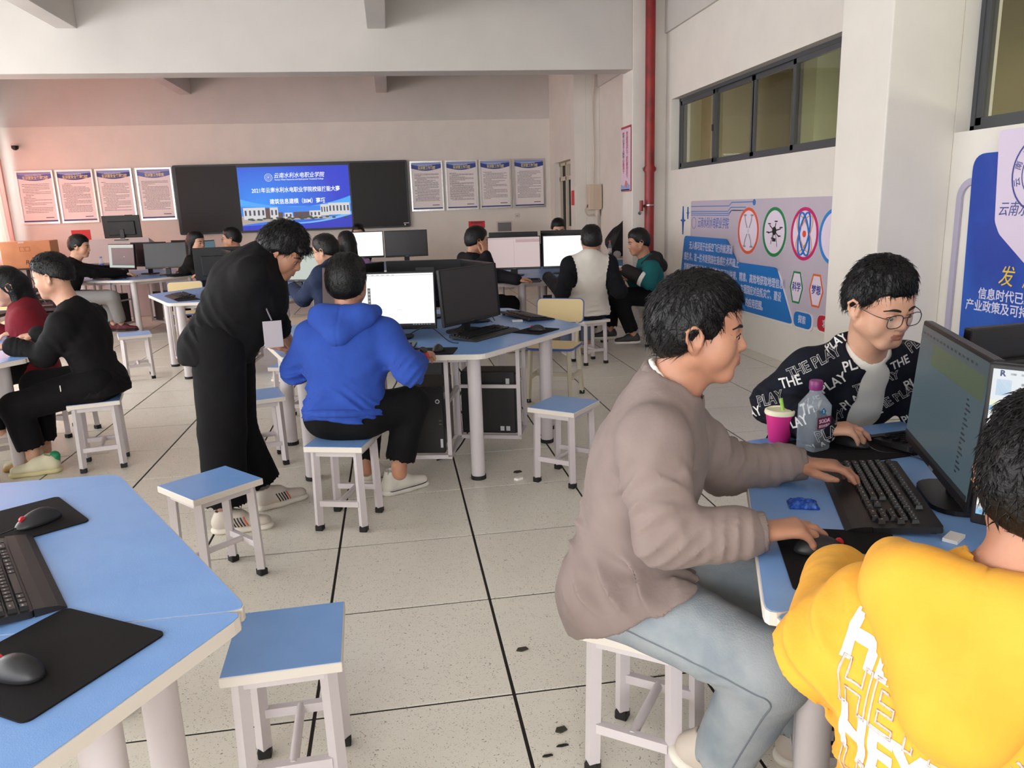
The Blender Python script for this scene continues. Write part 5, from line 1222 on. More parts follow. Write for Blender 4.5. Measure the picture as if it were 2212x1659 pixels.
def eyes(H, parent, org, s=1.0, skin=None, look=(0, 0), bo=None, brow=1.0):
    """eyeballs with irises, lash lines and eyebrows laid on the face surface"""
    X, R = H; T_ = tree_of(bo, org) if bo is not None else None
    def on(x, z, lift):
        w = X+R@(np.array((x, .16, z))*s)
        if T_ is not None:
            loc, nn, ix, d = T_.ray_cast(Vector(w), Vector(-R[:, 1]), .2)
            if loc is not None: return np.array(loc)+R[:, 1]*lift*s
        return X+R@(np.array((x, .090-.25*abs(x)**1.3, z))*s)
    for q in (-1, 1):
        c = X+R@(np.array((q*.033, .0755, .0))*s); g = nrm(R@np.array((look[0], 1, look[1])))
        e = MB().sphere(c-org, .0140*s, seg=16).build('eye', mat('eye_white', S(206, 194, 186), rough=.25), parent, smooth='all')
        MB().sphere(c+g*.0100*s-org, .0064*s, seg=12).build('iris', mat('dark_iris', S(18, 12, 10), rough=.1), e, smooth='all')
        DK = mat('eyebrow_hair', S(24, 18, 16), rough=.7)
        MB().tube([on(q*x, z, .0006)-org for x, z in ((.014, .0205), (.024, .0235), (.036, .0250), (.047, .0230), (.055, .0185))], lambda t: (.0020+.0022*math.sin(PI*min(1, t*1.15+.12)))*s*brow, seg=6).build('eyebrow', DK, parent, smooth=True)
        MB().tube([X+R@(np.array(v)*s)-org for v in ((q*.0185, .0880, .0022), (q*.027, .0918, .0062), (q*.036, .0915, .0068), (q*.046, .0860, .0032), (q*.0505, .0820, .0004))], .0011*s, seg=5).build('eyelashes', DK, parent, smooth=True)
def glasses(H, parent, org, s=1.0, m_=None, rim=True):
    X, R = H; m_ = m_ or mat('glasses_frame', S(40, 34, 32), rough=.3); P = lambda x, y, z: Vector(X+R@(np.array((x, y, z))*s)-org)
    g = empty('glasses'); g.parent = parent
    for q in (-1, 1):
        n = 22; pts = []
        for i in range(n+1):
            a = 2*PI*i/n; ca, sa = math.cos(a), math.sin(a); x = .026*abs(ca)**.7*(1 if ca > 0 else -1); z = .0205*abs(sa)**.7*(1 if sa > 0 else -1)
            pts.append(P(q*.034+x, .104-.10*abs(q*.034+x)**1.2*(1 if True else 0), -.006+z))
        MB().tube(pts, .0013*s, seg=6).build('rim', m_, g, smooth=True)
        MB().tube([P(q*.059, .099, .004), P(q*.077, .07, .006), P(q*.083, .0, .006), P(q*.082, -.022, -.006)], .0012*s, seg=6).build('temple', m_, g, smooth=True)
        b = MB(); vs = [b.bm.verts.new(v) for v in pts[:-1]]; b.bm.faces.new(vs); b.build('lens', mat('lens_glass', (1, 1, 1, 1), rough=.02, alpha=.10, spec=.6), g)
    MB().tube([P(-.009, .105, .004), P(0, .109, .006), P(.009, .105, .004)], .0013*s, seg=6).build('bridge', m_, g, smooth=True)
    return g
def tree_of(o, org):
    V_ = np.empty(len(o.data.vertices)*3, np.float32); o.data.vertices.foreach_get('co', V_); V_ = V_.reshape(-1, 3)+org
    return BVHTree.FromPolygons(V_.tolist(), [tuple(p.vertices) for p in o.data.polygons])
def shoe(parent, org, heel, toe, up=(0, 0, 1), upper=None, sole=None, s=1.0, high=False, stripe=None, tongue=None, h=.007, line=None, patch=None):
    """a trainer from heel to toe point (both on the ground), with sole, stripes and laces"""
    heel, toe = V3(heel), V3(toe); fw = nrm(toe-heel); up = nrm(V3(up)-fw*(V3(up)@fw)); sd = np.cross(fw, up); L_ = np.linalg.norm(toe-heel); P = lambda a, b, c: heel+fw*a*L_+sd*b*s+up*c*s
    f = Field(); fl = (up, .75)
    f.cone(P(.14, 0, .052), P(.45, 0, .050), .038*s, .042*s, .02); f.cone(P(.45, 0, .050), P(.84, .004, .036), .042*s, .034*s, .02, fl); f.cone(P(.13, 0, .05), P(.17, 0, .095 if not high else .12), .036*s, .032*s, .02); f.cone(P(.24, 0, .08), P(.42, 0, .068), .032*s, .034*s, .02)
    f.half(P(0, 0, .022), -up, .004); f.cone(P(.16, 0, .11), P(.18, 0, .16), .024*s, .028*s, .006, None, True)
    o = soft('shoe', f, h, upper, parent, org)
    g = Field(); g.cone(P(.11, 0, .016), P(.45, .003, .014), .041*s, .040*s, .02, (up, .55)); g.cone(P(.45, .003, .014), P(.86, .004, .013), .040*s, .039*s, .02, (up, .5)); g.half(P(0, 0, 0), -up, .003); g.half(P(0, 0, .03), up, .003)
    soft('sole', g, h, sole, o, org)
    if stripe:
        T_ = tree_of(o, org)
        for q in (-1, 1):
            for k in range(5):
                a = .36+.05*k; pts = []
                for da, c in ((-.035, .075), (-.012, .06), (.012, .047), (.035, .034)):
                    loc, nn, ix, d = T_.ray_cast(Vector(P(a+da, q*.2, c)), Vector(-sd*q), .3)
                    if loc is not None: pts.append(np.array(loc)+np.array(nn)*.0008-org)
                if len(pts) > 1: MB().tube(pts, .0030*s, seg=5).build('stripe', stripe if k < 4 else mat('orange_stripe', S(216, 92, 60), rough=.6), o)
    if line:
        oo = [(a, q*w_) for q, rng_ in ((1, (.02, .12, .3, .5, .7, .86, .96)), (-1, (.96, .86, .7, .5, .3, .12, .02))) for a, w_ in zip(rng_, (.018, .038, .041, .042, .0425, .036, .014) if q > 0 else (.014, .036, .0425, .042, .041, .038, .018))]
        MB().tube([P(a, b_, .0265)-org for a, b_ in oo]+[P(oo[0][0], oo[0][1], .0265)-org], .0022*s, seg=5).build('sole_line', line, o)
    if patch: MB().box((0, 0, 0), (.03, .006, .022)).build('heel_patch', patch, o, loc=P(.015, 0, .018)-org, rz=math.atan2(sd[1], sd[0]))
    for k in range(4): MB().tube([P(.42+.06*k, -.022, .088-.012*k)-org, P(.44+.06*k, 0, .098-.013*k)-org, P(.42+.06*k, .022, .088-.012*k)-org], .0026*s, seg=5).build('lace', mat('shoe_lace', S(222, 216, 206), rough=.8), o)
    return o
def torso_ops(f, pel, chest, neck, fw, lat, w=1.0, infl=0.0, hem=None, shoulders=None, sh_r=.060):
    """clothed torso: lat = towards the person's left"""
    fw, lat = nrm(fw), nrm(lat); up = nrm(chest-pel)
    dep = nrm(np.cross(lat, up)); dep = dep if dep@fw > 0 else -dep
    f.cone(pel, chest, (.148+infl)*w, (.150+infl)*w, .04, (dep, .70)); f.cone(pel-lat*.055, pel+lat*.055, (.118+infl)*w, (.118+infl)*w, .04, (dep, .95))
    f.cone(chest-lat*.06, chest+lat*.06, (.112+infl)*w, (.112+infl)*w, .05, (dep, .9))
    sl, sr = shoulders
    f.cone(sl, sr, sh_r+infl, sh_r+infl, .06, (dep, .95)); f.cone((sl+sr)/2, chest, .10+infl, .12+infl, .05, (dep, .8))
    f.cone(sl*.45+neck*.55, neck, .045+infl*.6, .052+infl*.6, .05); f.cone(sr*.45+neck*.55, neck, .045+infl*.6, .052+infl*.6, .05)
    return dep
class Person:
    """joint positions in the world; builds body, clothes, hair and shoes as children of one Empty"""
    def __init__(s, label, base, pel, neck, headc, face, yaw, scale=1.0, cat='person'):
        s.root = thing('person', label, cat, (base[0], base[1], 0)); s.org = V3(base[0], base[1], 0); s.s = scale
        a = math.radians(yaw); s.fw = V3(math.cos(a), math.sin(a), 0); s.lat = V3(-math.sin(a), math.cos(a), 0)
        s.pel, s.neck = V3(pel), V3(neck); s.H = head_frame(headc, *face); sp = s.neck-s.pel
        s.chest = s.pel+sp*.62; s.spine = nrm(sp)
        d = nrm(np.cross(s.lat, s.spine)); s.dep = d if d@s.fw > 0 else -d
        s.shl = s.neck-s.spine*.075+s.lat*.175*scale-s.dep*.0; s.shr = s.neck-s.spine*.075-s.lat*.175*scale
        s.hipl = s.pel+s.lat*.088*scale; s.hipr = s.pel-s.lat*.088*scale
        s.arms = {}; s.legs = {}
    def arm(s, side, wrist, hint=None, fwd=None, back=(0, 0, 1), pose='rest', elbow=None, l1=.285, l2=.25):
        sh = s.shl if side == 'l' else s.shr; wrist = V3(wrist); hint = hint if hint is not None else (s.lat if side == 'l' else -s.lat)*.5-V3(0, 0, 1)-s.fw*.3
        el = V3(elbow) if elbow is not None else ik(sh, wrist, l1*s.s, l2*s.s, hint); fwd = nrm(wrist-el) if fwd is None else nrm(fwd)
        th = np.cross(fwd, V3(back)) if side == 'l' else np.cross(V3(back), fwd)
        s.arms[side] = (sh, el, wrist, fwd, V3(back), th, pose)
    def leg(s, side, ankle, hint=None, knee=None, l1=.42, l2=.40):
        hp = s.hipl if side == 'l' else s.hipr; hint = hint if hint is not None else s.fw+V3(0, 0, 1)
        kn = V3(knee) if knee is not None else ik(hp, ankle, l1*s.s, l2*s.s, hint); s.legs[side] = (hp, kn, V3(ankle))
    def body(s, h=.006, skin=None, fine=True, hs=1.0, legs=True, lips=True):
        f = Field(); sc = s.s; s.hs = hs
        p = head_ops(f, s.H, hs, True, fine); X, R = s.H
        nb = s.neck-s.spine*.03; f.cone(p(0, -.028, -.055), nb, .052*hs, .056*sc, .03); f.cone(p(0, .02, -.075), nb+s.dep*.012, .034*hs, .045*sc, .03)
        f.cone(s.pel, s.chest, .06*sc, .06*sc, .03); f.cone(s.chest, s.neck, .06*sc, .055*sc, .03); f.cone(s.shl, s.neck-s.spine*.02, .034*sc, .045*sc, .03); f.cone(s.shr, s.neck-s.spine*.02, .034*sc, .045*sc, .03); f.cone(s.neck, s.neck-s.spine*.08+s.dep*.02, .050*sc, .05*sc, .03)
        for sd, (sh, el, wr, fwd, bk, th, pose) in s.arms.items():
            f.cone(sh, el, .030*sc, .036*sc, .03); f.cone(el, el*.6+wr*.4, .037*sc, .038*sc, .02); f.cone(el*.6+wr*.4, wr, .038*sc, .0265*sc, .02, (bk, .86)); hand_ops(f, wr, fwd, bk, th, pose, sc)
        if legs:
            for sd, (hp, kn, an) in s.legs.items(): f.cone(s.pel, hp, .04*sc, .035*sc, .03); f.cone(hp, kn, .035*sc, .03*sc, .03); f.cone(kn, an, .030*sc, .034*sc, .03); f.cone(an, an-V3(0, 0, .04), .034*sc, .036*sc, .02)
        def pick(c):
            q = ((c-X)@R)/hs; return ((np.abs(q[:, 0]) < .024) & (q[:, 1] > .082) & (q[:, 2] < -.0510) & (q[:, 2] > -.0735) & (((q[:, 0]/.024)**2+((q[:, 2]+.0605)/.0125)**2) < 1)).astype(int)
        s.skin = skin or SKIN
        s.bo = soft('body', f, h, [s.skin, LIP], s.root, s.org, 1, pick if lips else None); return s.bo
    def top(s, m_, h=.008, infl=.012, sleeve=(.068, .056, .050), sleeve_to=.96, name='shirt', seed=1, hem_drop=.0, fold=1.0, w=1.0, extra=None, neck_r=.062, neck_cut=True, sl_mat=None, cut=None, hem=None):
        f = Field(); sc = s.s
        torso_ops(f, s.pel-s.spine*hem_drop, s.chest, s.neck, s.fw, s.lat, w*sc, infl, shoulders=(s.shl, s.shr))
        spots = [(s.pel+s.spine*.06+s.dep*.1, .15, .006*fold, s.spine, .055), (s.pel+s.spine*.06-s.dep*.1, .15, .005*fold, s.spine, .06), (s.pel+s.spine*.05+s.lat*.15, .13, .007*fold, s.spine+.3*s.dep, .05), (s.pel+s.spine*.05-s.lat*.15, .13, .007*fold, s.spine+.3*s.dep, .05)]
        for sd, (sh, el, wr, *_r) in s.arms.items():
            e = el+(wr-el)*(sleeve_to[sd] if isinstance(sleeve_to, dict) else sleeve_to); f.cone(sh, el, sleeve[0]*sc, sleeve[1]*sc, .032); f.cone(el, e, sleeve[1]*sc, sleeve[2]*sc, .02)
            u1, u2 = nrm(el-sh), nrm(wr-el); spots += [(el, .085, .009*fold, u1+.6*u2, .040), (sh*.72+el*.28-V3(0, 0, .05), .09, .006*fold, u1+.5*s.lat*(1 if sd == 'l' else -1), .05), (e*.75+el*.25, .07, .006*fold, u2, .034), (sh*.4+el*.6, .07, .004*fold, u1+.3*s.dep, .05)]
        if extra: extra(f)
        if neck_cut:
            X, R = s.H; pn = X+R@np.array((0, -.012, -.07))*s.hs; f.cone(s.neck+s.spine*.012+s.dep*.006, pn+(pn-s.neck)*.6, neck_r*sc*.86, .062, .008, None, True)
        if cut: cut(f)
        if hem is not None: f.half(hem[0], hem[1], .006)
        f.post = folds(spots, seed, .0016*fold)
        sm = [m_, sl_mat] if sl_mat else m_
        def pick(c):
            o = np.zeros(len(c), int)
            for sd, (sh, el, wr, *_r) in s.arms.items():
                lat = s.lat if sd == 'l' else -s.lat; d = (c-(sh-lat*.02))@nrm(lat+.25*nrm(el-sh)); ba = el-sh; t = np.clip(((c-sh)@ba)/(ba@ba), 0, 1); dd = np.linalg.norm(c-sh-t[:, None]*ba, axis=1)
                b2 = wr-el; t2 = np.clip(((c-el)@b2)/(b2@b2), 0, 1); d2 = np.linalg.norm(c-el-t2[:, None]*b2, axis=1); o |= ((dd < .10) & (d > 0)) | (d2 < .085)
            return o
        return soft(name, f, h, sm, s.root, s.org, 2, pick if sl_mat else None)
    def trousers(s, m_, h=.009, r=(.098, .078, .064), seed=4, fold=1.0, extra=None, seat=True, ankle_t=.94):
        f = Field(); sc = s.s; up = s.spine
        f.cone(s.hipl, s.hipr, .104*sc, .104*sc, .05, (s.dep, 1.0)); f.cone(s.pel, s.pel+up*.07, .118*sc, .105*sc, .04, (s.dep, .8))
        spots = [(s.pel+s.dep*.1, .12, .007*fold, s.lat, .05)]
        for sd, (hp, kn, an) in s.legs.items():
            e = kn+(an-kn)*ankle_t; f.cone(hp, kn, r[0]*sc, r[1]*sc, .04); f.cone(kn, e, r[1]*sc*.97, r[2]*sc, .025); u1, u2 = nrm(kn-hp), nrm(an-kn); spots += [(kn-(u1-u2)*.05, .085, .009*fold, u1+u2, .036), (e, .09, .0035*fold, u2, .05), (hp*.7+kn*.3, .11, .005*fold, u1+.4*s.lat, .055), (kn*.5+e*.5, .1, .003*fold, u2+.4*s.lat, .06)]
            f.cone(e+nrm(an-kn)*.035, e+nrm(an-kn)*.16, r[2]*sc*1.1, r[2]*sc*1.2, .004, None, True)
        if extra: extra(f)
        f.post = folds(spots, seed, .0016*fold, 30); return soft('trousers', f, h, m_, s.root, s.org, 2)
    def shoes(s, upper, sole, stripe=None, L_=.265, dirs=None, high=False, up=None):
        for sd, (hp, kn, an) in s.legs.items():
            d = nrm((dirs or {}).get(sd, s.fw)); hl = V3(an[0], an[1], 0)-d*.065; hl[2] = max(0, an[2]-.095)
            shoe(s.root, s.org, hl, hl+d*L_, (up or {}).get(sd, (0, 0, 1)), upper, sole, s.s, high, stripe, h=.0095)
def VP(px, py, base, yaw, off=0.0):
    """point seen at a pixel on the upright plane through base along yaw, moved off metres to the left"""
    t = math.radians(yaw); l = V3(-math.sin(t), math.cos(t), 0); b = V3(base[0], base[1], 0)+l*off; d = ray(px, py); return CAM+d*(((b-CAM)@l)/(d@l))
# ---- the man in the grey sweatshirt (near, right)
GREY = cloth('grey_sweatshirt_fleece', S(136, 121, 116), (70, .10), c2=S(128, 114, 109), sh_=.05); JEAN = cloth('washed_denim', S(158, 164, 168), (220, .22), c2=S(134, 144, 152)); WTEE = cloth('white_cotton', S(226, 222, 214), (90, .06)); BLKC = cloth('black_cotton', S(21, 20, 21), (60, .10)); BLK2 = cloth('black_trouser_cloth', S(17, 16, 18), (60, .12))
RIBG = cloth('grey_rib_knit', S(126, 113, 108), (200, .25))
p1 = Person('man in grey sweatshirt and washed jeans typing at the right table', (.25, -.315), (.245, -.31, .525), (.352, -.352, 1.015), (.412, -.382, 1.160), (-21, 4), -23)
p1.shr = V3(.255, -.525, .945); p1.shl = V3(.40, -.17, .945)
p1.arm('r', (.452, -.635, .764), elbow=(.262, -.585, .752), fwd=(.95, -.22, .10), back=(0, 0, 1), pose='mouse')
p1.arm('l', (.745, -.275, .772), elbow=(.555, -.215, .755), fwd=(.80, -.60, .06), back=(.12, .05, 1), pose='keys')
p1.leg('r', (.42, -.55, .135), knee=(.485, -.655, .445)); p1.leg('l', (.70, -.44, .10), knee=(.60, -.37, .47))
p1.body(.0052)
def _x(f):
    f.cone(p1.pel-p1.fw*.015+V3(0, 0, -.04), p1.chest-p1.fw*.01, .145, .15, .05, (p1.dep, .85))
    for hp_, kn_ in ((p1.hipr, p1.legs['r'][1]), (p1.hipl, p1.legs['l'][1])): f.cone(hp_-p1.fw*.02, hp_+(kn_-hp_)*.42, .128, .118, .03)
p1.top(GREY, .0062, .018, (.076, .068, .056), .84, 'sweatshirt', 3, .05, 2.6, 1.02, _x, .086, True, None, None, (p1.pel+V3(0, 0, -.045), p1.fw*.62-V3(0, 0, 1)))
for sd in 'rl':
    sh, el, wr, fwd, bk, th, ps = p1.arms[sd]; f = Field(); e = el+(wr-el)*.93; u = nrm(wr-el); f.cone(e-u*.035, e+u*.024, .047, .043, .006); f.half(e+u*.030, u, .003); f.cone(e+u*.02, e+u*.08, .036, .040, .004, None, True)
    w = 240; f.post = lambda P, D, e=e, u=u: D+.0007*np.sin(np.arctan2(*(np.stack([(P-e)@np.cross(u, (0, 0, 1)), (P-e)@np.cross(u, np.cross(u, (0, 0, 1)))]))) * 36)
    soft('cuff', f, .003, RIBG, p1.root, p1.org)
def collar(p, m_, name, r=.062, tube=.011, up=.0, tilt=.35, h=.004, drop=.03):
    f = Field(); c = p.neck+p.spine*(.012+up); n = 20
    ax = nrm(p.spine*1.0-p.dep*tilt*0); pts = []
    for i in range(n+1):
        a = 2*PI*i/n; pts.append(c+p.lat*math.cos(a)*r+p.dep*(math.sin(a)*r*1.02+.008)-p.spine*(drop*(math.sin(a)*.5+.5)))
    f.chain(pts, [tube]*(n+1), .004, (p.spine, 1.5)); return soft(name, f, h, m_, p.root, p.org)
collar(p1, RIBG, 'collar', .071, .012, .030, drop=.075); collar(p1, WTEE, 'tee_collar', .0625, .008, .044, drop=.080)
p1tr = p1.trousers(JEAN, .0072, (.105, .088, .074), 8, 1.5)
pass
_ts = tree_of(p1tr, p1.org); hp, kn, an = p1.legs['r']; sm_ = []
for k in range(24):
    t_ = k/23; c_ = hp+(kn-hp)*min(1, t_*1.7) if t_ < .588 else kn+(an-kn)*((t_-.588)/.412); w_ = c_-p1.lat*.4-V3(0, 0, .02); loc, nn, ix, d_ = _ts.ray_cast(Vector(w_), Vector(p1.lat), .6)
    if loc is not None: sm_.append(np.array(loc)+np.array(nn)*.0005-p1.org)
MB().tube(sm_, .0021, seg=5).build('side_seam', mat('denim_seam', S(112, 118, 126), rough=.9), p1.root)
hair_mesh('hair', p1.H, HAIRM, p1.root, p1.org, .0048, 1.0, 'short', .052, -.075, .014, .004, 2400, 5, .0026, .3, .03, .10)
eyes(p1.H, p1.root, p1.org, look=(0, -.2), bo=p1.bo)
sh, el, wr, fwd, bk, th, ps = p1.arms['l']; u = nrm(wr-el); n = 24; bb = [nrm(np.cross(u, (0, 0, 1))), None]; bb[1] = np.cross(u, bb[0])
MB().tube([wr-u*.012+(bb[0]*math.cos(2*PI*i/n)*.034+bb[1]*math.sin(2*PI*i/n)*.029)-p1.org for i in range(n+1)], .0035, seg=8).tube([wr-u*.004+(bb[0]*math.cos(2*PI*i/n)*.034+bb[1]*math.sin(2*PI*i/n)*.029)-p1.org for i in range(n+1)], .0035, seg=8).tube([wr+u*.004+(bb[0]*math.cos(2*PI*i/n)*.034+bb[1]*math.sin(2*PI*i/n)*.029)-p1.org for i in range(n+1)], .0035, seg=8).build('wristband', BLACKP, p1.root, smooth=True)
shoe(p1.root, p1.org, (.315, -.50, .13), (.50, -.60, .012), (.25, -.1, 1), mat('beige_trainer', S(196, 184, 172), rough=.6), mat('off_white_sole', S(226, 220, 208), rough=.6), 1.0, False, mat('dark_stripe', S(40, 38, 42), rough=.6))
shoe(p1.root, p1.org, (.64, -.42, 0), (.90, -.52, 0), (0, 0, 1), MATS['beige_trainer'], MATS['off_white_sole'])

# ---- the student in the lettered jacket, with glasses
JKT = cloth('navy_black_jacket', S(22, 24, 34), (60, .12)); 
p2 = Person('student with glasses in black jacket lettered in white', (1.25, .50), (1.26, .52, .525), (1.185, .135, .965), (1.150, .030, 1.135), (-80, 16, 4), -86)
p2.arm('r', Zp(1768, 928, .776), elbow=Dp(1668, 868, 2.56), fwd=(.90, -.35, .05), back=(0, -.1, 1), pose='mouse')
p2.arm('l', (1.40, -.05, .77), elbow=(1.42, .16, .76), fwd=(0, -1, 0), pose='keys')
p2.leg('r', (1.08, .18, .10), hint=(0, -1, 1)); p2.leg('l', (1.34, .18, .10), hint=(0, -1, 1))
p2.body(.0052, SKIN2)
p2.top(WTEE, .007, .002, (.058, .05, .045), .1, 'tee_shirt', 13, .03, 1.0, 1.0, None, .058)
def _c(f): f.cone(p2.neck+p2.dep*.13-p2.spine*.02+p2.lat*.012, p2.pel+p2.dep*.26+p2.lat*.02, .075, .11, .012, None, True)
def _x(f):
    f.cone(p2.neck+p2.lat*.085-p2.spine*.005, p2.neck+p2.lat*.075+p2.dep*.09-p2.spine*.10, .024, .024, .02); f.cone(p2.neck-p2.lat*.085-p2.spine*.005, p2.neck-p2.lat*.075+p2.dep*.09-p2.spine*.10, .024, .024, .02); f.cone(p2.neck-p2.lat*.07-p2.dep*.05+p2.spine*.015, p2.neck+p2.lat*.07-p2.dep*.05+p2.spine*.015, .022, .022, .02)
jk = p2.top(JKT, .0068, .018, (.076, .068, .056), .97, 'jacket', 17, .04, 2.2, 1.02, _x, .080, True, None, _c)
p2.trousers(BLK2, .014)
hair_mesh('hair', p2.H, HAIRM, p2.root, p2.org, .0048, 1.0, 'short', .046, -.045, .020, .0, 2200, 9, .0026, .0, .022, .35)
eyes(p2.H, p2.root, p2.org, look=(.1, -.35), bo=p2.bo); glasses(p2.H, p2.root, p2.org)
p2.shoes(MATS['beige_trainer'], MATS['off_white_sole'])
def wrap_text(body, size, m_, surf_objs, parent, org, origin, ux, uy, cast, name='print', outline=False, sx=1.0, shear=0.0, bold=0.0, align='CENTER', gap=.0012, bez=.0014):
    """lettering pressed onto a soft surface along the cast direction"""
    cu = bpy.data.curves.new('t', 'FONT'); cu.body = body; cu.size = size; cu.align_x = align; cu.align_y = 'CENTER'; cu.shear = shear; cu.offset = bold; cu.resolution_u = 2
    if outline: cu.fill_mode = 'NONE'; cu.bevel_depth = bez; cu.bevel_resolution = 0
    t = bpy.data.objects.new('t', cu); COL.objects.link(t); dg = bpy.context.evaluated_depsgraph_get(); me = bpy.data.meshes.new_from_object(t.evaluated_get(dg)); bpy.data.objects.remove(t); bpy.data.curves.remove(cu)
    bm = bmesh.new(); bm.from_mesh(me); bmesh.ops.triangulate(bm, faces=bm.faces[:])
    for _ in range(4):
        es = [e for e in bm.edges if e.calc_length() > .010]
        if not es: break
        bmesh.ops.subdivide_edges(bm, edges=es, cuts=1); bmesh.ops.triangulate(bm, faces=[f for f in bm.faces if len(f.verts) > 3])
    cast = nrm(cast); ux = nrm(ux); uy = nrm(uy); bad = []
    for v in bm.verts:
        w = V3(origin)+ux*v.co.x*sx+uy*v.co.y-cast*.6; best = None
        for T_ in surf_objs:
            loc, nn, ix, d = T_.ray_cast(Vector(w), Vector(cast), 1.4)
            if loc is not None and (best is None or d < best[1]): best = (loc, d, nn, T_)
        if best is None or best[3] is not surf_objs[0] or -Vector(cast).dot(best[2]) < .12: bad.append(v); continue
        v.co = best[0]+best[2]*(gap+(abs(v.co.z)*.5 if outline else 0))-Vector(org)
    bmesh.ops.delete(bm, geom=bad, context='VERTS'); me2 = bpy.data.meshes.new(name); bm.to_mesh(me2); bm.free(); bpy.data.meshes.remove(me)
    if not len(me2.polygons): return None
    me2.materials.append(m_); o = bpy.data.objects.new(name, me2); link(o, parent); return o
WPR = mat('white_jacket_print', S(216, 214, 212), rough=.7)
tj = tree_of(jk, p2.org); vd = nrm(V3(1.10, .20, .9)-CAM); vd = nrm(V3(vd[0], vd[1], vd[2]*.4)); rx = nrm(np.cross(vd, (0, 0, 1))); ry = np.cross(rx, vd)
rs = random.Random(5); k = 0
for r_ in range(7):
    for c_ in range(7):
        o_ = p2.neck-vd*.1+rx*(-.40+c_*.125+(.06 if r_ % 2 else 0))+ry*(.10-r_*.062); a = math.radians(28+rs.uniform(-10, 10)) if not (r_ == 0 and c_ == 3) else math.radians(-45)
        wrap_text(['THE PLAY', 'PLAY', 'THE', 'PLAY'][(r_*3+c_) % 4], .046 if (r_+c_) % 3 else .038, WPR, [tj], p2.root, p2.org, o_, rx*math.cos(a)+ry*math.sin(a), ry*math.cos(a)-rx*math.sin(a), vd, outline=(r_+c_*2) % 3 == 0, sx=.82, bold=.0008, bez=.0011)

# ---- the student in the yellow hoodie, back view at the right edge
YELH = cloth('yellow_fleece', S(230, 168, 62), (60, .10), c2=S(224, 160, 54), sh_=.05)
p3 = Person('student in yellow hoodie seen from behind', (.45, -1.27), (.455, -1.25, .50), (.515, -1.205, .905), Dp(2282, 1052, 1.03), (37, 12), 37)
p3.shl = p3.neck-p3.spine*.085+p3.lat*.150; p3.shr = p3.neck-p3.spine*.085-p3.lat*.165
p3.arm('l', (.50, -.86, .77), elbow=(.345, -1.085, .775), pose='keys', fwd=(.8, .6, 0)); p3.arm('r', (.82, -1.22, .77), elbow=(.66, -1.44, .80), pose='keys', fwd=(.8, .6, 0))
p3.leg('l', (.66, -.95, .10)); p3.leg('r', (.78, -1.10, .10))
p3.body(.0062)
yh = p3.top(YELH, .0065, .018, (.076, .070, .060), .97, 'hoodie', 23, .05, 2.0, 1.02, None, .075)
def hood(p, m_, tip=.22, w=.115, thick=.042, h=.006, seed=31, name='hood', rise=.0, fold=1.0, back=.085):
    f = Field(); n0 = p.neck+p.spine*(.015+rise); b = n0-p.dep*back; tp = p.neck-p.dep*(back+.055)-p.spine*tip
    f.chain([n0+p.lat*w*.75+p.dep*.055-p.spine*.035, n0+p.lat*w-p.dep*.02, b+p.lat*w*.62, b-p.lat*w*.62, n0-p.lat*w-p.dep*.02, n0-p.lat*w*.75+p.dep*.055-p.spine*.035], [thick*.62, thick*.8, thick*.95, thick*.95, thick*.8, thick*.62], .03)
    for q in (-1, -.5, 0, .5, 1): f.cone(b+p.lat*w*.85*q-p.spine*.03, tp+p.lat*.02*q, thick*1.15, thick*.85, .05, (p.dep, .75))
    f.cone(p.neck+p.spine*.02+p.dep*.02, p.neck+p.spine*.16+p.dep*.05, .060, .085, .01, None, True)
    w1 = waves(seed, 26); wl = waves(seed+1, 55)
    def post(P, D):
        q = (P-p.neck)@p.lat; seam = .0035*np.exp(-(q/.0045)**2); return D+.004*fold*(1.5*np.abs(w1(P))-.6)+.0012*wl(P)+seam
    f.post = post; return soft(name, f, h, m_, p.root, p.org)
hd = hood(p3, YELH, .135, .125, .038, .0055, 31, rise=.0, back=.07)
hair_mesh('hair', p3.H, HAIRM, p3.root, p3.org, .0045, 1.0, 'short', .045, -.07, .008, .0, 2400, 19, .0024, .0, .018, .5)
p3.trousers(BLK2, .016); p3.shoes(MATS['beige_trainer'], MATS['off_white_sole'])
ty = tree_of(yh, p3.org); th_ = tree_of(hd, p3.org); cst = nrm(p3.dep*1.0+p3.lat*-.25); ux = -p3.lat; WPH = mat('white_hoodie_print', S(238, 226, 222), rough=.6)
bc = p3.neck-p3.dep*.15
for k, (dz, ol) in enumerate(((-.105, False), (-.175, True), (-.245, False), (-.315, True), (-.385, False))):
    wrap_text('HEYBOY', .098, WPH, [ty, th_], p3.root, p3.org, bc+p3.spine*dz+p3.lat*.02, ux*math.cos(-.16)+p3.spine*math.sin(-.16), p3.spine*math.cos(-.16)-ux*math.sin(-.16), cst, outline=ol, sx=.80, shear=-.12, bold=.0045 if not ol else .002, bez=.0022)

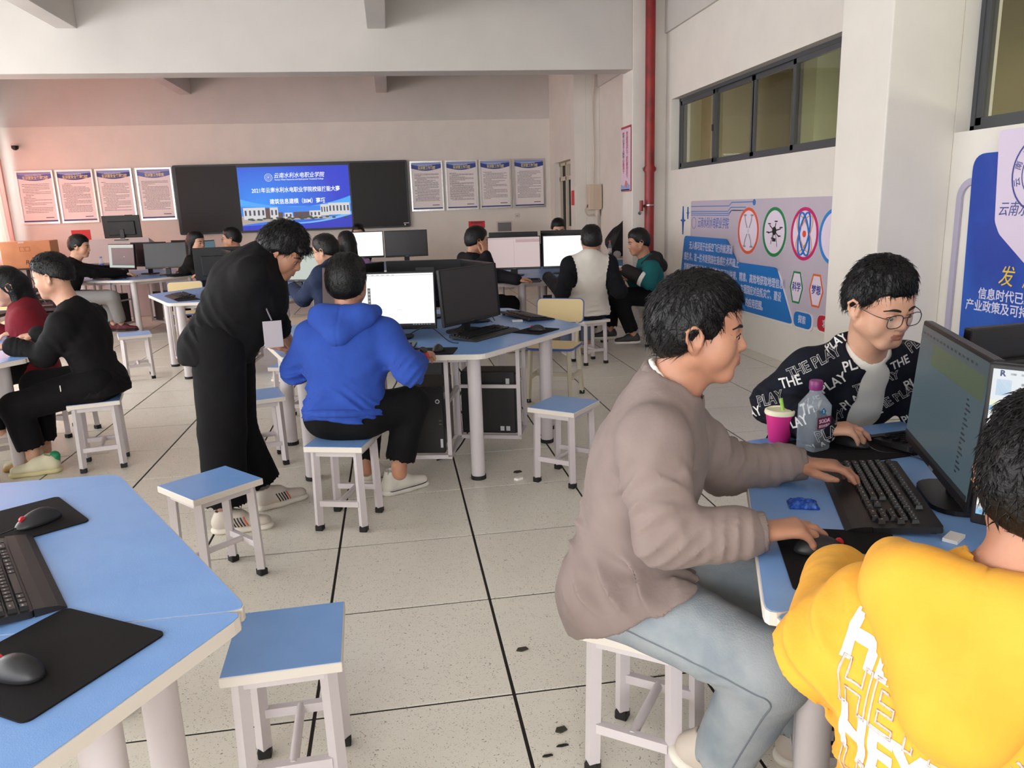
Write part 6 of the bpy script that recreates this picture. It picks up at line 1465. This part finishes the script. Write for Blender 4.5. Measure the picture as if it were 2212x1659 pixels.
# ---- the standing student in black, bending over the table
p4 = Person('student in black bending over to help at the hoodie table', (-1.06, 1.70), (-1.15, 1.70, .90), (-.845, 1.74, 1.235), (-.735, 1.745, 1.315), (-8, 32), -2)
def J(px, py, off, p=p4, yaw=-2): return VP(px, py, (-1.06, 1.72), yaw, off)
p4.pel = J(470, 726, 0); p4.neck = J(572, 555, 0); p4.H = head_frame(J(609, 545, 0), -10, 34); sp = p4.neck-p4.pel; p4.chest = p4.pel+sp*.62; p4.spine = nrm(sp); d = nrm(np.cross(p4.lat, p4.spine)); p4.dep = d if d@(p4.fw-V3(0, 0, 1)) > 0 else -d
p4.shl = p4.neck-p4.spine*.06+p4.lat*.17; p4.shr = p4.neck-p4.spine*.06-p4.lat*.17-V3(0, 0, .02)
p4.hipl = p4.pel+p4.lat*.09+V3(.025, 0, -.01); p4.hipr = p4.pel-p4.lat*.09+V3(.025, 0, -.01)
p4.arm('r', Zp(634, 752, .775), hint=(-.2, -.5, .0), fwd=(.3, .5, -.5), back=(.9, 0, .4), pose='rest'); p4.arm('l', Zp(588, 745, .775), hint=(-.4, .4, 0), fwd=(.95, .1, -.05), back=(0, 0, 1), pose='fist')
p4.leg('r', (-1.145, 1.53, .10), knee=J(480, 930, -.1)); p4.leg('l', (-1.02, 1.83, .10), knee=J(505, 925, .1))
p4.body(.0066, SKIN)
def _x(f):
    f.cone(p4.pel+V3(.015, 0, -.03), p4.chest, .140, .17, .06, (p4.lat, 1.1)); f.cone(p4.pel+p4.dep*.06-V3(0, 0, .02), p4.chest+p4.dep*.08, .12, .11, .06)
p4.top(BLKC, .0082, .020, (.078, .068, .058), .40, 'sweatshirt', 41, .06, 2.2, 1.02, _x, .070, True, None, None, (p4.pel-V3(0, 0, .12), (-.1, 0, -1)))
collar(p4, BLKC, 'collar', .060, .011, .006, h=.005)
p4.trousers(BLK2, .009, (.124, .110, .100), 43, 1.4, None, True, 1.0)
WT = mat('white_trainer', S(206, 196, 184), rough=.6); SOL = mat('off_white_sole', S(226, 220, 208)); BSTR = mat('dark_stripe', S(40, 38, 42))
hl, tl = Zp(462, 1152, 0), Zp(548, 1142, 0); shoe(p4.root, p4.org, hl, hl+nrm(tl-hl)*.275, (0, 0, 1), WT, SOL, 1.05, False, BSTR); hl, tl = Zp(556, 1104, 0), Zp(640, 1080, 0); shoe(p4.root, p4.org, hl, hl+nrm(tl-hl)*.275, (0, 0, 1), WT, SOL, 1.05, False, BSTR)
def _fr(f, p, s, R):
    f.cone(p(-.045, .085, .06), p(-.03, .108, .022), .020, .008, .015); f.cone(p(0, .09, .065), p(.005, .112, .020), .022, .008, .015); f.cone(p(.045, .085, .06), p(.035, .106, .024), .020, .008, .015)
hair_mesh('hair', p4.H, HAIRM, p4.root, p4.org, .005, 1.02, 'short', .026, -.055, .018, .008, 1600, 45, .0028, .1, .03, .3, _fr)
eyes(p4.H, p4.root, p4.org, look=(0, -.3), bo=p4.bo)
bp_ = J(590, 722, -.13); MB().box((0, 0, 0), (.085, .004, .125), bev=.002).build('name_badge', mat('badge_card', S(168, 160, 166), rough=.3), p4.root, loc=bp_-p4.org, rz=.2)
MB().tube([bp_-p4.org+V3(0, 0, .065), bp_-p4.org+V3(-.012, 0, .10), bp_-p4.org+V3(-.03, 0, .16)], .004, seg=6).build('lanyard', mat('lanyard_cord', S(120, 112, 118), rough=.6), p4.root)
q = J(441, 797, -.17)-p4.org; MB().box((0, 0, 0), (.006, .004, .045)).build('drawstring_tip', mat('white_print', S(225, 222, 218)), p4.root, loc=q)

# ---- the student in the blue hoodie, back view
BLUH = cloth('blue_fleece', S(46, 76, 160), (60, .10), c2=S(43, 71, 152), sh_=.04)
p5 = Person('student in blue hoodie seen from behind at the middle table', (-.555, 1.52), (-.548, 1.505, .53), (-.512, 1.585, .985), (-.497, 1.62, 1.135), (74, 6), 77)
p5.shl = V3(-.675, 1.60, .89); p5.shr = V3(-.345, 1.545, .89)
p5.arm('r', Zp(912, 768, .772), elbow=Dp(884, 800, 3.50), fwd=(.35, 1, -.1), back=(0, 0, 1), pose='mouse'); p5.arm('l', (-.62, 1.98, .775), elbow=(-.775, 1.66, .73), fwd=(.5, 1, 0), pose='keys')
kn = Dp(888, 872, 3.72); p5.leg('r', Dp(862, 1005, 3.72), knee=kn); p5.leg('l', Dp(790, 1000, 4.05), knee=(-.45, 1.90, .53))
p5.body(.0068, SKIN)
p5.top(BLUH, .0072, .024, (.080, .070, .060), {'r': .45, 'l': .95}, 'hoodie', 53, .03, 2.4, 1.06, None, .07, True, None, None, (V3(0, 0, .535), (0, 0, -1)))
trim_p5 = True
hood(p5, BLUH, .085, .14, .034, .006, 57, fold=.8, back=.075)
p5.trousers(BLK2, .009, (.105, .085, .072), 55, 1.2)
hair_mesh('hair', p5.H, HAIRM, p5.root, p5.org, .005, 1.04, 'short', .045, -.085, .010, .003, 1200, 59, .0016, .0, .02, .12)
WHI = mat('white_canvas', S(224, 218, 206), rough=.75); WSO = mat('white_rubber', S(222, 216, 206), rough=.5)
hl, tl = Zp(830, 1072, 0), Zp(900, 1052, 0); shoe(p5.root, p5.org, hl, hl+nrm(tl-hl)*.27, (0, 0, 1), WHI, WSO, 1.05, True, line=BSTR, patch=mat('dark_red_patch', S(110, 26, 34), rough=.5)); hl = Dp(787, 1022, 4.1); hl[2] = .03; shoe(p5.root, p5.org, hl, hl+V3(.14, .22, -.03), (0, 0, 1), WHI, WSO, 1.0, True, line=BSTR)
sh, el, wr, fwd, bk, th, ps = p5.arms['r']; u = nrm(wr-el); b0 = nrm(np.cross(u, (0, 0, 1))); b1 = np.cross(u, b0); REDW = mat('red_watch', S(206, 58, 44), rough=.4)
w = MB()
for k in (-.008, 0, .008): w.tube([wr-u*(.018+k)+(b0*math.cos(2*PI*i/20)*.033+b1*math.sin(2*PI*i/20)*.029)-p5.org for i in range(21)], .005, seg=6)
wt = w.build('wristwatch', REDW, p5.root, smooth=True); c_ = wr-u*.018+V3(.012, -.012, .030)-p5.org; MB().cyl(c_, c_+V3(.003, -.004, .010), .019, seg=20).build('watch_face', mat('dark_dial', S(46, 44, 48), rough=.2), wt, smooth=True)
# ---- the seated student in black at the left
p6 = Person('seated student in black at the left edge table', (-2.08, 2.76), (-2.06, 2.755, .525), (-2.155, 2.77, .965), (-2.245, 2.785, 1.145), (176, 10), 174)
p6.arm('l', (-2.47, 2.66, .775), elbow=VP(95, 770, (-2.08, 2.76), 172, .16), fwd=(-1, 0, 0), pose='rest'); p6.arm('r', Zp(80, 722, .775), hint=(.2, .4, -1), fwd=(-1, -.1, -.1), pose='mouse')
p6.leg('l', VP(70, 975, (-2.08, 2.76), 172, .12), knee=VP(35, 880, (-2.08, 2.76), 172, .13)); p6.leg('r', (-2.50, 2.90, .12), knee=(-2.47, 2.87, .50))
p6.body(.0068, SKIN2); p6.top(BLKC, .0082, .016, (.076, .066, .055), .97, 'sweatshirt', 61, .05, 2.0, 1.0, None, .062, True, None, None, (V3(0, 0, .455), (0, 0, -1))); collar(p6, BLKC, 'collar', .058, .010, .006, h=.005)
p6.trousers(BLK2, .009, (.108, .088, .075), 63, 1.3)
hair_mesh('hair', p6.H, HAIRM, p6.root, p6.org, .005, 1.04, 'short', .040, -.03, .012, .0, 1200, 65, .002, .0, .018, .4); eyes(p6.H, p6.root, p6.org, bo=p6.bo)
GRN = mat('green_heel', S(36, 140, 92), rough=.5); CRE = mat('cream_trainer', S(214, 208, 178), rough=.6); GUM = mat('gum_sole', S(176, 138, 84), rough=.6)
hl = Zp(132, 1018, 0); shoe(p6.root, p6.org, hl, hl+nrm(V3(-.95, -.22, 0))*.27, (0, 0, 1), CRE, mat('worn_cream_sole', S(206, 196, 150), rough=.7), 1.05)
q = VP(85, 985, (-2.08, 2.76), 172, .06); shoe(p6.root, p6.org, q+V3(.02, -.01, -.03), q+V3(-.20, -.02, -.085), (-.25, .5, 1), CRE, GUM, 1.0)
f = Field(); f.cone(hl+V3(-.03, 0, .07), hl+V3(-.02, 0, .10), .035, .03, .01); f.half(hl+V3(-.045, 0, 0), (-1, -.2, 0)); soft('heel_tab', f, .006, GRN, p6.root, p6.org)
q = VP(131, 842, (-2.08, 2.76), 172, .20)-p6.org; MB().box((0, 0, 0), (.005, .004, .05)).build('drawstring_tip', mat('white_print', S(225, 222, 218)), p6.root, loc=q)
# ---- the girl in the red jacket
def longhair(dn=.20, w=.07):
    def f_(f, p, s, R): f.cone(p(0, -.07, .0), p(0, -.085, -dn), .07, .055, .03); f.cone(p(-w, -.02, .0), p(-w-.01, -.02, -dn), .03, .028, .03); f.cone(p(w, -.02, .0), p(w+.01, -.02, -dn), .03, .028, .03)
    return f_
REDJ = cloth('dark_red_jacket', S(112, 28, 38), (60, .12))
B7 = (-2.85, 3.45); p7 = Person('girl with long black hair in dark red jacket', B7, (-2.72, 3.50, .525), VP(52, 662, B7, 200, 0), VP(14, 620, B7, 200, 0), (205, 14), 200, .93)
p7.arm('l', VP(40, 718, B7, 200, .12), elbow=VP(95, 742, B7, 200, .20), pose='rest', fwd=(-1, -.2, -.1)); p7.arm('r', (-3.1, 3.7, .775), pose='rest')
p7.leg('l', (-2.95, 3.35, .10)); p7.leg('r', (-3.0, 3.5, .10)); p7.body(.0068, SKIN2); p7.top(REDJ, .0098, .026, (.082, .074, .060), .97, 'jacket', 71, .04, 1.4, 1.04, None, .07)
p7.trousers(BLK2, .012); p7.shoes(WT, SOL); hair_mesh('hair', p7.H, HAIRM, p7.root, p7.org, .006, .98, 'long', .035, -.1, .01, .0, 500, 75, .002, .0, .03, .1, longhair(.22, .055)); eyes(p7.H, p7.root, p7.org, .98, bo=p7.bo)
# ---- people at the back tables: (label, base, pelvis, neck, head, face, yaw ...)
def sitter(label, base, yaw, headc, face, top, hair=HAIRM, skin=SKIN2, lean=.08, trou=BLK2, wr=None, el=None, tname='jacket', s=1.0, seed=80, hs=1.0, hstyle='short', extra=None, infl=.02, slm=None, shoe_=None, neck=None, legs=None, fringe=.042, strands=250, h=.009, th=1.15, nr=.066):
    a = math.radians(yaw); fw = V3(math.cos(a), math.sin(a), 0); lat = V3(-fw[1], fw[0], 0); headc = V3(headc); b = V3(base[0], base[1], 0)
    nk = V3(neck) if neck is not None else headc-fw*.06-V3(0, 0, .165)
    p = Person(label, base, b+V3(0, 0, .525), nk, headc, face, yaw, s); wr = wr or {}; el = el or {}
    for sd, q in (('l', 1), ('r', -1)):
        w_ = wr.get(sd); w_ = V3(w_[:3]) if w_ is not None else b+fw*.42+lat*q*.14+V3(0, 0, .775)
        p.arm(sd, w_, elbow=el.get(sd), fwd=wr[sd][3] if sd in wr and len(wr[sd]) > 3 else fw, back=wr[sd][4] if sd in wr and len(wr[sd]) > 4 else (0, 0, 1), pose='mouse')
        if legs and sd in legs: p.leg(sd, legs[sd][0], knee=legs[sd][1])
        else: p.leg(sd, b+fw*.40+lat*q*.10+V3(0, 0, .10))
    p.body(h*.94, skin, True, hs); t_ = p.top(top, h*th, infl, (.080, .070, .057), .97, tname, seed, .05, 2.0, 1.03, None, nr, True, slm, None, (V3(0, 0, .455), (0, 0, -1)))
    p.trousers(trou, h*1.8, (.104, .084, .072), seed+1, 1.2); p.shoes(*(shoe_ or (WT, SOL)))
    hair_mesh('hair', p.H, hair, p.root, p.org, h*.95, hs, hstyle, fringe, -.06, .012, .003, strands, seed+2, .0022, .0, .02, .3, extra); eyes(p.H, p.root, p.org, hs, bo=p.bo); p.topo = t_
    return p
GSW = cloth('grey_sweat_cloth', S(132, 130, 130), (60, .12)); DRED = mat('dark_red_shoe', S(84, 30, 42), rough=.6)
B8 = (-4.36, 8.33)
p8 = sitter('student in black jacket and grey trousers by the lectern', (-4.37, 8.34), 8, VP(172, 533, B8, 5, 0), (2, 8), BLKC, seed=81, trou=GSW, hs=1.12, wr={'r': (*Zp(268, 592, .775), (1, .1, 0)), 'l': (*Zp(240, 583, .785), (1, -.3, 0))}, legs={'r': (VP(262, 700, B8, 5, -.05), VP(243, 642, B8, 5, -.12)), 'l': (VP(245, 700, B8, 5, .05), VP(232, 640, B8, 5, .1))}, shoe_=(DRED, BLACKP), neck=VP(160, 566, B8, 5, 0))
p9 = sitter('student with glasses before the black board', (-2.18, 8.05), 175, Dp(500, 516, 9.6), (178, 4), BLKC, seed=84, h=.0108, lean=.0, hs=1.05, tname='shirt', skin=SKIN, strands=300); glasses(p9.H, p9.root, p9.org, 1.05)
p10 = sitter('dark haired student half hidden beside the blue picture monitor', (-2.68, 8.75), 140, Dp(424, 524, 10.0), (-30, 6), BLKC, seed=87, h=.0108, hs=1.1, hstyle='long', extra=longhair(.16))
NVY = cloth('navy_denim', S(36, 46, 72), (200, .2), c2=S(44, 56, 82)); KHA = cloth('khaki_cloth', S(150, 132, 118))
B11 = (-.90, 4.72)
p11 = sitter('student with glasses in navy denim jacket', (-.86, 4.70), 150, VP(703, 543, B11, 150, 0), (156, 12), NVY, seed=90, hs=1.06, wr={'l': (*Zp(632, 622, .775), (-1, .6, -.1)), 'r': (-1.02, 5.12, .775, (-.8, .6, 0))}, el={'l': Zp(655, 645, .745)}, trou=KHA, neck=VP(722, 572, B11, 150, 0)); glasses(p11.H, p11.root, p11.org, 1.06)
PUR = cloth('purple_jacket', S(150, 118, 172))
p12 = sitter('girl with long hair in purple jacket', (-.70, 6.55), 100, Dp(749, 528, 8.35), (110, 4), PUR, seed=93, h=.0108, hs=1.04, hstyle='long', extra=longhair(.17), s=.93)
p13 = sitter('girl whose forehead shows above the bright far monitor', (-.80, 10.15), -90, Dp(774, 503, 11.9), (-92, 8), BLKC, seed=96, h=.0108, hs=1.04, hstyle='long', extra=longhair(.2), s=.93, fringe=.055)
HOODB = cloth('black_hoodie_cloth', S(26, 24, 28)); B14 = (.50, 5.60)
p14 = sitter('student in dark hoodie resting cheek on hand', (.46, 5.55), 25, Dp(1030, 521, 7.55), (15, 8), HOODB, seed=99, hs=1.06, wr={'r': (*Dp(1049, 552, 7.42), (-.05, .15, 1), (.6, -.8, 0)), 'l': (*Zp(1118, 604, .775), (1, .1, 0))}, el={'r': (.66, 5.42, .80)}, skin=SKIN)
hood(p14, HOODB, .10, .12, .036, .008, 101, back=.07)
p15 = sitter('student whose hair shows above the varsity monitors', (1.86, 7.76), -92, Dp(1206, 496, 9.75), (-95, 14), BLKC, seed=102, h=.0108, hs=1.04)
WVJ = cloth('white_varsity_cloth', S(214, 208, 200), (50, .12)); BSL = cloth('black_sleeve_cloth', S(20, 20, 24)); DEN = cloth('blue_grey_denim', S(104, 112, 134), (200, .2))
p16 = sitter('student in white varsity jacket with black sleeves', (1.49, 4.88), 92, Dp(1277, 521, 6.92), (84, 8), WVJ, seed=105, hs=1.06, slm=BSL, trou=DEN, wr={'l': (1.22, 5.42, .775, (0, 1, 0)), 'r': (1.62, 5.40, .775, (0, 1, 0))}, el={'l': Dp(1215, 632, 6.85), 'r': Dp(1338, 628, 6.95)}, neck=Dp(1273, 556, 6.88), infl=.03, skin=SKIN, th=.8)
def trim(p, m1, z, rad, name, n=28, tube=.008):
    c = p.pel*(1-z)+p.neck*z; w = Field(); w.chain([c+p.lat*math.cos(2*PI*i/n)*rad[0]+p.dep*math.sin(2*PI*i/n)*rad[1] for i in range(n+1)], [tube]*(n+1), .004, (p.spine, 1.0)); soft(name, w, .006, m1, p.root, p.org)
RIBB = cloth('black_rib', S(30, 28, 32)); 
for dz in (.0, .045): trim(p16, RIBB, -.09+dz*.9, (.200, .156), 'waist_stripe', tube=.0075)
for dz in (.0, .025): trim(p16, RIBB, .985+dz, (.070, .066), 'collar_stripe', tube=.006)
trim(p5, BLUH, .035, (.186, .146), 'hem_band', tube=.019)
TEA = cloth('teal_jacket', S(30, 94, 98), (60, .12)); CHA = cloth('charcoal_hood', S(42, 38, 38)); B17 = (2.30, 5.45)
p17 = sitter('student in teal jacket facing the varsity student', (2.33, 5.50), 172, VP(1379, 524, B17, 172, 0), (176, 10), TEA, seed=108, hs=1.04, wr={'l': (*VP(1352, 584, B17, 172, .12), (-1, .1, .2)), 'r': (*VP(1362, 600, B17, 172, -.1), (-1, .1, 0))}, el={'l': VP(1402, 610, B17, 172, .22)}, legs={'l': (VP(1368, 722, B17, 172, .12), VP(1335, 640, B17, 172, .14)), 'r': (VP(1318, 712, B17, 172, -.06), VP(1322, 640, B17, 172, -.08))}, neck=VP(1398, 562, B17, 172, 0), shoe_=(mat('black_white_trainer', S(60, 58, 60), rough=.6), SOL), skin=SKIN)
hood(p17, CHA, .09, .13, .046, .008, 111, back=.085)
for sd in 'l':
    sh, el, wr, *_q = p17.arms[sd]; f = Field(); a, b = el*.78+wr*.22, el*.62+wr*.38; f.cone(a, b, .078, .075, .004); u = nrm(wr-el); f.half(b, u); f.half(a, -u); soft('sleeve_band', f, .006, mat('white_band', S(222, 218, 214), rough=.7), p17.root, p17.org)
    f = Field(); f.cone(b, el*.04+wr*.96, .074, .066, .004); f.half(b, -u); soft('sleeve_end', f, .007, CHA, p17.root, p17.org)
# ---- small things on the right table and on the floor
t = thing('drink_cup', 'magenta paper cup with cream lid and green straw', 'cup', (.872, .075, TZ+.0004)); MAG = mat('magenta_paper', S(206, 44, 128), rough=.45)
MB().lathe([(.030, 0), (.032, .002), (.043, .088), (.043, .09)], 28).build('cup_body', MAG, t, smooth=True); MB().lathe([(.046, .088), (.0475, .092), (.046, .100), (.041, .103), (.038, .099)], 28).build('lid', mat('cream_lid', S(236, 230, 200), rough=.4), t, smooth=True)
MB().cyl((.008, 0, .098), (.002, .004, .135), .0055).build('straw', mat('green_straw', S(178, 232, 110), rough=.3, trans=.3), t, smooth=True)
t = thing('soda_bottle', 'clear square soda bottle with purple cap and label', 'bottle', (.925, -.028, TZ+.004), math.radians(20)); b = MB()
prof = [(.033, 0), (.036, .005), (.036, .135), (.033, .150), (.017, .172), (.0155, .180)]
rings = []
for r_, z in prof:
    k = .010 if z < .15 else r_*.8; P_ = rrect(2*r_, 2*r_, min(k, r_*.95), 4); rings.append([b.bm.verts.new((x, y, z)) for x, y in P_])
for A_, B_ in zip(rings, rings[1:]):
    n = len(A_)
    for i in range(n): b.bm.faces.new((A_[i], A_[(i+1) % n], B_[(i+1) % n], B_[i]))
b.bm.faces.new(rings[0][::-1]); b.bm.faces.new(rings[-1]); b.build('bottle_body', WATER, t, smooth=True)
MB().lathe([(.0185, .181), (.0195, .184), (.0195, .205), (.017, .209)], 24).build('cap', mat('purple_cap', S(126, 44, 104), rough=.4), t, smooth=True)
LB = frameM((0, -.0365, 0), (1, 0, 0), (0, 0, 1), (0, -1, 0)); MB().box((0, .088, 0), (.058, .034, .0006), M=LB).build('label', mat('plum_label', S(104, 26, 66), rough=.4), t)
text('SODA', .017, mat('label_pale_print', S(224, 196, 208), rough=.5), t, at(LB, 0, .093, .0006), align='CENTER', bold=.0002); text('苏打水饮品', .0095, MATS['label_pale_print'], t, at(LB, 0, .078, .0006), align='CENTER')
MB().poly([(0, .012), (.012, 0), (0, -.012), (-.012, 0)][::-1], .0006, M=at(LB, -.006, .122, 0)).build('diamond_mark', mat('bottle_blue_mark', S(40, 110, 160), rough=.4), t); text('S', .014, mat('white_print', S(225, 222, 218)), t, at(LB, -.006, .122, .0008), align='CENTER')
o = None; bm = bmesh.new(); bmesh.ops.create_grid(bm, x_segments=16, y_segments=12, size=1)
for v in bm.verts:
    x, y = v.co.x, v.co.y; e = max(abs(x)**4, abs(y)**4); v.co = Vector((x*.035+.002*mnoise.noise(Vector((x*4, y*4, 1))), y*.026+.002*mnoise.noise(Vector((x*4, y*4, 5))), .012*(1-e)*(1+.6*mnoise.noise(Vector((x*3, y*3, 2))))+.0015+.002*abs(math.sin(14*x))*(abs(y) > .8)))
r_ = bmesh.ops.extrude_face_region(bm, geom=bm.faces[:]); 
for g_ in r_['geom']:
    if isinstance(g_, bmesh.types.BMVert): g_.co.z = .0005
me = bpy.data.meshes.new('snack_packet'); bm.normal_update(); bmesh.ops.recalc_face_normals(bm, faces=bm.faces[:]); bm.to_mesh(me); bm.free(); me.materials.append(mat('blue_foil', S(34, 84, 190), rough=.22, metal=.55, var=(60, S(90, 130, 220), .45, .7))); o = bpy.data.objects.new('snack_packet', me); link(o); o.location = (.674, -.425, TZ+.0006); o.rotation_euler = (0, 0, -.35); setp(o, 'small crumpled blue foil packet on the right table', 'packet')
for k, (px, py, w, h_, c_, lb) in enumerate(((1118, 1020, .05, .04, S(60, 54, 46), 'small dark diamond scrap under the right stool side'), (1120, 1036, .05, .035, S(236, 232, 226), 'small white paper scrap on floor'), (1128, 1404, .042, .024, S(62, 56, 46), 'dark chip on the floor in mid aisle'), (1212, 1578, .036, .026, S(58, 56, 44), 'dark square chip on floor beside stool foot'), (1183, 1634, .03, .008, S(30, 28, 26), 'thin black shred on floor at bottom'), (1215, 1612, .035, .008, S(30, 28, 26), 'curled black shred on floor at bottom'))):
    q = Zp(px, py, 0); b = MB(); b.poly([(-w/2, -h_*.2), (-w*.1, -h_/2), (w/2, -h_*.1), (w*.35, h_/2), (-w*.3, h_*.4)], .004 if k != 1 else .012); o = b.build('floor_scrap', mat('scrap_%d' % k, c_, rough=.7)); o.location = (q[0], q[1], .0005); setp(o, lb, 'scrap')
q = Zp(2060, 1165, TZ+.001); o = MB().box((0, 0, .004), (.05, .03, .008)).build('paper_slip', mat('white_print', S(225, 222, 218))); o.location = (q[0], q[1], TZ+.0006); o.rotation_euler = (0, 0, .6); setp(o, 'small white paper slip before the yellow hood', 'paper')
q = Zp(1117, 694, TZ); o = MB().box((0, 0, .004), (.07, .05, .008)).build('paper_slip', mat('white_print', S(225, 222, 218))); o.location = (q[0], q[1], TZ+.0006); setp(o, 'small white paper between the two hoodie table keyboards', 'paper')
